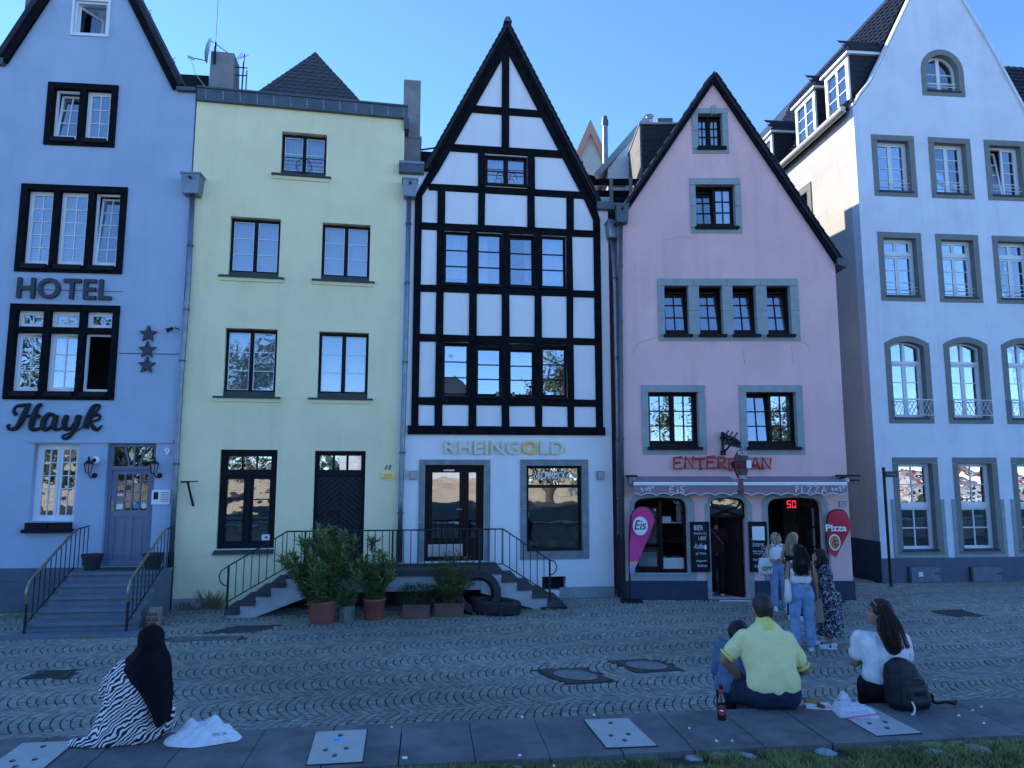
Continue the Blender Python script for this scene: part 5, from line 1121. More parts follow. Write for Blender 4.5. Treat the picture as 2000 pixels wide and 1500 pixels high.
for n_, x in enumerate((1775, 1895)):
    u0, u1, z0, z1 = W2((x, 1108), (x + 60, 1136)); b = MB().box(u0, u1, -.055, -.031, z0, z1).build('cellar_hatch', 'hatch_grey', cor); MB().box(u0 - .06, u0, -.09, -.031, z0 - .05, z1 + .02).box(u1 - .14, u1 - .02, -.068, -.056, z0 + .2, z0 + .23).build('hatch_hinge', 'sign_grey', b); MB().box(u0 - .15, u1 + .2, -.10, -.031, z0 - .06, z0 - .03).build('hatch_ledge', 'sign_grey', b)
    if n_ == 0: MB().box(u0 + .22, u0 + .33, -.058, -.055, z0 + .14, z0 + .25).build('hatch_notice', 'paper', b)
# roof: steep left slope with pantiles, three slated dormers; right slope
prof = [(-.22, 12.62)] + gab[2:7] + [gab[7]]
b = MB()
for (a, c) in zip(prof, prof[1:]): b.prism([a, c, (c[0], c[1] + .1), (a[0], a[1] + .1)], .10, 12.3)
for (a, c) in zip(gab[7:], gab[8:]): b.prism([a, c, (c[0], c[1] + .1), (a[0], a[1] + .1)], .10, 12.3)
rf = b.build('roof', 'roof_tile', cor)
b = MB()
for (a, c) in zip(gab[:7], gab[1:8]): b.prism([(a[0] - .03, a[1]), (c[0] - .03, c[1]), (c[0] - .03, c[1] + .09), (a[0] - .03, a[1] + .09)], -.05, .16)
for (a, c) in zip(gab[7:], gab[8:]): b.prism([a, c, (c[0] + .03, c[1] + .09), (a[0] + .03, a[1] + .09)], -.05, .16)
b.build('gable_coping', 'stucco_grey_white', cor)
a, c = Vector((.55, 0, 13.44)), Vector((2.70, 0, 17.55)); vd = (c - a)
tiles(rf, 'roof_tile', 'roof_tile', (.50, 8.0, 13.36), (0, -1, 0), vd, int(vd.length / .30), int(7.8 / .22), .22, .30, th=.045, jit=.004, stag=False, pan=.022)
a2, c2 = Vector((-.2, 0, 12.68)), Vector((.53, 0, 13.42)); tiles(rf, 'roof_tile', 'roof_tile', (-.22, 8.0, 12.70), (0, -1, 0), (c2 - a2), 3, int(7.8 / .22), .22, .33, th=.045, jit=.004, stag=False, limit=40, pan=.022)
MB().tube([(-.26, .05, 12.66), (-.26, 12, 12.66)], .075, 8).tube([(-.2, .05, 12.58), (-.2, 12, 12.58)], .03, 6).build('eaves_gutter', 'stucco_cream', cor)
for dep in (.95, 2.75, 5.6):
    u = .20; hw_ = .62; z0, z1 = 13.06, 14.42
    d = MB().box(u - .0, u + 1.5, dep - hw_, dep - hw_ + .08, z0 - .1, z1).box(u, u + 1.5, dep + hw_ - .08, dep + hw_, z0 - .1, z1).build('dormer', 'slate', cor)
    MB().ring(dep - hw_ + .02, dep + hw_ - .02, z0 - .06, z1 - .02, .13, -.06, .02, Matrix.Translation((u, 0, 0)) @ Matrix.Rotation(R(90), 4, 'Z') @ Matrix.Diagonal((1, -1, 1, 1))).build('dormer_front', 'frame_white', d)
    Mz = Matrix.Translation((u, 0, 0)) @ Matrix.Rotation(R(90), 4, 'Z') @ Matrix.Diagonal((1, -1, 1, 1))
    b = MB()
    for k in (1, 2): zz = z0 + .07 + (z1 - z0 - .22) * k / 3; b.box(dep - hw_ + .15, dep + hw_ - .15, -.03, .0, zz - .012, zz + .012, Mz)
    b.box(dep - .04, dep + .04, -.04, .01, z0 + .07, z1 - .15, Mz).build('glazing_bar', 'frame_white', d)
    pane(d, dep - hw_ + .14, dep + hw_ - .14, z0 + .06, z1 - .14, -.01, 'glass', Mz); MB().box(dep - hw_ + .1, dep + hw_ - .1, .18, .2, z0, z1 - .1, Mz).build('blind', 'curtain', d)
    MB().box(u - .14, u + 1.6, dep - hw_ - .1, dep + hw_ + .1, z1, z1 + .08).build('dormer_eaves', 'frame_white', d)
    MB().cube8([(u - .16, dep - hw_ - .12, z1 + .08), (u + 1.9, dep - hw_ - .12, z1 + .08), (u + 1.9, dep + hw_ + .12, z1 + .08), (u - .16, dep + hw_ + .12, z1 + .08), (u + .35, dep - hw_ + .3, z1 + .62), (u + 1.9, dep - hw_ + .3, z1 + .62), (u + 1.9, dep + hw_ - .3, z1 + .62), (u + .35, dep + hw_ - .3, z1 + .62)]).build('dormer_roof', 'slate', d)
    tiles(d, 'cheek_slate', 'slate', (u + .02, dep - hw_, z0 - .1), (1, 0, 0), (0, 0, 1), 9, 6, .22, .16, th=.012, round_=True, jit=.06, keep=lambda u, v: .1 < u < 1.4)
    tiles(d, 'dormer_slate', 'slate', (u - .05, dep - hw_ - .11, z1 + .09), (1, 0, 0), (0, .42, .54), 4, 6, .24, .16, th=.012, jit=.03)
w = MB().ring(4.6, 5.6, 9.8, 11.3, .08, .0, .06, Matrix.Rotation(R(90), 4, 'Z') @ Matrix.Diagonal((1, -1, 1, 1)) @ Matrix.Translation((-2.0, 0, 0))).build('window', 'frame_white', cor)
MB().ring(2.35, 3.85, 9.55, 11.55, .22, .001, .03, Matrix.Rotation(R(90), 4, 'Z')).build('stone_surround', 'stone_olive', w); Mz = Matrix.Rotation(R(90), 4, 'Z'); pane(w, 2.6, 3.6, 9.8, 11.3, .02, 'glass', Mz)
# street name post at the corner
u, z = q(1741, 1139, -.9); po = PW.world(*[u, -.55, 0]); tp = PW.uv(1727, 918, -.55); bt = PW.uv(1740, 1141, -.55)
sp_ = thing('street_sign', 'slim black post with a small dark street name plate at the house corner', 'sign', PW.world(bt[0], -.55, 0), PW.a)
MB().tube([(0, 0, 0), (0, 0, tp[1])], .035, 8).ball((0, 0, tp[1] + .03), .045).build('post', 'iron', sp_)
u0, u1, z0, z1 = PW.rect((1729, 920.5), (1753, 932), -.55); MB().box(u0 - bt[0], u1 - bt[0], -.012, .012, z0, z1).ring(u0 - bt[0], u1 - bt[0], z0, z1, .015, -.016, -.012).build('name_plate', 'sign_grey', sp_); fit_text('Mauthgasse', u0 - bt[0] + .03, u1 - bt[0] - .03, z0 + .035, z1 - .035, .003, -.0125, parent=sp_, m='stone_trim')

# ================================================================== HOUSES BEHIND
def bpx(px, py, Y):
    d = ray(px, py); k = Y / d[1]; return d[0] * k, CAM_H + d[2] * k
# pale gable with salmon verge
Yb = 27.; ax, az = bpx(1153, 236, Yb); lx, lz = bpx(1112, 330, Yb); rx, rz = bpx(1196, 330, Yb); sl = (az - lz) / (ax - lx)
g1 = thing('gabled_house', 'distant cream gable with a salmon verge seen behind the timbered roof', 'house', (0, Yb, 0))
wdt = 3.2
MB().prism([(ax - wdt, 0), (ax + wdt, 0), (ax + wdt, az - wdt * sl), (ax, az - .05), (ax - wdt, az - wdt * sl)], .1, 6).build('wall', 'stucco_cream', g1)
mat('salmon', (.55, .30, .22), .9, var=.08)
b = MB()
for s_ in (-1, 1): b.prism([(ax + s_ * wdt, az - wdt * sl - .45), (ax + s_ * wdt, az - wdt * sl + .05), (ax, az + .05), (ax, az - .55)], -.05, .1)
b.build('verge_board', 'salmon', g1)
MB().prism([(ax - wdt - .1, az - wdt * sl), (ax, az + .06), (ax + wdt + .1, az - wdt * sl), (ax + wdt + .1, az - wdt * sl - .2), (ax, az - .3), (ax - wdt - .1, az - wdt * sl - .2)], .102, 6.2).build('roof', 'slate', g1)
fx, fz = bpx(1180, 228, 26); fl = thing('flue_pipe', 'tall thin metal flue rising beside the cream gable', 'chimney', (fx, 26, 0)); MB().tube([(0, 0, 8), (.03, 0, fz - .35)], .10, 10).build('flue', 'zinc', fl); MB().lathe([(.13, fz - .36), (.13, fz - .15), (.1, fz - .13), (.09, fz), (.03, fz + .04)], 12, (.03, 0, 0)).build('flue_cap', 'lead', fl)
# white house with slated dormer, partly hidden by the pink roof
g2 = thing('white_house', 'white sloping house gable with a vent cowl between the two roofs', 'house', (0, 20, 0))
def B2(x, y, dy=0): return bpx(x, y, 20 + dy)
x0, z0 = B2(1187, 330); x1, z1 = B2(1255, 244); xr = x1 + .5
MB().add([(x0, 0, 7.5), (xr, 0, 7.5), (xr, 0, z1), (x1, 0, z1), (x0, 0, z0), (x0, 2.5, 7.5), (xr, 2.5, 7.5), (xr, 2.5, z1), (x1, 2.5, z1), (x0, 2.5, z0)], [(0, 1, 2, 3, 4), (9, 8, 7, 6, 5), (0, 4, 9, 5), (4, 3, 8, 9), (3, 2, 7, 8), (1, 6, 7, 2)]).build('wall', 'stucco_white', g2)
MB().bar((x0 - .35, z0 - .25), (x1 + .1, z1 + .15), .16, -.15, 2.6).build('verge_board', 'stone_trim', g2)
MB().box(x0 - .2, x0 + .5, -.2, 0, z0 - .55, z0 - .4).build('eaves_gutter', 'zinc', g2)
DY = 18.0
d0, dz = bpx(1252, 244, DY); d1, _ = bpx(1325, 244, DY); d0 -= PK.o[0]; d1 -= PK.o[0]; dd = DY - PK.o[1]
d = MB().box(d0, d1 + .6, dd, dd + 1.8, 9.0, dz).build('dormer', 'slate', pink); tiles(d, 'dormer_slate', 'slate', (d0, dd, dz - 2.1), (1, 0, 0), (0, 0, 1), 14, 4, .22, .15, th=.012, round_=True, jit=.06, keep=lambda u, v: .1 < u < .95)
MB().box(d0 - .04, d0, dd, dd + 1.8, dz - 2.2, dz - .02).build('dormer_cheek', 'slate_light', d); MB().box(d0 - .06, d1 + .6, dd - .06, dd + 1.9, dz, dz + .05).build('dormer_roof', 'stone_trim', d)
vx, vz = bpx(1268, 224, 20); dz = bpx(1268, 244, 20)[1]; MB().lathe([(.09, vz - .45), (.09, vz - .18), (.13, vz - .17), (.1, vz - .1), (.1, vz - .06), (.15, vz - .05), (.03, vz)], 12, (vx, 0, 0)).build('vent_cowl', 'steel', g2); MB().box(vx + .25, vx + .7, 0, .5, dz + .05, dz + .22).build('roof_hatch', 'lead', g2)
# dark timber roof terrace rail behind the gutters
tr = thing('roof_terrace', 'dark timber railing of a roof terrace between the timbered and pink houses', 'railing', (0, 18.0, 0))
a, za = bpx(1146, 349, 18); c, _ = bpx(1262, 352, 18); zb = bpx(1190, 376, 18)[1]; zd = bpx(1190, 398, 18)[1]
for z_ in (za - .16, zb - .1, zd - .1): MB().box(a, c, 0, .06, z_, z_ + .16).build('rail', 'timber', tr)
for x_ in (bpx(1190, 350, 18)[0], bpx(1228, 350, 18)[0]): MB().box(x_, x_ + .09, -.03, -.001, zd - .3, za - .0).build('post', 'concrete', tr)
MB().box(a - .3, c, .4, 3, zd - .5, zd - .2).build('terrace_floor', 'lead', tr); MB().lathe([(.18, 0), (.24, .06), (.24, .24)], 12, (bpx(1152, 345, 18)[0] - .05, .3, za - .1)).build('tub', 'timber', tr)
MB().box(a - .2, c + .5, 1.2, 1.3, zd - 1, za + .1).build('parapet', 'stucco_white', tr)
# dark tiled roof cut by the right picture edge
g3 = thing('tiled_roof', 'dark pantiled roof showing right of the pale corner gable', 'roof', PW.world(6.1, 2.0, 0), PW.a)
p0 = PW.uv(1946, 112, 2.0); 
MB().box(-.4, 6, .4, 9, 0, 11.9).build('wall', 'stucco_grey_white', g3)
MB().add([(-.6, .2, 11.7), (6, .2, 11.7), (6, 3.9, 18), (2.6, 3.9, 18), (-.6, 8, 11.7), (6, 8, 11.7)], [(0, 1, 2, 3), (4, 3, 2, 5), (0, 3, 4)]).build('roof_core', 'roof_tile', g3)
MB().tube([(-.6, .2, 11.7), (2.6, 3.9, 18)], .08, 6).build('hip_capping', 'roof_tile', g3)
tiles(g3, 'roof_tile', 'roof_tile', (-.7, .15, 11.6), (1, 0, 0), (0, .5, .86), 28, 28, .24, .26, keep=lambda u, v: u > v * .44 + .1 and u < 6, th=.045, jit=.004, stag=False, limit=150, pan=.022)
# ================================================================== GROUND
mat('joint_soil', (.045, .050, .035), .95, var=.5, vs=6, bump=.4, bs=60, col2=(.022, .040, .014))
mat('granite', (.275, .275, .235), .75, var=.2, vs=9, bump=.35, bs=70, attr='tint')
mat('paving', (.36, .31, .24), .9, var=.15, vs=1.5, bump=.3)
mat('soil', (.045, .04, .028), .95, var=.4, vs=5, bump=.5, col2=(.02, .03, .012))
mat('grass', (.20, .22, .07), .85, var=.4, vs=3, col2=(.09, .12, .035))
mat('grass_dry', (.22, .18, .09), .9, var=.3, vs=6)
mat('slab_stone', (.15, .15, .148), .7, var=.25, vs=3.0, bump=.35, bs=35, col2=(.085, .087, .088), streak=.45)
mat('cast_iron', (.095, .085, .08), .6, .3, var=.3, vs=10, bump=.2)
mat('cover_fill', (.22, .225, .22), .85, var=.25, vs=12, bump=.4)
mat('plate_steel', (.50, .54, .50), .5, .35, var=.08, vs=5)
mat('rough_stone', (.33, .35, .36), .9, var=.25, vs=8, bump=.6, bs=20)
street = MB().add([(-400, 4.9, -.006), (400, 4.9, -.006), (400, 500, -.006), (-400, 500, -.006)], [(0, 1, 2, 3)]).build('street', 'joint_soil', kind='structure')
BA = R(9.5); bt_ = np.array([math.cos(BA), math.sin(BA)]); bn_ = np.array([-math.sin(BA), math.cos(BA)])
covers = [((.43, 10.40), (.92, 9.77), (1.35, 9.89), (1.13, 10.48)), ((1.57, 10.86), (1.72, 10.33), (2.45, 10.38), (2.29, 10.95)), ((8.45, 14.71), (8.51, 14.11), (9.17, 14.21), (9.11, 14.82)), ((-6.60, 10.36), (-6.62, 10.02), (-6.10, 10.06), (-6.2, 10.40))]
covers[0] = ((.36, 10.42), (.72, 9.80), (1.37, 9.90), (1.05, 10.50)); covers[1] = ((1.46, 10.88), (1.74, 10.32), (2.42, 10.42), (2.16, 10.96))
drain = ((-5.75, 12.1), (-5.75, 12.42), (-4.6, 12.5), (-4.6, 12.2)); patch = ((-5.35, 12.7), (-4.5, 12.75), (-4.25, 13.35), (-5.0, 13.3))
def inside(p, Q):
    s_ = [(Q[(i + 1) % 4][0] - Q[i][0]) * (p[1] - Q[i][1]) - (Q[(i + 1) % 4][1] - Q[i][1]) * (p[0] - Q[i][0]) for i in range(4)]
    return all(v > -.03 for v in s_) or all(v < .03 for v in s_)
def shop_clear(x, y):
    for pl, u0, u1 in ((PB, -6, .3), (PY, -5, 0), (PH, -5, 0), (PK, 0, 5.05), (PW, -.1, 9)):
        d = np.array([x, y, 0]) - pl.o; u, n_ = d @ pl.t, d @ pl.n
        if u0 <= u <= u1 and n_ > -.03: return False
    return y < 26
ST = []; BW = .90; PT = .106; rj = random.Random(3)
for bnd in range(-2, 15):
    v0 = 5.6 + bnd * BW; ph = rj.random() * PT; drift = rj.uniform(-.03, .03)
    for k in range(-150, 160):
        nst = 10; js = rj.random() * .5
        for j in range(nst):
            va, vb = -BW / 2 + BW * (j + (js - .25 if j else 0)) / nst, -BW / 2 + BW * (j + 1 + (js - .25 if j < nst - 1 else 0)) / nst
            def P(kk, v): u = kk * PT + ph + 0.85 * v * v / BW - .15; return u, v0 + v
            g_ = .0095; ga = .0082 * math.sqrt(1 + (1.7 * (va + vb) / 2 / BW) ** 2); c = []
            for kk, v in ((k + ga / PT, va + g_), (k + 1 - ga / PT, va + g_), (k + 1 - ga / PT, vb - g_), (k + ga / PT, vb - g_)):
                u, w_ = P(kk, v); w_ += .012 * math.sin(u * 2.1 + bnd); c.append(bt_ * u + bn_ * w_ + np.array([rj.gauss(0, .0035), rj.gauss(0, .0035)]))
            m_ = sum(c) / 4
            if m_[1] < 7.0 or abs(m_[0]) > .80 * m_[1] + .8 or m_[1] > 21: continue
            if any(inside(m_, q_) for q_ in covers + [drain, patch]) or not shop_clear(*m_): continue
            ST.append((c, m_))
def stone_geo(c, z, tl):
    m_ = sum(c) / 4; top = [m_ + (p - m_) * .88 for p in c]
    zs = [z + tl[0] * (p[0] - m_[0]) + tl[1] * (p[1] - m_[1]) for p in c]
    return [(p[0], p[1], -.03) for p in c] + [(p[0], p[1], q_ - .006) for p, q_ in zip(c, zs)] + [(p[0], p[1], q_) for p, q_ in zip(top, zs)]
SF = [(0, 1, 5, 4), (1, 2, 6, 5), (2, 3, 7, 6), (3, 0, 4, 7), (4, 5, 9, 8), (5, 6, 10, 9), (6, 7, 11, 10), (7, 4, 8, 11), (8, 9, 10, 11)]
def tint_attr(me, cols, per):
    a = me.color_attributes.new('tint', 'FLOAT_COLOR', 'POINT'); a.data.foreach_set('color', np.repeat(np.array(cols, 'f'), per, axis=0).ravel())
vis = []
for n_, (c, m_) in enumerate(ST):
    x, y = project(m_[0], m_[1], 0); vis.append((y if (0 <= x <= 2000 and y < 1436 - .041 * x) else -1, n_))
big = {n_ for y, n_ in sorted(vis, reverse=True)[:300]}
rest = MB(); cols = []
for n_, (c, m_) in enumerate(ST):
    z = rj.uniform(-.003, .004) + .006; tl = (rj.gauss(0, .03), rj.gauss(0, .03)); b_ = max(.55, min(1.35, rj.gauss(1, .11))) * (1 + .10 * math.sin(m_[0] * .9 + 1.3 * math.sin(m_[1] * .7)) + .08 * math.sin(m_[1] * 1.9 + m_[0] * .5)); col = (b_ * rj.uniform(.96, 1.05), b_, b_ * rj.uniform(.96, 1.04), 1)
    if n_ in big:
        mb = MB().add(stone_geo([p - m_ for p in c], z, tl), SF); me = mb.mesh('cobblestone'); tint_attr(me, [col], 12); o = link('cobblestone', me, street, 'granite'); o.location = (m_[0], m_[1], 0)
    else: rest.add(stone_geo(c, z, tl), SF); cols.append(col)
me = rest.mesh('cobblestones'); tint_attr(me, cols, 12); link('cobblestones', me, street, 'granite', kind='stuff')
# manhole covers and other metal in the street
def poly_obj(name, Q, z0, z1, m, parent=None, inset=0., c=None):
    n_ = len(Q); cx = sum(p[0] for p in Q) / n_; cy = sum(p[1] for p in Q) / n_; Q = [(cx + (p[0] - cx) * (1 - inset), cy + (p[1] - cy) * (1 - inset)) for p in Q]
    if c: Q = [(p[0] - c[0], p[1] - c[1]) for p in Q]
    a_ = sum(Q[i][0] * Q[(i + 1) % n_][1] - Q[(i + 1) % n_][0] * Q[i][1] for i in range(n_))
    if a_ < 0: Q = Q[::-1]
    b = MB().add([(x, y, z0) for x, y in Q] + [(x, y, z1) for x, y in Q], [tuple(range(n_))[::-1], tuple(range(n_, 2 * n_))] + [(i, (i + 1) % n_, (i + 1) % n_ + n_, i + n_) for i in range(n_)])
    return b.build(name, m, parent)
for n_, Q in enumerate(covers):
    cx = sum(p[0] for p in Q) / 4; cy = sum(p[1] for p in Q) / 4
    lab = ['iron manhole cover with a pale round filling, the nearer of the pair in mid street', 'iron manhole cover with a pale round filling, the farther of the pair in mid street', 'plain dark square cover in the cobbles before the corner house', 'small dark drain cover in the cobbles left of the hooded woman'][n_]
    t = thing('manhole_cover', lab, 'manhole cover', (cx, cy, 0)); poly_obj('cover_frame', Q, -.03, .008, 'cast_iron', t, 0, (cx, cy))
    if n_ < 2:
        R_ = .225; e1 = np.array(Q[3]) - np.array(Q[0]); e2 = np.array(Q[1]) - np.array(Q[0]); e1 = e1 * .5; e2 = e2 * .5
        P = [tuple(e1 * .78 * math.cos(a_) + e2 * .78 * math.sin(a_)) for a_ in np.linspace(0, 2 * math.pi, 29)[:-1]]
        poly_obj('cover_rim', [(x * 1.06, y * 1.06) for x, y in P], .0, .0115, 'iron', t); poly_obj('cover_plate', P, .0, .0135, 'cover_fill', t)
        b = MB()
        for k in range(9):
            for sg in (-1, 1):
                f = sg * (.82 + .018 * k); 
                a_ = -e2 * .95 + e1 * f; c_ = e2 * .95 + e1 * f; b.tube([(a_[0], a_[1], .008), (c_[0], c_[1], .008)], .004, 4)
        b.build('cover_ribs', 'cast_iron', t, kind='stuff')
    else:
        b = MB(); e1 = np.array(Q[3]) - np.array(Q[0]); e2 = np.array(Q[1]) - np.array(Q[0])
        for k in range(8): a_ = -e2 * .46 + e1 * (-.42 + .12 * k); c_ = e2 * .46 + e1 * (-.42 + .12 * k); b.tube([(a_[0], a_[1], .008), (c_[0], c_[1], .008)], .006, 4)
        b.build('cover_ribs', 'iron', t, kind='stuff')
cx, cy = -5.2, 12.3; t = thing('drain_slab', 'flat stone drain slab with a row of small holes near the hotel steps', 'drain', (cx, cy, 0)); poly_obj('slab', drain, -.03, .01, 'slab_stone', t, 0, (cx, cy))
b = MB()
for k in range(5): b.box(.02 + .07 * k, .06 + .07 * k, -.02, .03, .0, .0115)
b.build('drain_holes', 'black', t, kind='stuff')
cx, cy = -4.8, 13.0; t = thing('iron_cover', 'dark worn iron cover at the foot of the left landing steps', 'manhole cover', (cx, cy, 0)); poly_obj('cover_plate', patch, -.03, .008, 'step_dark', t, 0, (cx, cy)); poly_obj('cover_rim', patch, -.03, .006, 'cast_iron', t, -.04, (cx, cy))
# ------------------------------------------------------------------ low wall of stone slabs
SA = R(6.8); st_ = np.array([math.cos(SA), math.sin(SA)]); sn_ = np.array([-math.sin(SA), math.cos(SA)]); so = np.array([-.2026, 5.873]); SZ = .85; SD = .80
lw = thing('low_wall', 'long low wall topped with dark stone slabs along the lawn', 'wall', (so[0], so[1], 0), SA)
MB().box(-30, 30, -SD + .04, -.04, -.05, SZ - .06).build('wall_base', 'concrete', lw)
x = -14.0; ks = []
xs = []; edge0 = .415 - .415
xk = -13.53
while xk < 14:
    wd = .515; g_ = .006 if random.random() < .6 else .014
    MB().box(xk + g_ * .5, xk + wd - g_ * .5, -SD, 0, SZ - .06, SZ + random.uniform(-.002, .002)).build('slab', 'slab_stone', lw); xk += wd
def plate(Q, label, sticker=False, hazy=False):
    cx = sum(p[0] for p in Q) / 4; cy = sum(p[1] for p in Q) / 4; t = thing('access_plate', label, 'cover plate', (cx, cy, SZ), 0, 'steel plates set in the wall slabs')
    poly_obj('plate_gap', Q, .002, .005, 'black', t, -.035, (cx, cy)); poly_obj('plate', Q, .003, .009, 'plate_steel', t, 0, (cx, cy))
    e1 = np.array(Q[3]) - np.array(Q[0]); e2 = np.array(Q[1]) - np.array(Q[0])
    for a_, c_ in ((.0, -.33), (-.22, .12), (.16, .10), (-.03, .30)):
        p = e1 * a_ + e2 * c_; MB().tube([(p[0] + .016 * math.cos(th), p[1] + .02 * math.sin(th), .0095) for th in np.linspace(0, 6.28, 13)[:-1]], .003, 5, True).box(p[0] - .009, p[0] + .009, p[1] - .009, p[1] + .003, .0092, .0105).build('lifting_hole', 'black', t)
    if sticker:
        p = e1 * -.05 + e2 * -.18; MB().lathe([(.048, .009), (.048, .0105)], 22, (p[0], p[1], 0)).build('sticker', 'sticker_sky', t); MB().lathe([(.018, .0105), (.018, .0112)], 12, (p[0], p[1], 0)).build('sticker_dot', 'sticker_blue', t)
mat('sticker_sky', (.25, .50, .75), .5)
plate(((-1.47, 5.58), (-1.37, 4.99), (-1.01, 5.04), (-1.10, 5.63)), 'brushed steel plate with a round blue sticker in the slab wall', True)
plate(((.57, 5.84), (.67, 5.28), (1.03, 5.32), (.92, 5.88)), 'brushed steel plate between the sticker plate and the beer bottle')
plate(((-3.52, 5.36), (-3.44, 4.82), (-3.08, 4.87), (-3.16, 5.40)), 'brushed steel plate cut by the left bottom corner')
plate(((2.62, 6.12), (2.70, 5.51), (3.06, 5.57), (2.98, 6.16)), 'brushed steel plate under the clear plastic bag')
# ------------------------------------------------------------------ lawn behind the wall, rising to the photographer
def lawn_z(x, y):
    d = (np.array([x, y]) - so) @ sn_; t = max(0, -SD - d); return SZ - .05 + min(.42, t * .10) + .012 * math.sin(x * 3.1) * math.sin(y * 2.3)
vs = []; fs = []; NX, NY = 60, 16
for j in range(NY + 1):
    for i in range(NX + 1):
        u = -40 + 80 * i / NX; d = -SD + .02 - (10 * (j / NY) ** 1.6); p = so + st_ * u + sn_ * d; z = lawn_z(*p) if j < NY - 1 else (.0 if j == NY - 1 else -.05); vs.append((p[0], p[1], z))
for j in range(NY):
    for i in range(NX): a_ = j * (NX + 1) + i; fs.append((a_, a_ + NX + 1, a_ + NX + 2, a_ + 1))
lawn = MB().add(vs, fs).build('lawn', 'soil', kind='structure')
gv = []; gf = []; gr = np.random.default_rng(5)
def blade(x, y, z, h, w_, lean, th):
    dx, dy = math.cos(th), math.sin(th); k = len(gv); bx, by = -dy * w_, dx * w_
    gv.extend([(x - bx, y - by, z), (x + bx, y + by, z), (x + dx * lean * .4 + bx * .6, y + dy * lean * .4 + by * .6, z + h * .6), (x + dx * lean * .4 - bx * .6, y + dy * lean * .4 - by * .6, z + h * .6), (x + dx * lean, y + dy * lean, z + h)])
    gf.extend([(k, k + 1, k + 2, k + 3), (k + 3, k + 2, k + 4)])
for n_ in range(60000):
    u = gr.uniform(-3.2, 6.5); d = -SD - .03 - gr.exponential(.30)
    if d < -1.7: continue
    p = so + st_ * u + sn_ * d
    dens = math.sin(p[0] * 3.7) * math.sin(p[1] * 5.1 + p[0]) + .5 * math.sin(p[0] * 11 + p[1] * 7)
    if dens < -.35 and d > -SD - .28: continue
    blade(p[0], p[1], lawn_z(*p), gr.uniform(.02, .055), gr.uniform(.0018, .0038), gr.uniform(.015, .06), gr.uniform(0, 6.28))
gm = MB(); gm.v, gm.f = gv, gf; gm.build('grass', 'grass', kind='stuff')
gv, gf = [], []
for n_ in range(130): u = gr.uniform(-1, 5); p = so + st_ * u + sn_ * (-SD - .02 - gr.exponential(.12)); blade(p[0], p[1], lawn_z(*p), gr.uniform(.05, .13), .0014, gr.uniform(.0, .06), gr.uniform(0, 6.28))
gm = MB(); gm.v, gm.f = gv, gf; gm.build('dry_stalks', 'grass_dry', kind='stuff')
def lump(name, m, c, r, seed, parent=None, flat=.5, nu=10, nv=6, **k):
    rd = random.Random(seed); b = MB().ball((0, 0, 0), (r, r * rd.uniform(.6, .9), r * flat), nu, nv); b.v = [tuple(q_ * (1 + rd.uniform(-.14, .14)) for q_ in p) for p in b.v]
    o = b.build(name, m, parent, **k); o.location = c; o.rotation_euler = (0, 0, rd.uniform(0, 3)); return o
sx = 0
for n_, (x, y, w_) in enumerate(((590, 1497, .05), (1010, 1492, .05), (1090, 1488, .06), (1215, 1484, .08), (1245, 1483, .07), (1355, 1476, .07), (1405, 1474, .09), (1455, 1472, .08), (1610, 1462, .10), (1725, 1453, .10), (1770, 1458, .08), (1815, 1449, .11), (1865, 1446, .11), (1925, 1442, .10), (1985, 1440, .10), (1910, 1462, .10), (1830, 1470, .10))):
    p = ground(x, y, SZ - .02); tag(lump('edge_stone', 'rough_stone', (p.x, p.y, lawn_z(p.x, p.y) + .0), w_, n_, flat=.28), 'rough pale stone half buried in the grass along the slab wall', 'stone', 'stones in the grass edge')
rl = random.Random(8)
for n_, (x, y) in enumerate(((792, 1482), (765, 1422), (1020, 1402), (1160, 1398), (1346, 1424), (1399, 1449), (1430, 1449), (1350, 1236), (1866, 1373), (1900, 1389), (1917, 1382), (1922, 1414), (1873, 1399), (1015, 1477), (1082, 1498))):
    p = ground(x, y, SZ if y > 1300 else .01); b = MB(); k = 7; pr = [(.013 * rl.uniform(.5, 1.2) * math.cos(6.283 * i / k), .011 * rl.uniform(.5, 1.2) * math.sin(6.283 * i / k)) for i in range(k)]
    if n_ == 0: pr = [(a_ * 1.9, c_ * 1.5) for a_, c_ in pr]
    b.add([(a_, c_, .001) for a_, c_ in pr] + [(a_ * .8, c_ * .8, .008 + .004 * (i % 2)) for i, (a_, c_) in enumerate(pr)], [tuple(range(k))[::-1], tuple(range(k, 2 * k))] + [(i, (i + 1) % k, (i + 1) % k + k, i + k) for i in range(k)])
    t = b.build('litter_scrap', 'paper'); t.location = (p.x, p.y, p.z + .002); tag(t, 'small pale scrap of litter lying on the stone', 'litter', 'scraps of litter')
# ------------------------------------------------------------------ hotel steps
hst = plane_thing('hotel_steps', 'grey blue concrete steps leading up to the hotel door', 'steps', PB)
sL, sR = -1.58, .12
zz = [.87, .70, .53, .36, .19]; nd = [-.78, -1.10, -1.42, -1.74, -2.06]
for k, (z, d) in enumerate(zip(zz, nd)):
    back = -.05 if k == 0 else nd[k - 1] + .02
    o = MB().box(sL - .0 * k, sR + .015 * k, d + .06, (-.032 if k == 0 else nd[k - 1] + .06), .0, z - .05).build('step', 'step_grey', hst)
    MB().box(sL - .02, sR + .02 + .015 * k, d, (-.033 if k == 0 else nd[k - 1] + .07), z - .05, z).build('tread', 'step_grey', o)
MB().box(sL - .22, sR + .32, -2.42, nd[-1] + .06, -.02, .045).build('base_slab', 'step_grey', hst)
MB().box(-1.2, -.45, -.62, -.12, .871, .885).build('door_mat', 'step_dark', hst)
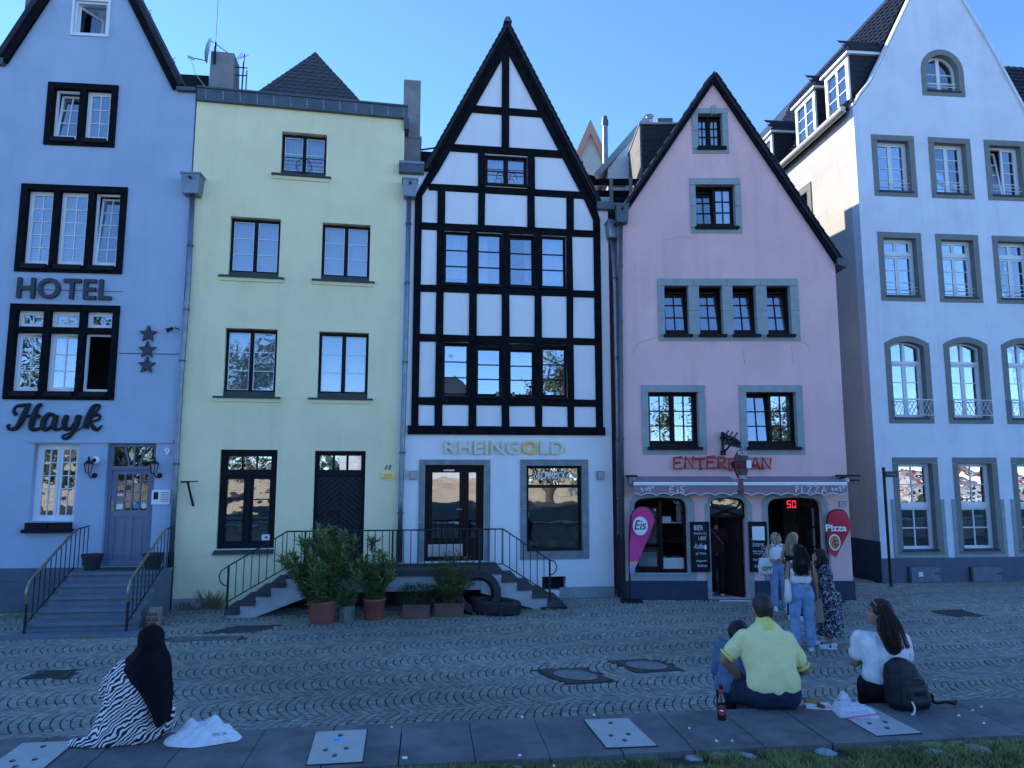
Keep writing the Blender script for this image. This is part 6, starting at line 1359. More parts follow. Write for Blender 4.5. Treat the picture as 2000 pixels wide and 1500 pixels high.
for s_, u in (('l', sL + .04), ('r', sR - .0)):
    r = MB()
    hz = 1.68 if s_ == 'l' else 1.66
    top = [(u, -.10, hz + .02), (u, -.55, hz - .0), (u, -.85, hz - .12), (u, -1.95, .98), (u, -2.10, .86), (u, -2.16, .74), (u, -2.14, .60), (u, -2.10, .52)]
    r.tube(arcpts(top[1:], 5), .020, 8, flat=1.4)
    hr = r.build('railing', 'brass', hst, True)
    MB().tube(top[:2], .014, 6).tube([(u, -.6, .95), (u, -2.1, .20)], .012, 5).build('rail_bar', 'iron', hr)
    MB().tube([(u, -2.13, .04), (u, -2.12, .56)], .024, 6).build('rail_post', 'iron', hr)
    for k in range(13):
        y = -.12 - .165 * k; zt = hz if y > -.6 else hz - (-.6 - y) * .52; zb = .93 if y > -.6 else .93 - (-.6 - y) * .52
        if zt - zb > .2 and y > -2.08: MB().tube([(u, y, max(zb - (.06 if k == 3 else 0), .2)), (u, y, zt - .01)], .009, 5).build('baluster', 'iron', hr)
# ------------------------------------------------------------------ landing with two flights between the yellow and the timbered house
lst = plane_thing('landing_steps', 'dark stone landing with a flight of steps at each end and iron railing', 'steps', PH)
LZ = .82; lu0, lu1 = -6.93, -2.70; yf = -1.22
MB().box(lu0, lu1, yf, -.03, LZ - .10, LZ).build('landing_slab', 'step_dark', lst)
MB().box(lu0 + .55, lu1 - .3, yf + .06, -.03, LZ - .40, LZ - .10).build('landing_beam', 'concrete_pale', lst)
MB().box(lu0 - .6, lu1 + .45, -.36, -.24, 0, LZ - .46).build('shade_panel', 'black', lst)  # added black sheet stands in for the deep shade under the landing
nL, nR = 4, 4
for side, n_, u_e, run in ((-1, 4, lu0, .28), (1, 4, lu1, .315)):
    for k in range(n_):
        z = LZ * (n_ - k) / (n_ + 1); a_ = u_e + side * run * k; c_ = a_ + side * run
        o = MB().box(min(a_, c_) - (.0 if side > 0 else 0), max(a_, c_) + .0, yf - .02, -.20, z - .10, z).build('step', 'step_dark', lst)
    # stringer: stepped on top, slanting below
    P = [(u_e - side * .42, LZ - .10)]
    for k in range(n_):
        z = LZ * (n_ - k) / (n_ + 1) - .10; a_ = u_e + side * run * k; P += [(a_, LZ * (n_ - k + 1) / (n_ + 1) - .10), (a_, z)]
    e = u_e + side * run * n_
    P += [(e - side * .02, LZ / (n_ + 1) - .10), (e - side * .02, .0), (e - side * .55, .0), (u_e - side * .42, LZ - .46)]
    Q_ = []
    for p in P:
        if not Q_ or (abs(p[0] - Q_[-1][0]) + abs(p[1] - Q_[-1][1])) > 1e-5: Q_.append(p)
    link('stringer', slab(Q_, [], yf + .03, yf + .22), lst, 'concrete_pale')
yr = yf + .05
def lrail(name, top, bot, posts_, loop):
    r = MB().tube([(u, yr, z) for u, z in top], .016, 6).build('railing', 'iron_green', lst)
    MB().tube([(u, yr, z) for u, z in bot], .012, 5).build('rail_bar', 'iron_green', r)
    if loop: MB().tube([(u, yr, z) for u, z in loop], .013, 6).build('rail_loop', 'iron_green', r)
    def at(L, u):
        for (a, za), (c, zc) in zip(L, L[1:]):
            if min(a, c) - 1e-6 <= u <= max(a, c) + 1e-6: return za + (zc - za) * (u - a) / (c - a if c != a else 1)
        return None
    u0, u1 = min(p[0] for p in top), max(p[0] for p in top); k = 0; u = u0
    while u <= u1 + .01:
        zt, zb = at(top, min(u, u1)), at(bot, min(u, u1))
        if zt and zb: MB().tube([(u, yr, zb), (u, yr, zt)], .009, 5).build('baluster', 'iron_green', r)
        u += .142
    for u, zb in posts_: MB().box(u - .018, u + .018, yr - .018, yr + .018, zb, at(top, u)).build('rail_post', 'iron_green', r)
tz = LZ + .80
Ltop = [(-8.02, .98), (-6.95, tz), (lu1 + .03, tz), (-1.70, .98)]; Lbot = [(-8.02, .30), (-6.95, LZ + .10), (lu1 + .03, LZ + .10), (-1.70, .30)]
lrail('railing', [Ltop[0], Ltop[1]], [Lbot[0], Lbot[1]], [(-8.02, .0)], [(-8.02, .98), (-8.14, .90), (-8.19, .80), (-8.17, .70), (-8.10, .62), (-8.02, .60)])
lrail('railing', [Ltop[1], Ltop[2]], [Lbot[1], Lbot[2]], [(-6.6, LZ - .2), (-4.9, LZ), (-3.15, LZ - .15)], None)
lrail('railing', [Ltop[2], Ltop[3]], [Lbot[2], Lbot[3]], [(-1.70, .0)], [(-1.70, .98), (-1.60, .95), (-1.55, .86), (-1.57, .76), (-1.63, .70), (-1.70, .68)])
MB().box(-1.9, -1.35, -1.25, -.75, .0, .05).build('boot_scraper', 'iron', lst)
# ------------------------------------------------------------------ pots and plants
mat('terracotta', (.30, .085, .060), .8, var=.12, vs=5, bump=.1)
mat('clay_brown', (.17, .085, .070), .85, var=.2, vs=5, bump=.2)
mat('pot_dark', (.030, .030, .036), .5, var=.2)
mat('pot_soil', (.03, .022, .016), .95, var=.3, vs=20)
mat('leaf_oleander', (.15, .20, .065), .55, var=.4, vs=3, col2=(.08, .125, .04)); mat('leaf_yellow', (.20, .18, .045), .6, var=.3, vs=5)
mat('leaf_box', (.035, .075, .028), .5, var=.4, vs=6); mat('leaf_conifer', (.15, .17, .04), .7, var=.4, vs=4, col2=(.07, .10, .025))
mat('stem', (.10, .085, .055), .9, var=.2, vs=10)
def potshape(r0, r1, h, rim=.02): return [(r0 * .96, 0), (r0, .01), (r1 * .96, h * .86), (r1 * 1.02, h * .87), (r1 * 1.04, h), (r1 * .95, h), (r1 * .93, h * .93), (.01, h * .92)]
def leafblade(b, p, d, L, W, up=Vector((0, 0, 1)), droop=.2):
    d = d.normalized(); s_ = d.cross(up)
    if s_.length < .05: s_ = d.cross(Vector((1, 0, 0)))
    s_.normalize(); m_ = p + d * L * .5 + Vector((0, 0, .02 * L)); e = p + d * L - Vector((0, 0, droop * L))
    b.add([p, m_ + s_ * W, e, m_ - s_ * W], [(0, 1, 2), (0, 2, 3)])
def oleander(parent, h, r, stems, seed, L=.125):
    rd = random.Random(seed); f = MB(); y_ = MB(); st_b = MB()
    for s_ in range(stems):
        th = rd.uniform(0, 6.28); sp = rd.uniform(.15, 1) * r; hh = h * rd.uniform(.55, 1.0) * (1 - .25 * sp / r); P = [Vector((.05 * math.cos(th), .05 * math.sin(th), 0)), Vector((sp * .45 * math.cos(th), sp * .45 * math.sin(th), hh * .5)), Vector((sp * math.cos(th), sp * math.sin(th), hh))]
        c = arcpts(P, 5); st_b.tube(c, [.011 - .0007 * i for i in range(len(c))], 5)
        for i in range(len(c) * 2, len(c) * 7):
            t = i / (len(c) * 7); k = min(int(t * (len(c) - 1)), len(c) - 2); p = c[k].lerp(c[k + 1], t * (len(c) - 1) - k); tl = 1.0 if t > .85 else .85
            for w_ in range(2):
                a_ = rd.uniform(0, 6.28); el = rd.uniform(.15, .95) if t < .9 else rd.uniform(.5, 1.3); d = Vector((math.cos(a_) * math.cos(el), math.sin(a_) * math.cos(el), math.sin(el)))
                (y_ if rd.random() < .035 else f)  and leafblade(y_ if rd.random() < .03 else f, p, d, L * rd.uniform(.65, 1.15) * tl, L * .105, droop=rd.uniform(.0, .25))
        for q_ in range(rd.randint(1, 3)):
            k = rd.randint(4, len(c) - 2); a_ = rd.uniform(0, 6.28); e = c[k] + Vector((math.cos(a_) * .16, math.sin(a_) * .16, .2)); st_b.tube([c[k], e], .005, 4)
            for i in range(8):
                p = c[k].lerp(e, .3 + .7 * i / 7)
                for w_ in range(3): a2 = rd.uniform(0, 6.28); el = rd.uniform(.1, 1.1); leafblade(f, p, Vector((math.cos(a2) * math.cos(el), math.sin(a2) * math.cos(el), math.sin(el))), L * rd.uniform(.65, 1.1), L * .105, droop=rd.uniform(0, .2))
    st_b.build('stems', 'stem', parent, kind='stuff'); f.build('foliage', 'leaf_oleander', parent, kind='stuff'); y_.build('yellow_leaves', 'leaf_yellow', parent, kind='stuff')
def plant(name, label, px, z=0): p = ground(*px); return thing(name, label, 'potted plant', (p.x, p.y, z))
t = plant('potted_oleander', 'tall bushy oleander in a wide ribbed terracotta pot', (629, 1217)); b = MB().lathe(potshape(.20, .27, .42), 26)
b.build('pot', 'terracotta', t, False); MB().lathe([(.24, .36), (.24, .385)], 18).build('soil', 'pot_soil', t)
b = MB()
for k in range(24): a_ = 6.283 * k / 24; b.tube([(.205 * math.cos(a_), .205 * math.sin(a_), .03), (.256 * math.cos(a_), .256 * math.sin(a_), .34)], .007, 4)
b.build('pot_ribs', 'terracotta', t, kind='stuff')
oleander(t, 2.0, .80, 34, 2, .20)
t = plant('potted_oleander', 'smaller oleander in a smooth round terracotta pot', (730, 1210)); MB().lathe(potshape(.17, .215, .40), 26).build('pot', 'terracotta', t, True); MB().lathe([(.19, .34), (.19, .365)], 18).build('soil', 'pot_soil', t); oleander(t, 1.48, .44, 14, 9, .18)
t = plant('glass_planter', 'cloudy glass cylinder with trailing leaves between the two terracotta pots', (676, 1214)); MB().lathe([(.15, 0), (.155, .3), (.15, .3), (.145, .02)], 8).build('pot', 'jar_glass', t); oleander(t, .55, .22, 7, 4, .11)
def boxpot(px0, px1, h, dpt, m, label, name):
    a_ = ground(*px0); c_ = ground(*px1); t = thing(name, label, 'planter', ((a_.x + c_.x) / 2, (a_.y + c_.y) / 2 + dpt / 2, 0), math.atan2(c_.y - a_.y, c_.x - a_.x)); w_ = (c_ - a_).length / 2
    MB().cube8([(-w_ * .96, -dpt / 2, 0), (w_ * .96, -dpt / 2, 0), (w_ * .96, dpt / 2, 0), (-w_ * .96, dpt / 2, 0), (-w_, -dpt / 2 - .015, h), (w_, -dpt / 2 - .015, h), (w_, dpt / 2, h), (-w_, dpt / 2, h)]).build('trough', m, t)
    MB().ring(-w_ - .012, w_ + .012, -dpt / 2 - .03, dpt / 2 + .012, .02, h - .035, h, Matrix(((1, 0, 0, 0), (0, 0, 1, 0), (0, 1, 0, 0), (0, 0, 0, 1)))).build('trough_rim', m, t); MB().box(-w_ * .94, w_ * .94, -dpt * .45, dpt * .45, h - .01, h + .004).build('soil', 'pot_soil', t); return t, w_
t, w_ = boxpot((785, 1210), (838, 1209), .27, .26, 'clay_brown', 'brown clay trough with a clipped dark box bush', 'box_planter'); rd = random.Random(3); f = MB(); s_ = MB()
for n_ in range(2600):
    lobe = rd.choice([(-.2, 0, .43, .20), (.02, -.05, .45, .22), (.2, .02, .42, .2), (-.1, .05, .4, .24), (.33, .05, .40, .15)]); a_ = rd.uniform(0, 6.28); el = math.asin(rd.uniform(-.7, 1)); rr_ = lobe[3] * rd.uniform(.6, 1.06); d = Vector((math.cos(a_) * math.cos(el), math.sin(a_) * math.cos(el), math.sin(el)))
    leafblade(f, Vector(lobe[:3]) + d * rr_, Vector((d.x + rd.uniform(-.6, .6), d.y + rd.uniform(-.6, .6), d.z + rd.uniform(-.4, .8))), .035, .010)
for k in range(8): s_.tube([(rd.uniform(-.2, .2), 0, .26), (rd.uniform(-.25, .3), rd.uniform(-.1, .1), .45)], .008, 5)
s_.build('stems', 'stem', t, kind='stuff'); f.build('foliage', 'leaf_box', t, kind='stuff')
t, w_ = boxpot((847, 1207), (905, 1206), .27, .26, 'clay_brown', 'brown clay trough with a loose yellow green conifer', 'conifer_planter'); f = MB(); s_ = MB(); rd = random.Random(12)
for k in range(34):
    th = rd.uniform(0, 6.28); sp = rd.uniform(.05, .56); hh = rd.uniform(.25, .95) * (1.2 - sp); P0 = Vector((rd.uniform(-.12, .12), rd.uniform(-.05, .05), .26)); e = Vector((sp * math.cos(th) + .03, sp * .7 * math.sin(th), .30 + hh)); c = arcpts([P0, P0.lerp(e, .5) + Vector((0, 0, .05)), e], 5); s_.tube(c, [.008 - .0006 * i for i in range(len(c))], 4)
    for i in range(2, len(c)):
        for w2 in range(10):
            a_ = rd.uniform(0, 6.28); d = Vector((math.cos(a_), math.sin(a_), rd.uniform(-.1, .9))); p = c[i] + d * .01; leafblade(f, p, d, rd.uniform(.05, .11), .008, droop=.1)
            for z_ in range(2): leafblade(f, p + d.normalized() * rd.uniform(.02, .07), Vector((d.x + rd.uniform(-.8, .8), d.y + rd.uniform(-.8, .8), d.z)), .04, .006, droop=.1)
s_.build('stems', 'stem', t, kind='stuff'); f.build('foliage', 'leaf_conifer', t, kind='stuff')
for u, lab in ((-1.42, 'empty dark plastic flower pot left of the hotel door'), (-.17, 'empty dark plastic flower pot behind the right hotel railing')):
    t = plane_thing('flower_pot', lab, 'flower pot', PB, u + (.10 if u < -1 else 0), -.36, .872); MB().lathe(potshape(.14, .20, .30), 22).build('pot', 'pot_dark', t, False); MB().lathe([(.17, .25), (.17, .262)], 16).build('soil', 'pot_soil', t)
# giant chain links
mat('rusty_black', (.022, .019, .020), .55, .2, var=.5, vs=5, bump=.6, bs=14)
ck = thing('chain_sculpture', 'pair of huge black interlocked chain links lying by the steps', 'chain', (ground(950, 1203).x, ground(950, 1203).y + .3, 0))
def linkring(a_, c_, w_, h, M, name):
    N = 34; rings = []
    for i in range(N):
        th = 2 * math.pi * i / N; cx, cy = a_ * math.cos(th), c_ * math.sin(th); n_ = Vector((math.cos(th) / a_, math.sin(th) / c_, 0)).normalized()
        rings.append([M @ (Vector((cx, cy, 0)) + n_ * (w_ * x) + Vector((0, 0, h * z))) for x, z in ((.5, -.35), (.42, -.5), (-.42, -.5), (-.5, -.35), (-.5, .35), (-.42, .5), (.42, .5), (.5, .35))])
    rings.append(rings[0]); b = MB(); b.loft(rings, caps=False); return b.build(name, 'rusty_black', ck)
linkring(.43, .27, .17, .24, Matrix.Translation((.16, -.08, .155)) @ Matrix.Rotation(R(-6), 4, 'Z') @ Matrix.Rotation(R(5), 4, 'Y'), 'chain_link')
linkring(.40, .36, .17, .22, Matrix.Translation((-.20, .02, .37)) @ Matrix.Rotation(R(20), 4, 'Z') @ Matrix.Rotation(R(66), 4, 'X') @ Matrix.Rotation(R(8), 4, 'Z'), 'chain_link')
# sack with printed bricks beside the hotel steps
p = ground(290, 1229); sk = thing('paper_sack', 'brown paper sack printed with black brick shapes beside the hotel steps', 'sack', (p.x, p.y + .12, 0), R(8)); rd = random.Random(2); rings = []
mat('kraft', (.30, .20, .15), .9, var=.12, vs=10)
for k, (w_, d_, z) in enumerate(((.17, .10, 0), (.19, .12, .03), (.19, .11, .16), (.18, .10, .28), (.15, .07, .36), (.16, .02, .42))):
    rings.append([Vector((w_ * math.copysign(abs(math.cos(t_)) ** .6, math.cos(t_)) * rd.uniform(.95, 1.05) + .015 * k, d_ * math.copysign(abs(math.sin(t_)) ** .6, math.sin(t_)), z + rd.uniform(-.01, .01))) for t_ in np.linspace(0, 6.2832, 17)[:-1]])
b = MB(); b.loft(rings); b.build('sack_body', 'kraft', sk)
for x0, x1, z0, z1 in ((-.16, -.07, .05, .12), (-.02, .12, .05, .12), (-.14, .0, .16, .22), (.05, .16, .16, .22), (-.12, -.03, .26, .33), (.02, .14, .27, .32)): MB().ring(x0, x1, z0, z1, .012, -.128, -.119).build('printed_brick', 'black', sk)
sk.scale = (.74, .74, .86)
# weeds along the wall feet
wd = MB(); wg = MB(); rw_ = random.Random(6)
def tuft(b, x, y, n_, h, spread, z=0):
    for k in range(n_):
        a_ = rw_.uniform(0, 6.28); px_, py_ = x + rw_.gauss(0, spread), y + rw_.gauss(0, spread * .5); leafblade(b, Vector((px_, py_, z)), Vector((math.cos(a_) * .45, math.sin(a_) * .45, 1)), h * rw_.uniform(.4, 1), .006, Vector((0, 1, 0)), .05)
for u in np.arange(-4.3, -3.3, .09):
    p = PY.world(u, -.1, 0); tuft(wd, p.x, p.y, 12, .30 if u < -4.05 or -3.9 < u < -3.5 else .12, .06)
for u in (-3.78, -3.7, -3.62): p = PY.world(u, -.12, 0); tuft(wd, p.x, p.y, 25, .55, .09)
for k in range(60):
    u = rw_.uniform(-6.9, -1.2); p = PH.world(u, -1.3 - rw_.random() * .7, 0); tuft(wg, p.x, p.y, 8, .10, .06)
for k in range(40): u = rw_.uniform(.3, 6); p = PW.world(u, -.05 - rw_.random() * .25, 0); tuft(wg, p.x, p.y, 7, .06, .06)
for k in range(30): p = PB.world(rw_.uniform(-3.5, -1.8), -.05 - rw_.random() * .5, 0); tuft(wg, p.x, p.y, 7, .08, .08)
p = PB.world(-.35, -2.45, 0); [tuft(wg, p.x + dx, p.y, 14, .10, .05) for dx in (-.08, .05)]
# moss in the cobble joints
for k in range(900):
    x = rw_.gauss(0, 5); y = rw_.uniform(8.2, 16); 
    if math.sin(x * 1.3 + 2) * math.sin(y * 1.7) + math.sin(x * .6 - y) * .6 < .35 or not shop_clear(x, y): continue
    tuft(wg, x, y, 4, .018, .05, .0)
wd.build('dry_weeds', 'grass_dry', kind='stuff'); wg.build('weeds', 'grass', kind='stuff')
# ------------------------------------------------------------------ what lies behind the photographer (mirrored in the windows)
MB().add([(-400, -500, -.03), (400, -500, -.03), (400, 4.95, -.03), (-400, 4.95, -.03)], [(0, 1, 2, 3)]).build('promenade', 'paving', kind='structure')
mat('sandstone', (.50, .42, .31), .9, var=.15, vs=1.2, bump=.4, streak=.3)
ter = thing('stone_terrace', 'pale sandstone seating steps across the promenade behind the photographer', 'steps', (0, -19, 0))
for k in range(5): MB().box(-26, 44, -1.2 * k - 1.2, -1.2 * k, -.05, .42 * (k + 1)).build('step', 'sandstone', ter)
bd = thing('hall_building', 'white plastered building with arched windows behind the photographer', 'house', (9, -40, 0)); MB().box(-4, 5, -8, 0, 0, 9).build('wall', 'white_paint', bd); MB().prism([(-4.3, 9), (5.3, 9), (.5, 13)], -8.2, .2).build('roof', 'slate', bd)
for x in (-2.6, -.2, 2.2): link('window', slab(archpts(x, x + 1.0, 3, 6, .5), [], .0, .08), bd, 'black').location = (0, 0, 0)
bd2 = thing('long_building', 'long cream building with rows of windows behind the photographer', 'house', (-20, -62, 0)); MB().box(-30, -14, -8, 0, 0, 6).build('wall', 'stucco_cream', bd2); MB().prism([(-30, 6), (-14, 6), (-16, 8.5), (-28, 8.5)], -8, 0).build('roof', 'clay_brown', bd2)
for i in range(4):
    for z in (1.0, 3.4): MB().box(-28 + 3.2 * i, -26.6 + 3.2 * i, .0, .06, z, z + 2).build('window', 'sign_grey', bd2)
mat('bridge_red', (.45, .05, .04), .5); br = thing('red_bridge', 'long red girder bridge beyond the trees behind the photographer', 'bridge', (60, -30, 0)); MB().box(-28, 60, -.5, .5, 2.2, 2.9).box(-28, 60, -.4, .4, 4.1, 4.2).build('girder', 'bridge_red', br)
for i in range(6): MB().box(-25 + 14 * i, -23.5 + 14 * i, -.5, .5, -.1, 2.2).build('pier', 'concrete_pale', br)
bo = thing('white_boat', 'white river boat moored behind the photographer', 'boat', (52, -22, 0)); MB().cube8([(-14, -1.5, 0), (12, -1.5, 0), (12, 1.5, 0), (-14, 1.5, 0), (-14, -1.8, .9), (14, -1.8, .9), (14, 1.8, .9), (-14, 1.8, .9)]).build('hull', 'white_paint', bo); MB().box(-10, 8, -1.2, 1.2, .9, 1.7).build('cabin', 'paper', bo); MB().box(-9.5, 7.5, 1.2, 1.23, 1.1, 1.5).build('cabin_window', 'black', bo)
mat('bark', (.09, .075, .06), .95, var=.3, vs=10, bump=.5); mat('leaf_tree', (.15, .15, .035), .7, var=.4, vs=1, col2=(.06, .09, .02)); mat('leaf_tree_green', (.075, .12, .03), .7, var=.4, vs=1, col2=(.04, .075, .02))
def tree(x, y, h, r, label, m, seed):
    rd = random.Random(seed); t = thing('plane_tree', label, 'tree', (x, y, 0), 0, 'trees behind the photographer'); MB().tube(arcpts([(0, 0, -.1), (.1, 0, h * .3), (-.1, .1, h * .6), (.1, 0, h * .85)], 4), [.32 - .02 * i for i in range(13)], 9).build('trunk', 'bark', t); b = MB(); lm = MB()
    for k in range(16):
        a_ = rd.uniform(0, 6.28); z = rd.uniform(h * .38, h * .85); e = Vector((r * rd.uniform(.5, .95) * math.cos(a_), r * rd.uniform(.5, .95) * math.sin(a_), z + rd.uniform(.5, 2.2))); lm.tube([(0, 0, z), tuple(Vector((0, 0, z)).lerp(e, .5) + Vector((0, 0, .3))), tuple(e)], [.1, .06, .02], 5)
        for j in range(300): p = Vector((0, 0, z)).lerp(e, rd.uniform(.35, 1.05)) + Vector((rd.gauss(0, .55), rd.gauss(0, .55), rd.gauss(0, .5))); d = Vector((rd.gauss(0, 1), rd.gauss(0, 1), rd.gauss(0, .6))); leafblade(b, p, d, rd.uniform(.22, .40), .10, droop=.2)
    lm.build('limbs', 'bark', t, kind='stuff'); b.build('crown', m, t, kind='stuff')
for n_, (x, y, h, r, m) in enumerate(((-26, -27, 15.5, 3.6, 'leaf_tree'), (-20.5, -22, 13.5, 3, 'leaf_tree'), (-5.6, -23, 13.2, 2.6, 'leaf_tree_green'), (16.6, -25, 13.6, 2.6, 'leaf_tree'), (22.5, -21, 10.5, 3.6, 'leaf_tree_green'), (12.4, -17, 8.6, 2.2, 'leaf_tree'), (33, -30, 9, 3.5, 'leaf_tree_green'))):
    tree(x, y, h, r, ['tallest autumn coloured tree behind the photographer, farthest left', 'autumn coloured tree behind the photographer, second from the left', 'slim green tree straight behind the photographer', 'yellowing tree behind the photographer, right of the white hall', 'broad green tree behind the photographer near the boat', 'smallest yellowing tree close behind the photographer', 'broad green tree behind the photographer near the bridge'][n_], m, n_ + 20)

hb = MB(); rd = random.Random(77)
for k in range(5200):
    x = rd.uniform(-45, 60); z = rd.uniform(.2, 6.2) * (1 - .25 * abs(math.sin(x * .45))); leafblade(hb, Vector((x, -52 + rd.gauss(0, 1.2), z)), Vector((rd.gauss(0, 1), rd.gauss(0, .4), rd.gauss(0, .8))), rd.uniform(.8, 1.4), .42, droop=.2)
hb.build('far_hedge', 'leaf_tree_green', kind='stuff')
# ================================================================== PEOPLE
def skinmat(n, c): return mat(n, c, .6, var=.06, vs=12, spec=.35)
skinmat('skin_light', (.42, .25, .18)); skinmat('skin_tan', (.30, .165, .105)); skinmat('skin_olive', (.34, .20, .14))
def hairmat(name, c, c2):
    m = mat(name, c, .5, var=.3, spec=.3); n = m.node_tree.nodes; l = m.node_tree.links; b = n['Principled BSDF']; tc = n.new('ShaderNodeTexCoord'); mp = n.new('ShaderNodeMapping'); mp.inputs['Scale'].default_value = (90, 90, 7); l.new(tc.outputs['Object'], mp.inputs[0])
    nz = n.new('ShaderNodeTexNoise'); nz.inputs['Scale'].default_value = 1; nz.inputs['Detail'].default_value = 3; l.new(mp.outputs[0], nz.inputs['Vector']); rp = n.new('ShaderNodeValToRGB'); l.new(nz.outputs[0], rp.inputs[0]); rp.color_ramp.elements[0].position = .35; rp.color_ramp.elements[1].position = .7
    rp.color_ramp.elements[0].color = (*c2, 1); rp.color_ramp.elements[1].color = (*c, 1); l.new(rp.outputs[0], b.inputs['Base Color']); bp = n.new('ShaderNodeBump'); bp.inputs['Strength'].default_value = .6; bp.inputs['Distance'].default_value = .004; l.new(nz.outputs[0], bp.inputs['Height']); l.new(bp.outputs[0], b.inputs['Normal'])
hairmat('hair_black', (.022, .016, .015), (.006, .005, .006)); hairmat('hair_brown', (.048, .027, .018), (.010, .007, .006)); hairmat('hair_blond', (.46, .36, .22), (.24, .17, .09)); hairmat('hair_short', (.055, .040, .034), (.022, .017, .016)); hairmat('hair_light_brown', (.20, .12, .06), (.08, .05, .03))
def cloth(name, c, var=.07, vs=6, **k): return mat(name, c, .9, var=var, vs=vs, bump=.25, bs=140, spec=.2, **k)
cloth('cloth_white', (.74, .74, .76)); cloth('cloth_polo', (.78, .74, .36)); cloth('cloth_polo_trim', (.74, .66, .18)); cloth('denim_light', (.20, .30, .47), .22, 9); cloth('denim_mid', (.13, .20, .34), .22, 9); cloth('denim_dark', (.018, .026, .055), .3, 9); cloth('cloth_black', (.010, .010, .013)); cloth('cloth_lilac', (.45, .32, .58)); cloth('cloth_maroon', (.055, .015, .02)); cloth('canvas', (.66, .66, .60)); cloth('hijab', (.004, .004, .007), .3, 3); cloth('denim_blue', (.10, .15, .24), .2, 9); cloth('tights', (.02, .022, .035))
def pattern(name, sc, dist, a_, c_, lo, hi, floral=False, rot=(0, 0, 0), stretch=(1, 1, 1)):
    m = bpy.data.materials.new(name); m.use_nodes = True; MATS[name] = m; n = m.node_tree.nodes; l = m.node_tree.links; b = n['Principled BSDF']; b.inputs['Roughness'].default_value = .85; tc = n.new('ShaderNodeTexCoord'); mp = n.new('ShaderNodeMapping'); l.new(tc.outputs['Object'], mp.inputs[0]); mp.inputs['Rotation'].default_value = rot; mp.inputs['Scale'].default_value = stretch
    if floral:
        t = n.new('ShaderNodeTexNoise'); t.inputs['Scale'].default_value = sc; t.inputs['Detail'].default_value = 4; t.inputs['Distortion'].default_value = dist; l.new(mp.outputs[0], t.inputs['Vector']); o = t.outputs[0]
    else:
        t = n.new('ShaderNodeTexWave'); t.inputs['Scale'].default_value = sc; t.inputs['Distortion'].default_value = dist; t.inputs['Detail'].default_value = 1.6; t.inputs['Detail Scale'].default_value = .9; l.new(mp.outputs[0], t.inputs['Vector']); o = t.outputs[1]
    r = n.new('ShaderNodeValToRGB'); l.new(o, r.inputs[0]); r.color_ramp.elements[0].position = lo; r.color_ramp.elements[1].position = hi; r.color_ramp.elements[0].color = (*a_, 1); r.color_ramp.elements[1].color = (*c_, 1); l.new(r.outputs[0], b.inputs['Base Color'])
pattern('zebra', 11.0, 11.0, (.012, .011, .014), (.74, .72, .72), .47, .53, rot=(0, R(-52), 0)); pattern('floral', 22, 1.6, (.010, .012, .032), (.42, .44, .52), .53, .60, True)
TEX = bpy.data.textures.new('folds', 'CLOUDS'); TEX.noise_scale = .11; TEX.noise_depth = 2
def blob(parent, name, mb, m, vox=.010, sm=6, fold=0., **k):
    o = mb.build(name, m, parent, True, **k); r = o.modifiers.new('join', 'REMESH'); r.mode = 'VOXEL'; r.voxel_size = vox; r.use_smooth_shade = True
    if sm: s_ = o.modifiers.new('relax', 'SMOOTH'); s_.factor = .5; s_.iterations = sm
    if fold: d = o.modifiers.new('folds', 'DISPLACE'); d.texture = TEX; d.strength = fold; d.mid_level = .5
    return o
V = Vector
def hand(mb, w, d, pn, size=1., curl=.5, side=1):
    """Palm, four unequal bent fingers and a thumb: w wrist, d direction of the palm, pn palm normal."""
    w, d, pn = V(w), V(d).normalized(), V(pn); pn = (pn - d * pn.dot(d)).normalized(); s_ = d.cross(pn).normalized() * side; L = .085 * size
    k0 = w + d * L
    for t in (-.03, -.01, .012, .030): mb.cap(w + d * .01 + s_ * t * .7 * size, k0 + s_ * t * size, .014 * size, .0115 * size, 7)
    for t, fl in ((-.033, .060), (-.011, .074), (.011, .080), (.032, .070)):
        b_ = k0 + s_ * t * size; r_ = .0085 * size; c1 = curl * .9; e1 = b_ + (d * math.cos(c1) + pn * math.sin(c1)) * fl * .45 * size; c2 = curl * 1.9; e2 = e1 + (d * math.cos(c2) + pn * math.sin(c2)) * fl * .32 * size; c3 = curl * 2.6; e3 = e2 + (d * math.cos(c3) + pn * math.sin(c3)) * fl * .25 * size
        mb.cap(b_, e1, r_ * 1.1, r_, 7).cap(e1, e2, r_, r_ * .92, 7).cap(e2, e3, r_ * .92, r_ * .8, 7)
    tb = w + d * .025 * size + s_ * .03 * size; t1 = tb + (d * .6 + s_ * .7 + pn * .3).normalized() * .038 * size; t2 = t1 + (d * .9 + s_ * .2 + pn * .4).normalized() * .03 * size
    mb.cap(tb, t1, .013 * size, .0105 * size, 7).cap(t1, t2, .0105 * size, .009 * size, 7)
def head_M(c, yaw=0, pitch=0, roll=0): return Matrix.Translation(V(c)) @ Matrix.Rotation(R(yaw), 4, 'Z') @ Matrix.Rotation(R(-pitch), 4, 'X') @ Matrix.Rotation(R(roll), 4, 'Y')
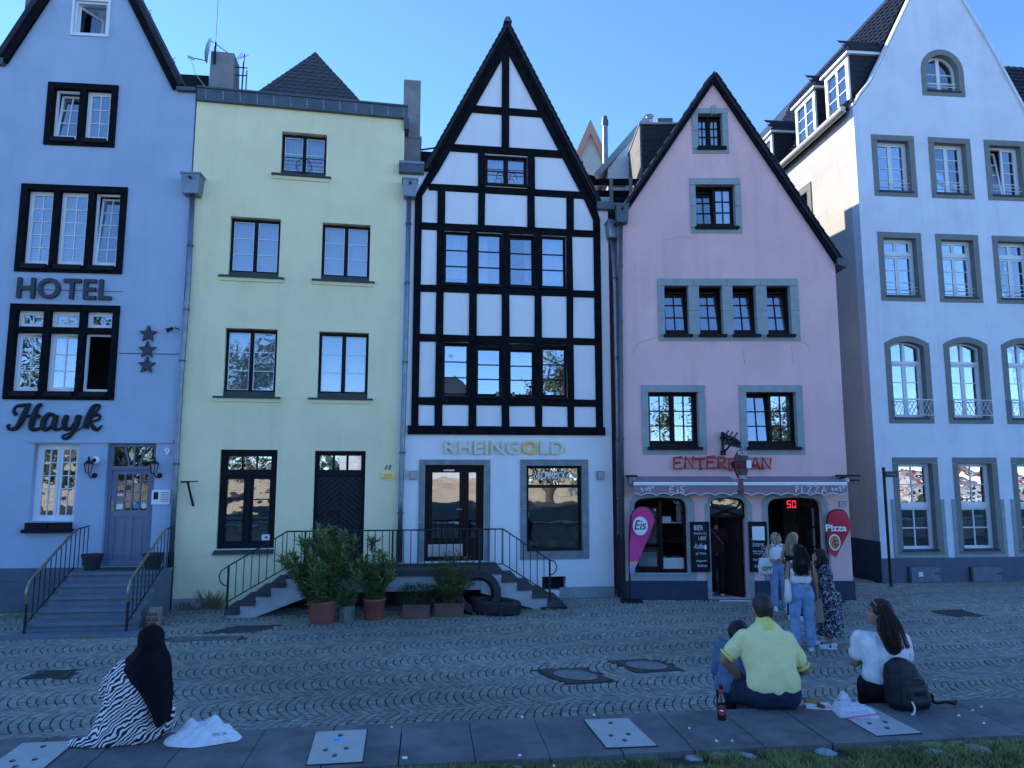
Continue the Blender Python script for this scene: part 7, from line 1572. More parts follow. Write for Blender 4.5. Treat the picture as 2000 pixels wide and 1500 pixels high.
def head(mb, M, s=1., ears=True):
    D = M @ Matrix.Scale(s, 4)
    mb.ball((0, -.012, .015), (.074, .092, .098), 16, 12, D).ball((0, .032, -.045), (.055, .055, .068), 14, 10, D).ball((0, .062, -.085), (.026, .022, .020), 10, 8, D).ball((0, .060, .030), (.052, .022, .020), 10, 8, D)
    mb.ball((0, .090, -.012), (.011, .014, .026), 8, 6, D).ball((0, .098, -.026), (.015, .014, .011), 8, 6, D).ball((0, .082, -.058), (.024, .014, .012), 8, 6, D)
    for q_ in (-1, 1):
        mb.ball((q_ * .036, .055, -.025), (.022, .025, .022), 8, 6, D)
        if ears: mb.ball((q_ * .076, -.008, -.010), (.010, .020, .031), 8, 6, D)
def face(parent, M, s=1., hairm='hair_brown'):
    D = M @ Matrix.Scale(s, 4)
    for q_ in (-1, 1):
        MB().ball((q_ * .031, .072, .008), (.012, .009, .006), 8, 6, D).build('eye', 'eye_white', parent, True); MB().ball((q_ * .031, .080, .008), (.006, .003, .006), 8, 6, D).build('iris', 'black', parent, True)
        MB().tube([D @ V((q_ * .016, .083, .028)), D @ V((q_ * .033, .080, .033)), D @ V((q_ * .050, .068, .027))], .003, 5).build('eyebrow', hairm, parent)
    MB().ball((0, .094, -.058), (.021, .006, .006), 10, 6, D).build('mouth', 'lip', parent, True)
mat('eye_white', (.40, .38, .37), .3); mat('lip', (.38, .12, .11), .5)
def arm(mb, sh, el, wr, r=(.052, .040, .026), grow=0.): mb.cap(sh, el, r[0] + grow, r[1] + grow).cap(el, wr, r[1] * .98 + grow, r[2] + grow)
def leg(mb, hp, kn, an, r=(.088, .056, .038), grow=0.): mb.cap(hp, kn, r[0] + grow, r[1] + grow); kn, an = V(kn), V(an); c = kn.lerp(an, .32) + V((0, -.012, 0)); mb.cap(kn, c, r[1] + grow, r[1] * .98 + grow).cap(c, an, r[1] * .96 + grow, r[2] + grow)
def torso(mb, pel, wai, che, nk, w=(.10, .085, .10), r=(.105, .092, .105), sh=None, grow=0., up=V((1, 0, 0))):
    pel, wai, che, nk = V(pel), V(wai), V(che), V(nk)
    for s_ in (-1, 1): mb.cap(pel + up * w[0] * s_ * .85, wai + up * w[1] * s_ * .7, r[0] + grow, r[1] + grow).cap(wai + up * w[1] * s_ * .7, che + up * w[2] * s_ * .75, r[1] + grow, r[2] + grow)
    b_ = V((0, 0, 0)); mb.cap(pel, wai, r[0] + grow + .004, r[1] + grow + .006).cap(wai, che, r[1] + grow + .006, r[2] + grow)
    if sh:
        for p in sh: mb.cap(che.lerp(nk, .5), p, .07 + grow, .05 + grow).cap(che, p, .085 + grow, .05 + grow)
def shoe(parent, an, yaw, m, L=.25, sole='paper', name='shoe'):
    M = Matrix.Translation(V((an[0], an[1], 0))) @ Matrix.Rotation(R(yaw), 4, 'Z'); b = MB().cap((0, -.03, .06), (0, .02, .055), .042, .042).cap((0, .02, .05), (0, L - .09, .035), .042, .034).cap((0, L - .09, .034), (0, L - .06, .030), .036, .028); b.v = [tuple(M @ V(p)) for p in b.v]
    o = blob(parent, name, b, m, .009, 3); pr = [(.038 * math.sin(t), -.068 + .03 * (1 - math.cos(t)) if False else 0) for t in (0,)]
    P = [(-.036, -.06), (.036, -.06), (.042, .02), (.044, L - .12), (.03, L - .055), (0, L - .035), (-.03, L - .055), (-.044, L - .12), (-.042, .02)]
    MB().add([tuple(M @ V((x, y, 0))) for x, y in P] + [tuple(M @ V((x, y, .028))) for x, y in P], [tuple(range(9))[::-1], tuple(range(9, 18))] + [(i, (i + 1) % 9, (i + 1) % 9 + 9, i + 9) for i in range(9)]).build('sole', sole, o)
def strands(parent, M, paths, m, n, seed, spread=.02, r=.0045, name='hair_strands'):
    rd = random.Random(seed); b = MB()
    for i in range(n):
        P = paths[i % len(paths)]; o = V((rd.gauss(0, spread), rd.gauss(0, spread), rd.gauss(0, spread * .6))); pts = []
        for k, p in enumerate(P): pts.append(M @ (V(p) + o * (.6 + .5 * k / len(P)) + V((rd.gauss(0, .004), rd.gauss(0, .004), 0))))
        c = arcpts(pts, 4); b.tube(c, [r * (1 - .65 * j / len(c)) for j in range(len(c))], 4)
    b.build(name, m, parent, True, kind='stuff')
def tote(label, loc, rz, w, h, strap_top, m='canvas', text=None, th=.05):
    t = thing('tote_bag', label, 'bag', loc, R(rz)); rd = random.Random(int(w * 1000)); rings = []
    for k, (f, d_, z) in enumerate(((.55, .3, 0), (.9, .9, .03), (1, 1, .12 * h / .4), (.95, .8, .6 * h), (.8, .45, h))):
        rings.append([V((w / 2 * f * math.copysign(abs(math.cos(a_)) ** .7, math.cos(a_)) + rd.gauss(0, .006), th * d_ * math.sin(a_) + rd.gauss(0, .004), z + rd.gauss(0, .004))) for a_ in np.linspace(0, 6.2832, 15)[:-1]])
    b = MB(); b.loft(rings); b.build('bag_body', m, t, True)
    s_ = MB(); s_.tube(arcpts([(-w * .28, -.01, h - .02), (-w * .1 + strap_top[0] * .8, -.02, h + (strap_top[1]) * .6), (strap_top[0], 0, h + strap_top[1]), (w * .1 + strap_top[0] * .9, .03, h + strap_top[1] * .6), (w * .25, .02, h - .02)], 4), .011, 6, flat=.35); s_.build('strap', m, t)
    if text: fit_text(text, -w * .3, w * .34, h * .28, h * .52, .004, -th - .012, .02, .15, name='bag_print', m='black', parent=t)
    return t
# ---- woman seen from behind: white cropped top, light jeans
g = ground(1572, 1272)
p = thing('person', 'woman seen from behind in white cropped top and light blue jeans with long dark hair', 'person', (g.x, g.y + .05, 0), R(-4))
b = MB(); shl, shr = (-.165, -.01, 1.325), (.165, -.01, 1.325)
torso(b, (0, 0, .90), (0, .0, 1.06), (0, -.005, 1.22), (0, -.01, 1.37), sh=(shl, shr), r=(.10, .082, .094), w=(.10, .075, .085)); b.cap((0, -.012, 1.33), (0, .0, 1.44), .052, .047)
wl, wr = (-.245, .06, .86), (.255, .02, .86); arm(b, shl, (-.225, -.03, 1.08), wl, (.045, .036, .025)); arm(b, shr, (.225, -.04, 1.08), wr, (.045, .036, .025)); hand(b, wl, (-.02, .1, -1), (1, 0, 0), .92, .5, 1); hand(b, wr, (.02, .05, -1), (-1, 0, 0), .92, 1.0, -1)
for s_ in (-1, 1): leg(b, (s_ * .09, 0, .86), (s_ * .10, .02, .47), (s_ * .11, -.01, .09))
H = head_M((0, .02, 1.52), -8, -4); head(b, H); bd_ = blob(p, 'body', b, 'skin_tan', .010, 5); face(bd_, H)
b = MB(); torso(b, (0, .0, 1.10), (0, 0, 1.14), (0, -.005, 1.21), (0, -.01, 1.30), r=(.09, .092, .098), w=(.085, .085, .09), grow=.012); b.cap((-.10, -.02, 1.24), (-.115, -.012, 1.345), .05, .045).cap((.10, -.02, 1.24), (.115, -.012, 1.345), .05, .045); blob(p, 'cropped_top', b, 'cloth_white', .010, 4, .008)
b = MB()
for s_ in (-1, 1): b.cap((s_ * .085, -.012, .92), (s_ * .095, -.015, .84), .105, .112).cap((s_ * .09, -.005, .84), (s_ * .105, .01, .48), .105, .084).cap((s_ * .105, .01, .48), (s_ * .115, -.01, .12), .080, .082)
b.cap((-.06, 0, .98), (.06, 0, .98), .10, .10).cap((0, -.015, .94), (0, -.02, .85), .105, .098); blob(p, 'jeans', b, 'denim_light', .010, 5, .026)
MB().box(.05, .11, -.135, -.118, .955, .98).build('jeans_label', 'kraft', p)
for s_ in (-1, 1): MB().cap((s_ * .115, -.01, .13), (s_ * .115, -.005, .05), .044, .042).build('sock', 'cloth_white', p, True); shoe(p, (s_ * .118, -.005), s_ * -8, 'cloth_white')
b = MB().ball((0, -.022, .035), (.090, .098, .095), 16, 12, H).cap(H @ V((0, -.07, .02)), (0, -.085, 1.34), .082, .095).cap((0, -.085, 1.36), (-.02, -.085, 1.24), .105, .085); b.cap((-.07, -.06, 1.40), (-.09, -.075, 1.25), .055, .045).cap((.06, -.06, 1.40), (.08, -.075, 1.25), .06, .045); hr = blob(p, 'hair', b, 'hair_black', .010, 3, .02)
strands(hr, Matrix.Identity(4), [[(x * .6, -.10, 1.60), (x, -.15, 1.45), (x * 1.25, -.17, 1.32), (x * 1.2 + .01, -.155, 1.17)] for x in np.linspace(-.10, .10, 9)], 'hair_black', 110, 3, .016)
tote('white canvas tote bag hanging from the shoulder of the woman with long dark hair', (g.x - .205, g.y + .02, .74), 55, .34, .36, (.02, .26))
pb = thing('paper_bag', 'brown paper carrier bag in the right hand of the woman seen from behind', 'bag', (g.x + .33, g.y + .12, .43), R(62)); b = MB().cube8([(-.14, -.05, 0), (.14, -.05, 0), (.14, .05, 0), (-.14, .05, 0), (-.15, -.03, .36), (.15, -.03, .36), (.15, .03, .36), (-.15, .03, .36)]); b.build('bag_body', 'kraft', pb); MB().tube(arcpts([(-.06, -.03, .35), (-.04, -.02, .44), (.04, -.02, .44), (.06, -.03, .35)]), .006, 5).build('handle', 'kraft', pb)
# ---- woman by the window in a white sleeveless top, turned to the right
g = ground(1521, 1190); p = thing('person', 'blonde woman facing us in white sleeveless top and ripped jeans with a phone', 'person', (g.x, g.y - .05, 0), R(176)); b = MB(); shl, shr = (-.16, 0, 1.26), (.16, 0, 1.26)
torso(b, (0, 0, .84), (0, 0, 1.0), (0, 0, 1.16), (0, -.01, 1.30), sh=(shl, shr), r=(.095, .08, .092), w=(.095, .07, .08)); b.cap((0, -.01, 1.26), (0, .01, 1.36), .050, .045)
wl, wr = (.00, .20, 1.0), (.06, .21, .99); arm(b, shl, (-.22, -.03, 1.02), (-.06, .18, .96), (.043, .036, .026)); arm(b, shr, (.225, -.04, 1.02), (.10, .19, .99), (.045, .038, .026)); hand(b, (.10, .19, .99), (-1, .2, .05), (0, .1, 1), .9, .5, -1); hand(b, (-.06, .18, .96), (1, .2, .1), (0, .2, 1), .9, .5, 1)
for s_ in (-1, 1): leg(b, (s_ * .085, 0, .80), (s_ * .095 - .01, .03, .44), (s_ * .10 - .02, 0, .09))
H = head_M((0, .02, 1.43), 62, 2); head(b, H, .96); bd_ = blob(p, 'body', b, 'skin_light', .010, 5); face(bd_, H, .96, 'hair_light_brown')
b = MB(); torso(b, (0, 0, 1.01), (0, 0, 1.04), (0, 0, 1.16), (0, -.01, 1.28), r=(.085, .088, .098), w=(.075, .078, .085), grow=.012); b.cap((-.06, .02, 1.18), (-.085, -.005, 1.285), .06, .045).cap((.06, .02, 1.18), (.085, -.005, 1.285), .06, .045).cap((0, .03, 1.15), (0, .0, 1.26), .08, .06); blob(p, 'sleeveless_top', b, 'cloth_white', .010, 4, .006)
b = MB()
for s_ in (-1, 1): b.cap((s_ * .08, 0, .88), (s_ * .088, 0, .78), .10, .104).cap((s_ * .087, 0, .78), (s_ * .10 - .01, .02, .45), .096, .078).cap((s_ * .10 - .01, .02, .45), (s_ * .11 - .02, 0, .10), .076, .078)
b.cap((-.055, 0, .93), (.055, 0, .93), .092, .092).cap((0, .01, .88), (0, .012, .80), .10, .095); blob(p, 'ripped_jeans', b, 'denim_light', .010, 5, .014)
for s_, z in ((1, .50), (-1, .60)): MB().ball((s_ * .10, .09, z), (.04, .02, .012), 8, 6).build('rip', 'skin_light', p, True)
for s_ in (-1, 1): shoe(p, (s_ * .11 - .02, 0), s_ * -10, 'cloth_white')
b = MB().ball((0, -.025, .03), (.088, .095, .092), 16, 12, H).cap(H @ V((-.05, -.05, .0)), H @ V((-.055, -.04, -.10)), .042, .032).cap(H @ V((.05, -.05, .0)), H @ V((.055, -.03, -.10)), .042, .03).cap(H @ V((0, -.08, 0)), H @ V((0, -.075, -.12)), .055, .04); blob(p, 'hair', b, 'hair_blond', .009, 3, .008)
MB().tube([H @ V((-.085, .02, .06)), H @ V((0, .06, .105)), H @ V((.085, .02, .06))], .012, 6).build('sunglasses', 'black', p, True)
M = Matrix.Translation((g.x, g.y - .05, 0)) @ Matrix.Rotation(R(176), 4, 'Z'); ph = thing('phone', 'dark phone held by the blonde woman in the white sleeveless top', 'phone', M @ V((.0, .25, 1.02)), R(170)); MB().box(-.075, .075, -.035, .035, 0, .009, Matrix.Rotation(R(20), 4, 'X')).build('phone_body', 'black', ph)
tote('white tote bag with black print at the hip of the woman with the phone', (g.x - .27, g.y - .12, .70), 8, .34, .34, (.03, .20), text='CITY')
# ---- blonde woman mostly hidden
g = ground(1542, 1212); p = thing('person', 'woman with long pale blond hair in black, half hidden behind the dark haired woman', 'person', (g.x + .16, g.y + .05, 0), R(-35)); b = MB(); shl, shr = (-.16, 0, 1.33), (.16, 0, 1.33)
torso(b, (0, 0, .90), (0, 0, 1.06), (0, 0, 1.22), (0, -.01, 1.37), sh=(shl, shr), r=(.10, .082, .094), w=(.095, .075, .085)); b.cap((0, -.01, 1.33), (0, .01, 1.44), .05, .046); arm(b, shl, (-.23, .0, 1.10), (-.16, .17, .98), (.045, .037, .026)); hand(b, (-.16, .17, .98), (.5, 1, .1), (0, 0, 1), .9, .6, 1); arm(b, shr, (.22, .0, 1.09), (.12, .2, 1.0), (.045, .037, .026)); hand(b, (.12, .2, 1.0), (-.5, 1, .1), (0, 0, 1), .9, .6, -1)
for s_ in (-1, 1): leg(b, (s_ * .09, 0, .86), (s_ * .10, .02, .47), (s_ * .105, 0, .09))
H = head_M((0, .02, 1.52), 20, -6); head(b, H); bd_ = blob(p, 'body', b, 'skin_light', .010, 5); face(bd_, H, 1, 'hair_light_brown')
b = MB(); torso(b, (0, 0, .92), (0, 0, 1.08), (0, -.005, 1.22), (0, -.01, 1.32), r=(.10, .09, .098), w=(.095, .08, .09), grow=.012); b.cap((-.08, 0, 1.25), (-.12, 0, 1.345), .055, .045).cap((.08, 0, 1.25), (.12, 0, 1.345), .055, .045); blob(p, 'black_top', b, 'cloth_black', .010, 4, .008)
b = MB()
for s_ in (-1, 1): b.cap((s_ * .085, 0, .90), (s_ * .095, 0, .82), .10, .105).cap((s_ * .09, 0, .82), (s_ * .105, .01, .48), .098, .074).cap((s_ * .105, .01, .48), (s_ * .11, 0, .11), .07, .062)
blob(p, 'trousers', b, 'tights', .010, 5, .012)
for s_ in (-1, 1): MB().tube([(s_ * .185, -.01, .8), (s_ * .178, .0, .5), (s_ * .17, -.01, .12)], .012, 5, flat=.6).build('side_stripe', 'cloth_white', p); shoe(p, (s_ * .112, 0), s_ * -8, 'cloth_white')
b = MB().ball((0, -.022, .032), (.090, .098, .094), 16, 12, H).cap(H @ V((0, -.07, .02)), (.0, -.10, 1.36), .08, .085).cap((0, -.10, 1.37), (0, -.11, 1.24), .085, .06); hr = blob(p, 'hair', b, 'hair_blond', .010, 3, .008); strands(hr, Matrix.Identity(4), [[(x * .5, -.10, 1.60), (x, -.15, 1.46), (x * 1.1, -.17, 1.33), (x * 1.05, -.15, 1.20)] for x in np.linspace(-.09, .09, 8)], 'hair_blond', 80, 5, .010)
# ---- woman in the floral dress
g = ground(1622, 1265); p = thing('person', 'woman in long dark floral dress facing left with her hand at her mouth', 'person', (g.x, g.y, 0), R(68)); b = MB(); shl, shr = (-.16, .03, 1.25), (.155, .03, 1.25)
torso(b, (0, 0, .84), (0, .01, 1.0), (0, .02, 1.15), (0, .04, 1.29), sh=(shl, shr), r=(.10, .085, .094), w=(.095, .075, .085)); b.cap((0, .03, 1.25), (0, .075, 1.36), .05, .045); arm(b, shl, (-.19, .10, 1.02), (-.05, .20, 1.28), (.045, .037, .026)); hand(b, (-.05, .20, 1.28), (.1, -.15, 1), (.3, -1, 0), .9, 1.0, 1); arm(b, shr, (.21, .06, 1.01), (.06, .22, 1.10), (.045, .037, .026)); hand(b, (.06, .22, 1.10), (-.5, .2, .8), (-1, 0, 0), .9, .8, -1)
for s_ in (-1, 1): leg(b, (s_ * .085, 0, .80), (s_ * .09, .01, .44), (s_ * .09, 0, .09))
H = head_M((0, .10, 1.43), 6, -14); head(b, H); bd_ = blob(p, 'body', b, 'skin_light', .010, 5); face(bd_, H)
b = MB(); torso(b, (0, 0, .84), (0, .01, 1.0), (0, .02, 1.15), (0, .03, 1.25), sh=(shl, shr), r=(.115, .10, .104), w=(.10, .08, .09), grow=.012); arm(b, shl, (-.19, .10, 1.02), (-.16, .13, 1.09), (.052, .050, .046), .012); arm(b, shr, (.21, .06, 1.01), (.16, .12, 1.04), (.052, .050, .046), .012)
rd = random.Random(5); rings = []
for z, rx, ry in ((.88, .19, .17), (.70, .195, .18), (.50, .19, .185), (.34, .20, .19), (.20, .215, .205)):
    rings.append([V(((rx + .016 * math.sin(7 * a_ + z * 3)) * math.cos(a_), (ry + .016 * math.sin(5 * a_ + z * 5)) * math.sin(a_) - .01, z + (.02 * math.sin(3 * a_) if z < .3 else 0))) for a_ in np.linspace(0, 6.2832, 37)[:-1]])
b.loft(rings); blob(p, 'floral_dress', b, 'floral', .011, 4, .022)
for s_ in (-1, 1):
    shoe(p, (s_ * .085, .0 + .03 * s_), s_ * -12, 'cloth_white')
    for k in (.02, .08): MB().box(s_ * .085 - .052, s_ * .085 + .052, k + .03 * s_, k + .03 + .03 * s_, .03, .062).build('shoe_stripe', 'denim_dark', p)
b = MB().ball((0, -.024, .03), (.094, .10, .096), 16, 12, H).cap(H @ V((0, -.06, -.01)), H @ V((0, -.075, -.13)), .088, .075); b.cap(H @ V((.06, .0, .02)), H @ V((.068, -.01, -.12)), .038, .032).cap(H @ V((-.06, .0, .02)), H @ V((-.068, -.01, -.12)), .038, .032).cap(H @ V((-.05, .062, .075)), H @ V((.05, .062, .075)), .022, .022); hr = blob(p, 'hair', b, 'hair_black', .010, 3, .012)
# ---- person in the doorway
p = thing('person', 'person in maroon top and black trousers walking through the dark shop doorway', 'person', PK.world((gd[0] + gd[1]) / 2 - .12, .55, .035), R(-12)); b = MB(); shl, shr = (-.20, 0, 1.42), (.20, 0, 1.42)
torso(b, (0, 0, .95), (0, .01, 1.12), (0, .02, 1.30), (0, .02, 1.48), sh=(shl, shr)); b.cap((0, .02, 1.44), (0, .04, 1.56), .055, .05); arm(b, shl, (-.26, -.02, 1.14), (-.22, .14, .92)); hand(b, (-.22, .14, .92), (0, .4, -1), (1, 0, 0), 1, .6, 1); arm(b, shr, (.26, .0, 1.14), (.2, .2, .98)); hand(b, (.2, .2, .98), (-.2, 1, 0), (-1, 0, 0), 1, .6, -1)
leg(b, (-.09, 0, .90), (-.10, .05, .50), (-.11, .08, .09)); leg(b, (.09, 0, .90), (.10, .0, .48), (.09, -.10, .13)); H = head_M((0, .06, 1.64), 5, -4); head(b, H); bd_ = blob(p, 'body', b, 'skin_tan', .011, 5); face(bd_, H)
b = MB(); torso(b, (0, 0, .98), (0, .01, 1.12), (0, .02, 1.30), (0, .02, 1.44), sh=(shl, shr), grow=.016); arm(b, shl, (-.26, -.02, 1.14), (-.245, .03, 1.06), grow=.014); arm(b, shr, (.26, 0, 1.14), (.24, .06, 1.09), grow=.014); blob(p, 'shirt', b, 'cloth_maroon', .011, 4, .012)
b = MB(); b.cap((-.07, 0, 1.0), (.07, 0, 1.0), .11, .11); leg(b, (-.09, 0, .90), (-.10, .05, .50), (-.11, .08, .11), (.10, .07, .055), .012); leg(b, (.09, 0, .90), (.10, .0, .48), (.09, -.10, .14), (.10, .07, .055), .012); blob(p, 'trousers', b, 'cloth_black', .011, 5, .01)
shoe(p, (-.11, .08), 4, 'cloth_black'); shoe(p, (.09, -.10), -4, 'cloth_black')
b = MB().ball((0, -.018, .035), (.084, .094, .088), 14, 10, H).cap(H @ V((0, -.06, .0)), H @ V((0, -.06, -.06)), .06, .05); blob(p, 'hair', b, 'hair_black', .010, 3)
MB().tube([(-.14, -.10, 1.46), (.0, -.125, 1.30), (.14, -.13, 1.12)], .014, 5, flat=.5).build('bag_strap', 'kraft', p)
# ---- seated man in the yellow polo shirt
m0 = ground(1497, 1391, SZ); p = thing('person', 'man in yellow polo shirt sitting on the slab wall with his back to us', 'person', (m0.x + .11, m0.y + .13, SZ), R(2)); p.scale = (.96, .96, 1.02); b = MB(); pel = (0, .0, .12); che = (-.01, .10, .46); shl, shr = (-.205, .10, .53), (.195, .11, .505)
def mtorso(b, g_=0.): torso(b, pel, (0, .03, .27), che, (0, .13, .60), w=(.125, .12, .135), r=(.125, .118, .125), sh=(shl, shr), grow=g_)
mtorso(b); b.cap((0, .13, .58), (.0, .17, .66), .072, .066); el, wl = (-.385, .12, .35), (-.20, .24, .155); er, wr = (.325, .10, .265), (.22, .34, .17); arm(b, shl, el, wl, (.060, .048, .033)); hand(b, wl, (.9, .25, -.35), (0, .3, -1), 1.08, .45, 1); arm(b, shr, er, wr, (.060, .048, .033)); hand(b, wr, (-.5, 1, -.1), (0, 0, -1), 1.08, .5, -1)
kl, kr = (-.27, .44, .03), (.20, .46, .03)
for s_, k_ in ((-1, kl), (1, kr)): leg(b, (s_ * .12, .05, .10), k_, (k_[0], k_[1] + .08, -.44), (.10, .066, .045))
H = head_M((.005, .20, .745), 3, -16); head(b, H, 1.14); bd_ = blob(p, 'body', b, 'skin_tan', .010, 4); face(bd_, H, 1.14)
b = MB(); torso(b, (0, -.01, .185), (0, .02, .28), che, (0, .12, .57), w=(.115, .115, .14), r=(.12, .122, .13), sh=(shl, shr), grow=.016); e2 = V(shl).lerp(V(el), .62); arm(b, shl, tuple(e2), tuple(e2), (.066, .064, .060), .006); e3 = V(shr).lerp(V(er), .68); arm(b, shr, tuple(e3), tuple(e3), (.066, .064, .060), .006); b.cap((-.05, .12, .585), (-.17, .10, .53), .075, .065).cap((.05, .12, .585), (.16, .11, .505), .075, .065); so_ = blob(p, 'polo_shirt', b, 'cloth_polo', .010, 12, .026)
blob(so_, 'collar', MB().cap((0, .12, .585), (0, .148, .640), .088, .078), 'cloth_polo_trim', .009, 3)
for e_, s_, d_ in ((e2, shl, 1), (e3, shr, 1)):
    ax = (V(e_) - V(s_)).normalized(); c = V(e_) + ax * .060; u_ = ax.cross(V((0, 0, 1))).normalized(); v_ = ax.cross(u_); MB().tube([c + u_ * .060 * math.cos(t) + v_ * .060 * math.sin(t) for t in np.linspace(0, 6.2832, 15)[:-1]], .013, 6, True).build('sleeve_cuff', 'cloth_polo_trim', so_, True)
b = MB(); b.cap((-.10, .0, .11), (.10, .0, .11), .142, .142)
for s_, k_ in ((-1, kl), (1, kr)): leg(b, (s_ * .12, .04, .105), k_, (k_[0], k_[1] + .08, -.42), (.115, .082, .065), .012)
b.v = [(x, y, max(z, .004) if y < .30 else z) for x, y, z in b.v]; blob(p, 'jeans', b, 'denim_dark', .010, 5, .014)
b = MB().ball((0, -.016, .028), (.080, .096, .094), 16, 12, H @ Matrix.Scale(1.14, 4)).cap(H @ V((-.03, -.07, -.02)), H @ V((-.02, -.07, -.06)), .045, .035).cap(H @ V((.03, -.07, -.02)), H @ V((.02, -.07, -.06)), .045, .035); blob(p, 'short_hair', b, 'hair_short', .008, 3)
w_ = V(wl); ax = (w_ - V(el)).normalized(); c = w_ - ax * .035; u_ = ax.cross(V((0, 0, 1))).normalized(); v_ = ax.cross(u_); MB().tube([c + u_ * .036 * math.cos(t) + v_ * .036 * math.sin(t) for t in np.linspace(0, 6.2832, 13)[:-1]], .012, 6, True).build('wristband', 'denim_dark', p, True)
for s_, k_ in ((-1, kl), (1, kr)): MB().cap((k_[0], k_[1] + .10, -.50), (k_[0], k_[1] + .26, -.53), .05, .04).build('shoe', 'cloth_black', p, True)
# ---- companion in the denim jacket, child between them
p = thing('person', 'dark haired person in denim jacket bending forward beside the man in yellow', 'person', (m0.x - .09, m0.y + .42, SZ - .06), R(-24)); b = MB(); shl, shr = (-.16, .18, .42), (.14, .20, .40); torso(b, (0, .02, .10), (0, .07, .22), (0, .15, .36), (0, .22, .44), sh=(shl, shr), r=(.105, .09, .10), w=(.10, .08, .09)); b.cap((0, .21, .42), (0, .27, .47), .05, .046); el = (-.21, .22, .20); wl = (-.10, .40, .16); arm(b, shl, el, wl); hand(b, wl, (.4, 1, 0), (0, 0, -1), .95, .6, 1); arm(b, shr, (.19, .28, .20), (.1, .42, .2)); hand(b, (.1, .42, .2), (-.3, 1, 0), (0, 0, -1), .95, .6, -1)
for s_ in (-1, 1): leg(b, (s_ * .09, .05, .09), (s_ * .11, .40, .06), (s_ * .11, .46, -.40))
H = head_M((0, .27, .535), -20, -20); head(b, H); bd_ = blob(p, 'body', b, 'skin_olive', .010, 4); face(bd_, H)
b = MB(); torso(b, (0, .02, .14), (0, .07, .22), (0, .15, .36), (0, .21, .43), sh=(shl, shr), r=(.115, .105, .11), w=(.10, .09, .095), grow=.016); arm(b, shl, el, tuple(V(el).lerp(V(wl), .8)), (.062, .052, .04), .01); arm(b, shr, (.19, .28, .2), (.12, .40, .2), (.062, .052, .04), .01); blob(p, 'denim_jacket', b, 'denim_blue', .010, 4, .018)
b = MB(); b.cap((-.09, .01, .10), (.09, .01, .10), .115, .115)
for s_ in (-1, 1): leg(b, (s_ * .09, .05, .09), (s_ * .11, .40, .06), (s_ * .11, .46, -.38), (.10, .075, .058), .012)
blob(p, 'jeans', b, 'denim_dark', .010, 4, .012); b = MB().ball((0, -.022, .03), (.098, .105, .10), 16, 12, H).cap(H @ V((0, -.05, -.03)), H @ V((0, -.05, -.12)), .075, .06); blob(p, 'hair', b, 'hair_black', .010, 3, .01)
for s_ in (-1, 1): MB().cap((s_ * .11, .47, -.46), (s_ * .11, .63, -.48), .045, .036).build('shoe', 'cloth_black', p, True)
c0 = V((m0.x - .05, m0.y + .66, 0)); p = thing('person', 'small child with light brown hair in lilac top hidden between the seated couple', 'person', c0, R(170)); b = MB(); torso(b, (0, 0, .56), (0, 0, .66), (0, 0, .78), (0, 0, .90), sh=((-.11, 0, .86), (.11, 0, .86)), r=(.08, .075, .078), w=(.06, .05, .05)); b.cap((0, 0, .88), (0, .01, .95), .036, .034)
arm(b, (-.11, 0, .86), (-.15, .02, .70), (-.10, .12, .60), (.034, .028, .02)); hand(b, (-.10, .12, .60), (.3, 1, 0), (0, 0, -1), .7, .6, 1); arm(b, (.11, 0, .86), (.15, .02, .70), (.10, .12, .60), (.034, .028, .02)); hand(b, (.10, .12, .60), (-.3, 1, 0), (0, 0, -1), .7, .6, -1)
for s_ in (-1, 1): leg(b, (s_ * .055, 0, .54), (s_ * .06, .01, .30), (s_ * .06, 0, .06), (.062, .042, .03))
H = head_M((0, .01, 1.04), 30, -10); head(b, H, .88); bd_ = blob(p, 'body', b, 'skin_light', .009, 4); face(bd_, H, .88); b = MB(); torso(b, (0, 0, .58), (0, 0, .66), (0, 0, .78), (0, 0, .86), sh=((-.11, 0, .86), (.11, 0, .86)), r=(.085, .085, .085), w=(.06, .055, .055), grow=.012); blob(p, 'lilac_top', b, 'cloth_lilac', .009, 4, .008)
b = MB(); [leg(b, (s_ * .055, 0, .54), (s_ * .06, .01, .30), (s_ * .06, 0, .09), (.07, .05, .04), .01) for s_ in (-1, 1)]; blob(p, 'trousers', b, 'denim_dark', .009, 4)
for s_ in (-1, 1): shoe(p, (s_ * .06, 0), 0, 'cloth_white', .17)
b = MB().ball((0, -.02, .03), (.082, .09, .085), 14, 10, H).cap(H @ V((0, -.06, -.02)), H @ V((0, -.07, -.18)), .06, .045); blob(p, 'hair', b, 'hair_light_brown', .009, 3, .008)
# ---- seated woman in the white t-shirt
t0 = ground(1733, 1378, SZ); p = thing('person', 'woman in white t-shirt with long dark brown hair sitting on the slab wall looking left', 'person', (t0.x + .07, t0.y + .13, SZ), R(-16)); b = MB(); shl, shr = (-.175, .05, .50), (.16, .04, .50)
torso(b, (0, 0, .11), (0, .01, .26), (0, .03, .42), (0, .05, .55), sh=(shl, shr), r=(.11, .088, .10), w=(.105, .08, .09)); b.cap((0, .045, .52), (-.01, .065, .63), .05, .045); el, wl = (-.225, .10, .275), (-.04, .27, .30); er, wr = (.20, .12, .28), (-.14, .27, .265); arm(b, shl, el, wl, (.046, .038, .026)); hand(b, wl, (1, .1, .1), (0, -1, 0), .92, .6, 1); arm(b, shr, er, wr, (.046, .038, .026)); hand(b, wr, (-1, -.55, .10), (.3, -1, 0), .95, .75, -1)
kl, kr = (-.085, .40, .02), (.085, .42, .02)
for s_, k_ in ((-1, kl), (1, kr)): leg(b, (s_ * .09, .04, .10), k_, (k_[0], k_[1] + .06, -.42))
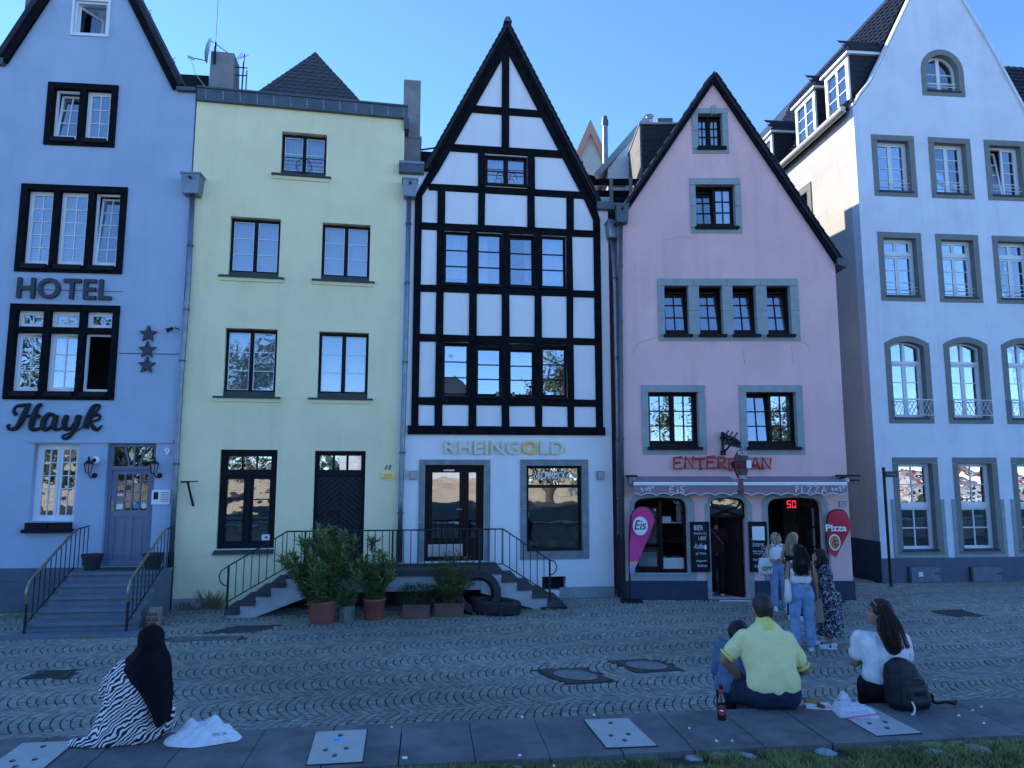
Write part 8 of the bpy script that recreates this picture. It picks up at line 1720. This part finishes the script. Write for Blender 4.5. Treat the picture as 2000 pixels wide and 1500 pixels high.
H = head_M((-.015, .075, .715), 92, -4); head(b, H, 1.0); bd_ = blob(p, 'body', b, 'skin_olive', .009, 4); face(bd_, H, 1.0, 'hair_brown')
b = MB(); torso(b, (0, .0, .20), (0, .01, .28), (0, .03, .42), (0, .045, .52), sh=(shl, shr), r=(.10, .10, .108), w=(.09, .085, .095), grow=.014); e2 = V(shl).lerp(V(el), .62); arm(b, shl, tuple(e2), tuple(e2), (.058, .056, .052), .008); e3 = V(shr).lerp(V(er), .62); arm(b, shr, tuple(e3), tuple(e3), (.058, .056, .052), .008); blob(p, 't_shirt', b, 'cloth_white', .009, 4, .028)
b = MB(); b.cap((-.085, .0, .11), (.085, .0, .11), .118, .118).cap((-.06, .0, .20), (.06, .0, .20), .10, .10)
for s_, k_ in ((-1, kl), (1, kr)): leg(b, (s_ * .09, .04, .10), k_, (k_[0], k_[1] + .06, -.40), (.10, .075, .06), .012)
b.v = [(x, y, max(z, .004) if y < .25 else z) for x, y, z in b.v]; blob(p, 'black_trousers', b, 'cloth_black', .010, 4, .008)
b = MB().ball((0, -.024, .034), (.090, .098, .094), 16, 12, H).cap(H @ V((.03, -.06, .0)), (.03, -.045, .58), .080, .085).cap((.03, -.045, .60), (.055, -.085, .47), .088, .070).cap((.055, -.085, .50), (.068, -.095, .45), .068, .04); b.cap(H @ V((.07, .012, .03)), H @ V((.078, .0, -.10)), .025, .03); hr = blob(p, 'hair', b, 'hair_brown', .009, 3, .012)
strands(hr, Matrix.Identity(4), [[(.0 + x * .3, -.03, .795), (.03 + x * .8, -.11, .68), (.05 + x * 1.0, -.155, .54), (.068 + x * 1.0, -.155, .46 + abs(x) * .2)] for x in np.linspace(-.08, .09, 10)], 'hair_brown', 150, 4, .010, .0035)
MB().tube([H @ V((-.080, .030, .065)), H @ V((0, .06, .112)), H @ V((.080, .030, .065))], .007, 6).build('hair_band', 'kraft', p, True)
for k_ in (kl, kr): MB().cap((k_[0], k_[1] + .08, -.49), (k_[0], k_[1] + .22, -.52), .045, .036).build('shoe', 'cloth_black', p, True)
# ---- hooded woman in the zebra robe
h0 = ground(252, 1452, SZ); p = thing('person', 'woman in zebra striped robe and long black headscarf sitting at the left on the slabs', 'person', (h0.x - .06, h0.y + .07, SZ), R(6)); p.scale = (.90, .90, .87); b = MB(); shl, shr = (-.04, .05, .56), (.13, .05, .55)
torso(b, (.03, .03, .12), (.04, .04, .28), (.04, .05, .46), (.09, .06, .62), sh=(shl, shr)); b.cap((.08, .06, .60), (.11, .09, .70), .05, .046); arm(b, shl, (-.12, .12, .34), (-.05, .30, .22)); hand(b, (-.05, .30, .22), (.6, 1, -.2), (0, 0, -1), .95, .5, 1); arm(b, shr, (.17, .14, .32), (.10, .26, .22)); hand(b, (.10, .26, .22), (-.5, 1, -.2), (0, 0, -1), .95, .5, -1)
leg(b, (-.06, .06, .11), (-.26, .34, .10), (.02, .42, .06)); leg(b, (.12, .06, .11), (.20, .30, .10), (.0, .40, .06)); H = head_M((.115, .10, .785), 8, -14); head(b, H); bd_ = blob(p, 'body', b, 'skin_olive', .011, 4); face(bd_, H)
def drape(rows, n, fold, seed, my=0.):
    rd = random.Random(seed); ph = [rd.uniform(0, 6.28) for _ in range(4)]; rings = []
    for x0, x1, y0, y1, z in rows:
        cx, hx, cy, hy = (x0 + x1) / 2, (x1 - x0) / 2, (y0 + y1) / 2, (y1 - y0) / 2
        rings.append([V((cx + (hx + fold * math.sin(5 * a_ + ph[0] + z * 4) + fold * .6 * math.sin(9 * a_ + ph[1])) * math.copysign(abs(math.cos(a_)) ** .85, math.cos(a_)), cy + (hy + fold * math.sin(6 * a_ + ph[2] + z * 5)) * math.sin(a_), z)) for a_ in np.linspace(0, 6.2832, n + 1)[:-1]])
    return rings
b = MB(); b.loft(drape([(-.36, .30, -.17, .50, .004), (-.33, .305, -.175, .50, .05), (-.29, .30, -.17, .46, .12), (-.245, .295, -.16, .40, .22), (-.205, .28, -.145, .30, .34), (-.185, .245, -.125, .24, .45), (-.165, .22, -.10, .21, .55), (-.10, .19, -.075, .17, .63), (-.02, .15, -.03, .13, .67)], 40, .012, 2))
b.cap((-.19, .10, .46), (-.235, .14, .34), .06, .065).cap((-.235, .14, .34), (-.10, .30, .24), .065, .06)
blob(p, 'striped_robe', b, 'zebra', .010, 4, .016)
b = MB().cap((-.36, -.10, .022), (-.24, -.12, .03), .035, .05).cap((-.24, -.12, .03), (-.05, -.15, .02), .045, .03); b.v = [(x, y, max(z, .003)) for x, y, z in b.v]; blob(p, 'robe_hem', b, 'zebra', .009, 3, .02)
b = MB(); b.ball((.115, .085, .79), (.105, .125, .125), 18, 12)
b.loft(drape([(.275, .35, -.19, .02, .15), (.235, .36, -.20, .04, .25), (.18, .345, -.195, .08, .33), (.10, .33, -.185, .14, .42), (.02, .31, -.17, .19, .50), (-.045, .295, -.145, .21, .575), (-.055, .275, -.10, .21, .645), (.005, .235, -.04, .20, .72), (.03, .205, -.03, .19, .80)], 36, .008, 6))
blob(p, 'headscarf', b, 'hijab', .010, 6, .030)
# ------------------------------------------------------------------ belongings on the slabs
tb = ground(385, 1455, SZ); t = thing('cloth_bag', 'crumpled white cloth bag with small dark print beside the hooded woman', 'bag', (tb.x, tb.y + .10, SZ), R(12)); rd = random.Random(9); b = MB(); n_x, n_y = 26, 16; vs = []; fs = []
def crease(u, v): return .085 * math.exp(-((u + .35) ** 2) / .08 - (v - .2) ** 2 / .5) + .11 * math.exp(-((u - .25) ** 2) / .10 - (v - .1) ** 2 / .4) + .03 * abs(math.sin(5 * u + 3 * v)) + .02 * abs(math.sin(9 * u - 6 * v))
for j in range(n_y + 1):
    for i in range(n_x + 1):
        u, v = i / n_x * 2 - 1, j / n_y * 2 - 1; w_ = 1 - .35 * max(0, u) * abs(v); e = max(0, 1 - max(abs(u), abs(v)) ** 6); u0_, v0_ = u, v; u, v = u0_ * math.sqrt(1 - .42 * v0_ * v0_), v0_ * math.sqrt(1 - .42 * u0_ * u0_); vs.append((.27 * u + .02 * v, .16 * v * w_ - .04 * u, .004 + crease(u, v) * e + rd.uniform(0, .012) * e))
for j in range(n_y):
    for i in range(n_x): a_ = j * (n_x + 1) + i; fs.append((a_, a_ + 1, a_ + n_x + 2, a_ + n_x + 1))
b.add(vs, fs); o = b.build('bag_cloth', 'cloth_white', t, False); s_ = o.modifiers.new('s', 'SOLIDIFY'); s_.thickness = .004
x_ = fit_text('STOCK', -.05, .05, 0, .016, .002, 0, .01, name='bag_print', m='sign_grey', parent=t); x_.matrix_local = Matrix.Translation((.13, -.105, .058)) @ Matrix.Rotation(R(10), 4, 'Z') @ Matrix.Rotation(R(-32), 4, 'X')
bp = ground(1410, 1406, SZ); t = thing('beer_bottle', 'brown glass beer bottle with round red label standing on the slab', 'bottle', (bp.x, bp.y, SZ)); mat('bottle_glass', (.018, .010, .007), .08, var=.1, spec=.7); mat('label_red', (.50, .02, .025), .5, var=.08)
MB().lathe([(.030, 0), (.034, .006), (.034, .135), (.031, .150), (.018, .185), (.0145, .20), (.0135, .245), (.016, .247), (.016, .258), (.0135, .262)], 20).build('glass_body', 'bottle_glass', t, True)
MB().lathe([(.0145, .195), (.0150, .196), (.0148, .232), (.0140, .233)], 16).build('neck_label', 'label_red', t, True); MB().lathe([(.0166, .244), (.0168, .2625), (.012, .266)], 12).build('crown_cap', 'black', t, True)
def lab(r, h, zc, R0, name, m):
    vs = [(R0 * math.sin(-.25), -R0 * math.cos(-.25), zc)]; 
    for k in range(18): a_ = 6.2832 * k / 18; th = -.25 + r * math.cos(a_) / R0; vs.append((R0 * math.sin(th), -R0 * math.cos(th), zc + h * math.sin(a_)))
    MB().add(vs, [(0, 1 + k, 1 + (k + 1) % 18) for k in range(18)]).build(name, m, t)
lab(.032, .038, .082, .0346, 'label_border', 'kraft'); lab(.028, .034, .082, .0349, 'front_label', 'label_red'); lab(.018, .007, .080, .0352, 'label_band', 'paper')
sp = ground(1600, 1381, SZ); t = thing('paper_tray', 'white paper with a bread roll and a sausage end lying on the slabs', 'food', (sp.x, sp.y, SZ), R(-8)); MB().cube8([(-.115, -.06, .002), (.11, -.075, .002), (.10, .09, .002), (-.10, .08, .002), (-.115, -.06, .006), (.11, -.075, .006), (.10, .09, .012), (-.10, .08, .03)]).build('paper_sheet', 'paper', t); mat('bread', (.42, .24, .10), .8, var=.2, vs=20); mat('sausage', (.20, .06, .025), .5, var=.3, vs=20)
MB().cap((-.09, .045, .032), (.01, .055, .030), .022, .020).build('bread_roll', 'bread', t, True); MB().cap((-.01, -.03, .022), (.02, -.045, .020), .018, .016).build('sausage_end', 'sausage', t, True); MB().ball((.05, -.02, .010), (.04, .018, .004)).build('mustard', 'gold_deep', t, True)
m = bpy.data.materials.new('clear_film'); m.use_nodes = True; MATS['clear_film'] = m; n = m.node_tree.nodes; l = m.node_tree.links; pb_ = n['Principled BSDF']; pb_.inputs['Base Color'].default_value = (.8, .84, .9, 1); pb_.inputs['Roughness'].default_value = .18; tr_ = n.new('ShaderNodeBsdfTransparent'); mx = n.new('ShaderNodeMixShader'); mx.inputs[0].default_value = .5; l.new(tr_.outputs[0], mx.inputs[1]); l.new(pb_.outputs[0], mx.inputs[2]); l.new(mx.outputs[0], n['Material Output'].inputs[0])
pp = ground(1668, 1395, SZ); t = thing('plastic_bag', 'crumpled clear plastic bag with a pink zip edge on the steel plate', 'bag', (pp.x, pp.y, SZ + .010), R(4)); b = MB(); vs = []; fs = []; n_x = n_y = 12; rd = random.Random(11)
for j in range(n_y + 1):
    for i in range(n_x + 1):
        u, v = i / n_x * 2 - 1, j / n_y * 2 - 1; e = max(0, 1 - max(abs(u), abs(v)) ** 4); vs.append((.16 * u + .02 * v, .13 * v - .02 * u, .002 + e * (.10 * math.exp(-((u + .4) ** 2 + (v - .4) ** 2) / .12) + .035 * abs(math.sin(4 * u + 7 * v)) + .03 * abs(math.sin(8 * u - 3 * v)) + rd.uniform(0, .02))))
for j in range(n_y):
    for i in range(n_x): a_ = j * (n_x + 1) + i; fs.append((a_, a_ + 1, a_ + n_x + 2, a_ + n_x + 1))
b.add(vs, fs).build('film', 'clear_film', t); mat('zip_pink', (.65, .10, .20), .4); MB().tube(arcpts([(-.15, -.135, .006), (-.05, -.14, .02), (.06, -.125, .022), (.155, -.11, .03)]), .005, 5).build('zip_edge', 'zip_pink', t); MB().ball((-.02, .02, .022), (.06, .04, .015)).build('tissue', 'paper', t)
for k in range(2): MB().box(-.10 + .028 * k, -.088 + .028 * k, .0, .045, .095, .099, Matrix.Rotation(R(-18), 4, 'X')).build('printed_bar', 'black', t)
kp0 = ground(1783, 1388, SZ); t = thing('backpack', 'black backpack standing on the slabs behind the woman in the white t-shirt', 'backpack', (kp0.x - .01, kp0.y + .07, SZ), R(14)); b = MB(); rings = []
for z, w_, d_, cx in ((.004, .17, .09, .02), (.05, .185, .115, .015), (.15, .175, .12, .0), (.26, .155, .11, -.025), (.35, .125, .085, -.045), (.40, .06, .045, -.05)): rings.append([V((cx + w_ * math.copysign(abs(math.cos(a_)) ** .7, math.cos(a_)), d_ * math.copysign(abs(math.sin(a_)) ** .8, math.sin(a_)), z)) for a_ in np.linspace(0, 6.2832, 25)[:-1]])
b.loft(rings); mat('nylon', (.010, .011, .016), .6, var=.25, vs=8, bump=.3, bs=60); blob(t, 'pack_body', b, 'nylon', .009, 4, .02)
b = MB().cap((-.08, -.095, .08), (.09, -.095, .08), .055, .055).cap((-.075, -.09, .17), (.07, -.09, .17), .055, .055).cap((-.08, -.095, .08), (-.075, -.09, .17), .055, .055).cap((.09, -.095, .08), (.07, -.09, .17), .055, .055); blob(t, 'front_pocket', b, 'nylon', .009, 4, .01); MB().tube(arcpts([(-.12, -.10, .24), (-.04, -.135, .27), (.06, -.125, .25), (.12, -.08, .16)]), .005, 5).build('zip', 'sign_grey', t)
MB().tube(arcpts([(.16, -.05, .08), (.23, -.02, .10), (.25, -.03, .03), (.33, -.08, .045), (.42, -.07, .02), (.46, -.03, .03)]), .016, 6, flat=.4).build('shoulder_strap', 'nylon', t); MB().tube(arcpts([(-.08, -.14, .10), (-.075, -.165, .06), (-.09, -.17, .015), (-.12, -.18, .012)]), .008, 5).build('white_strap', 'canvas', t)
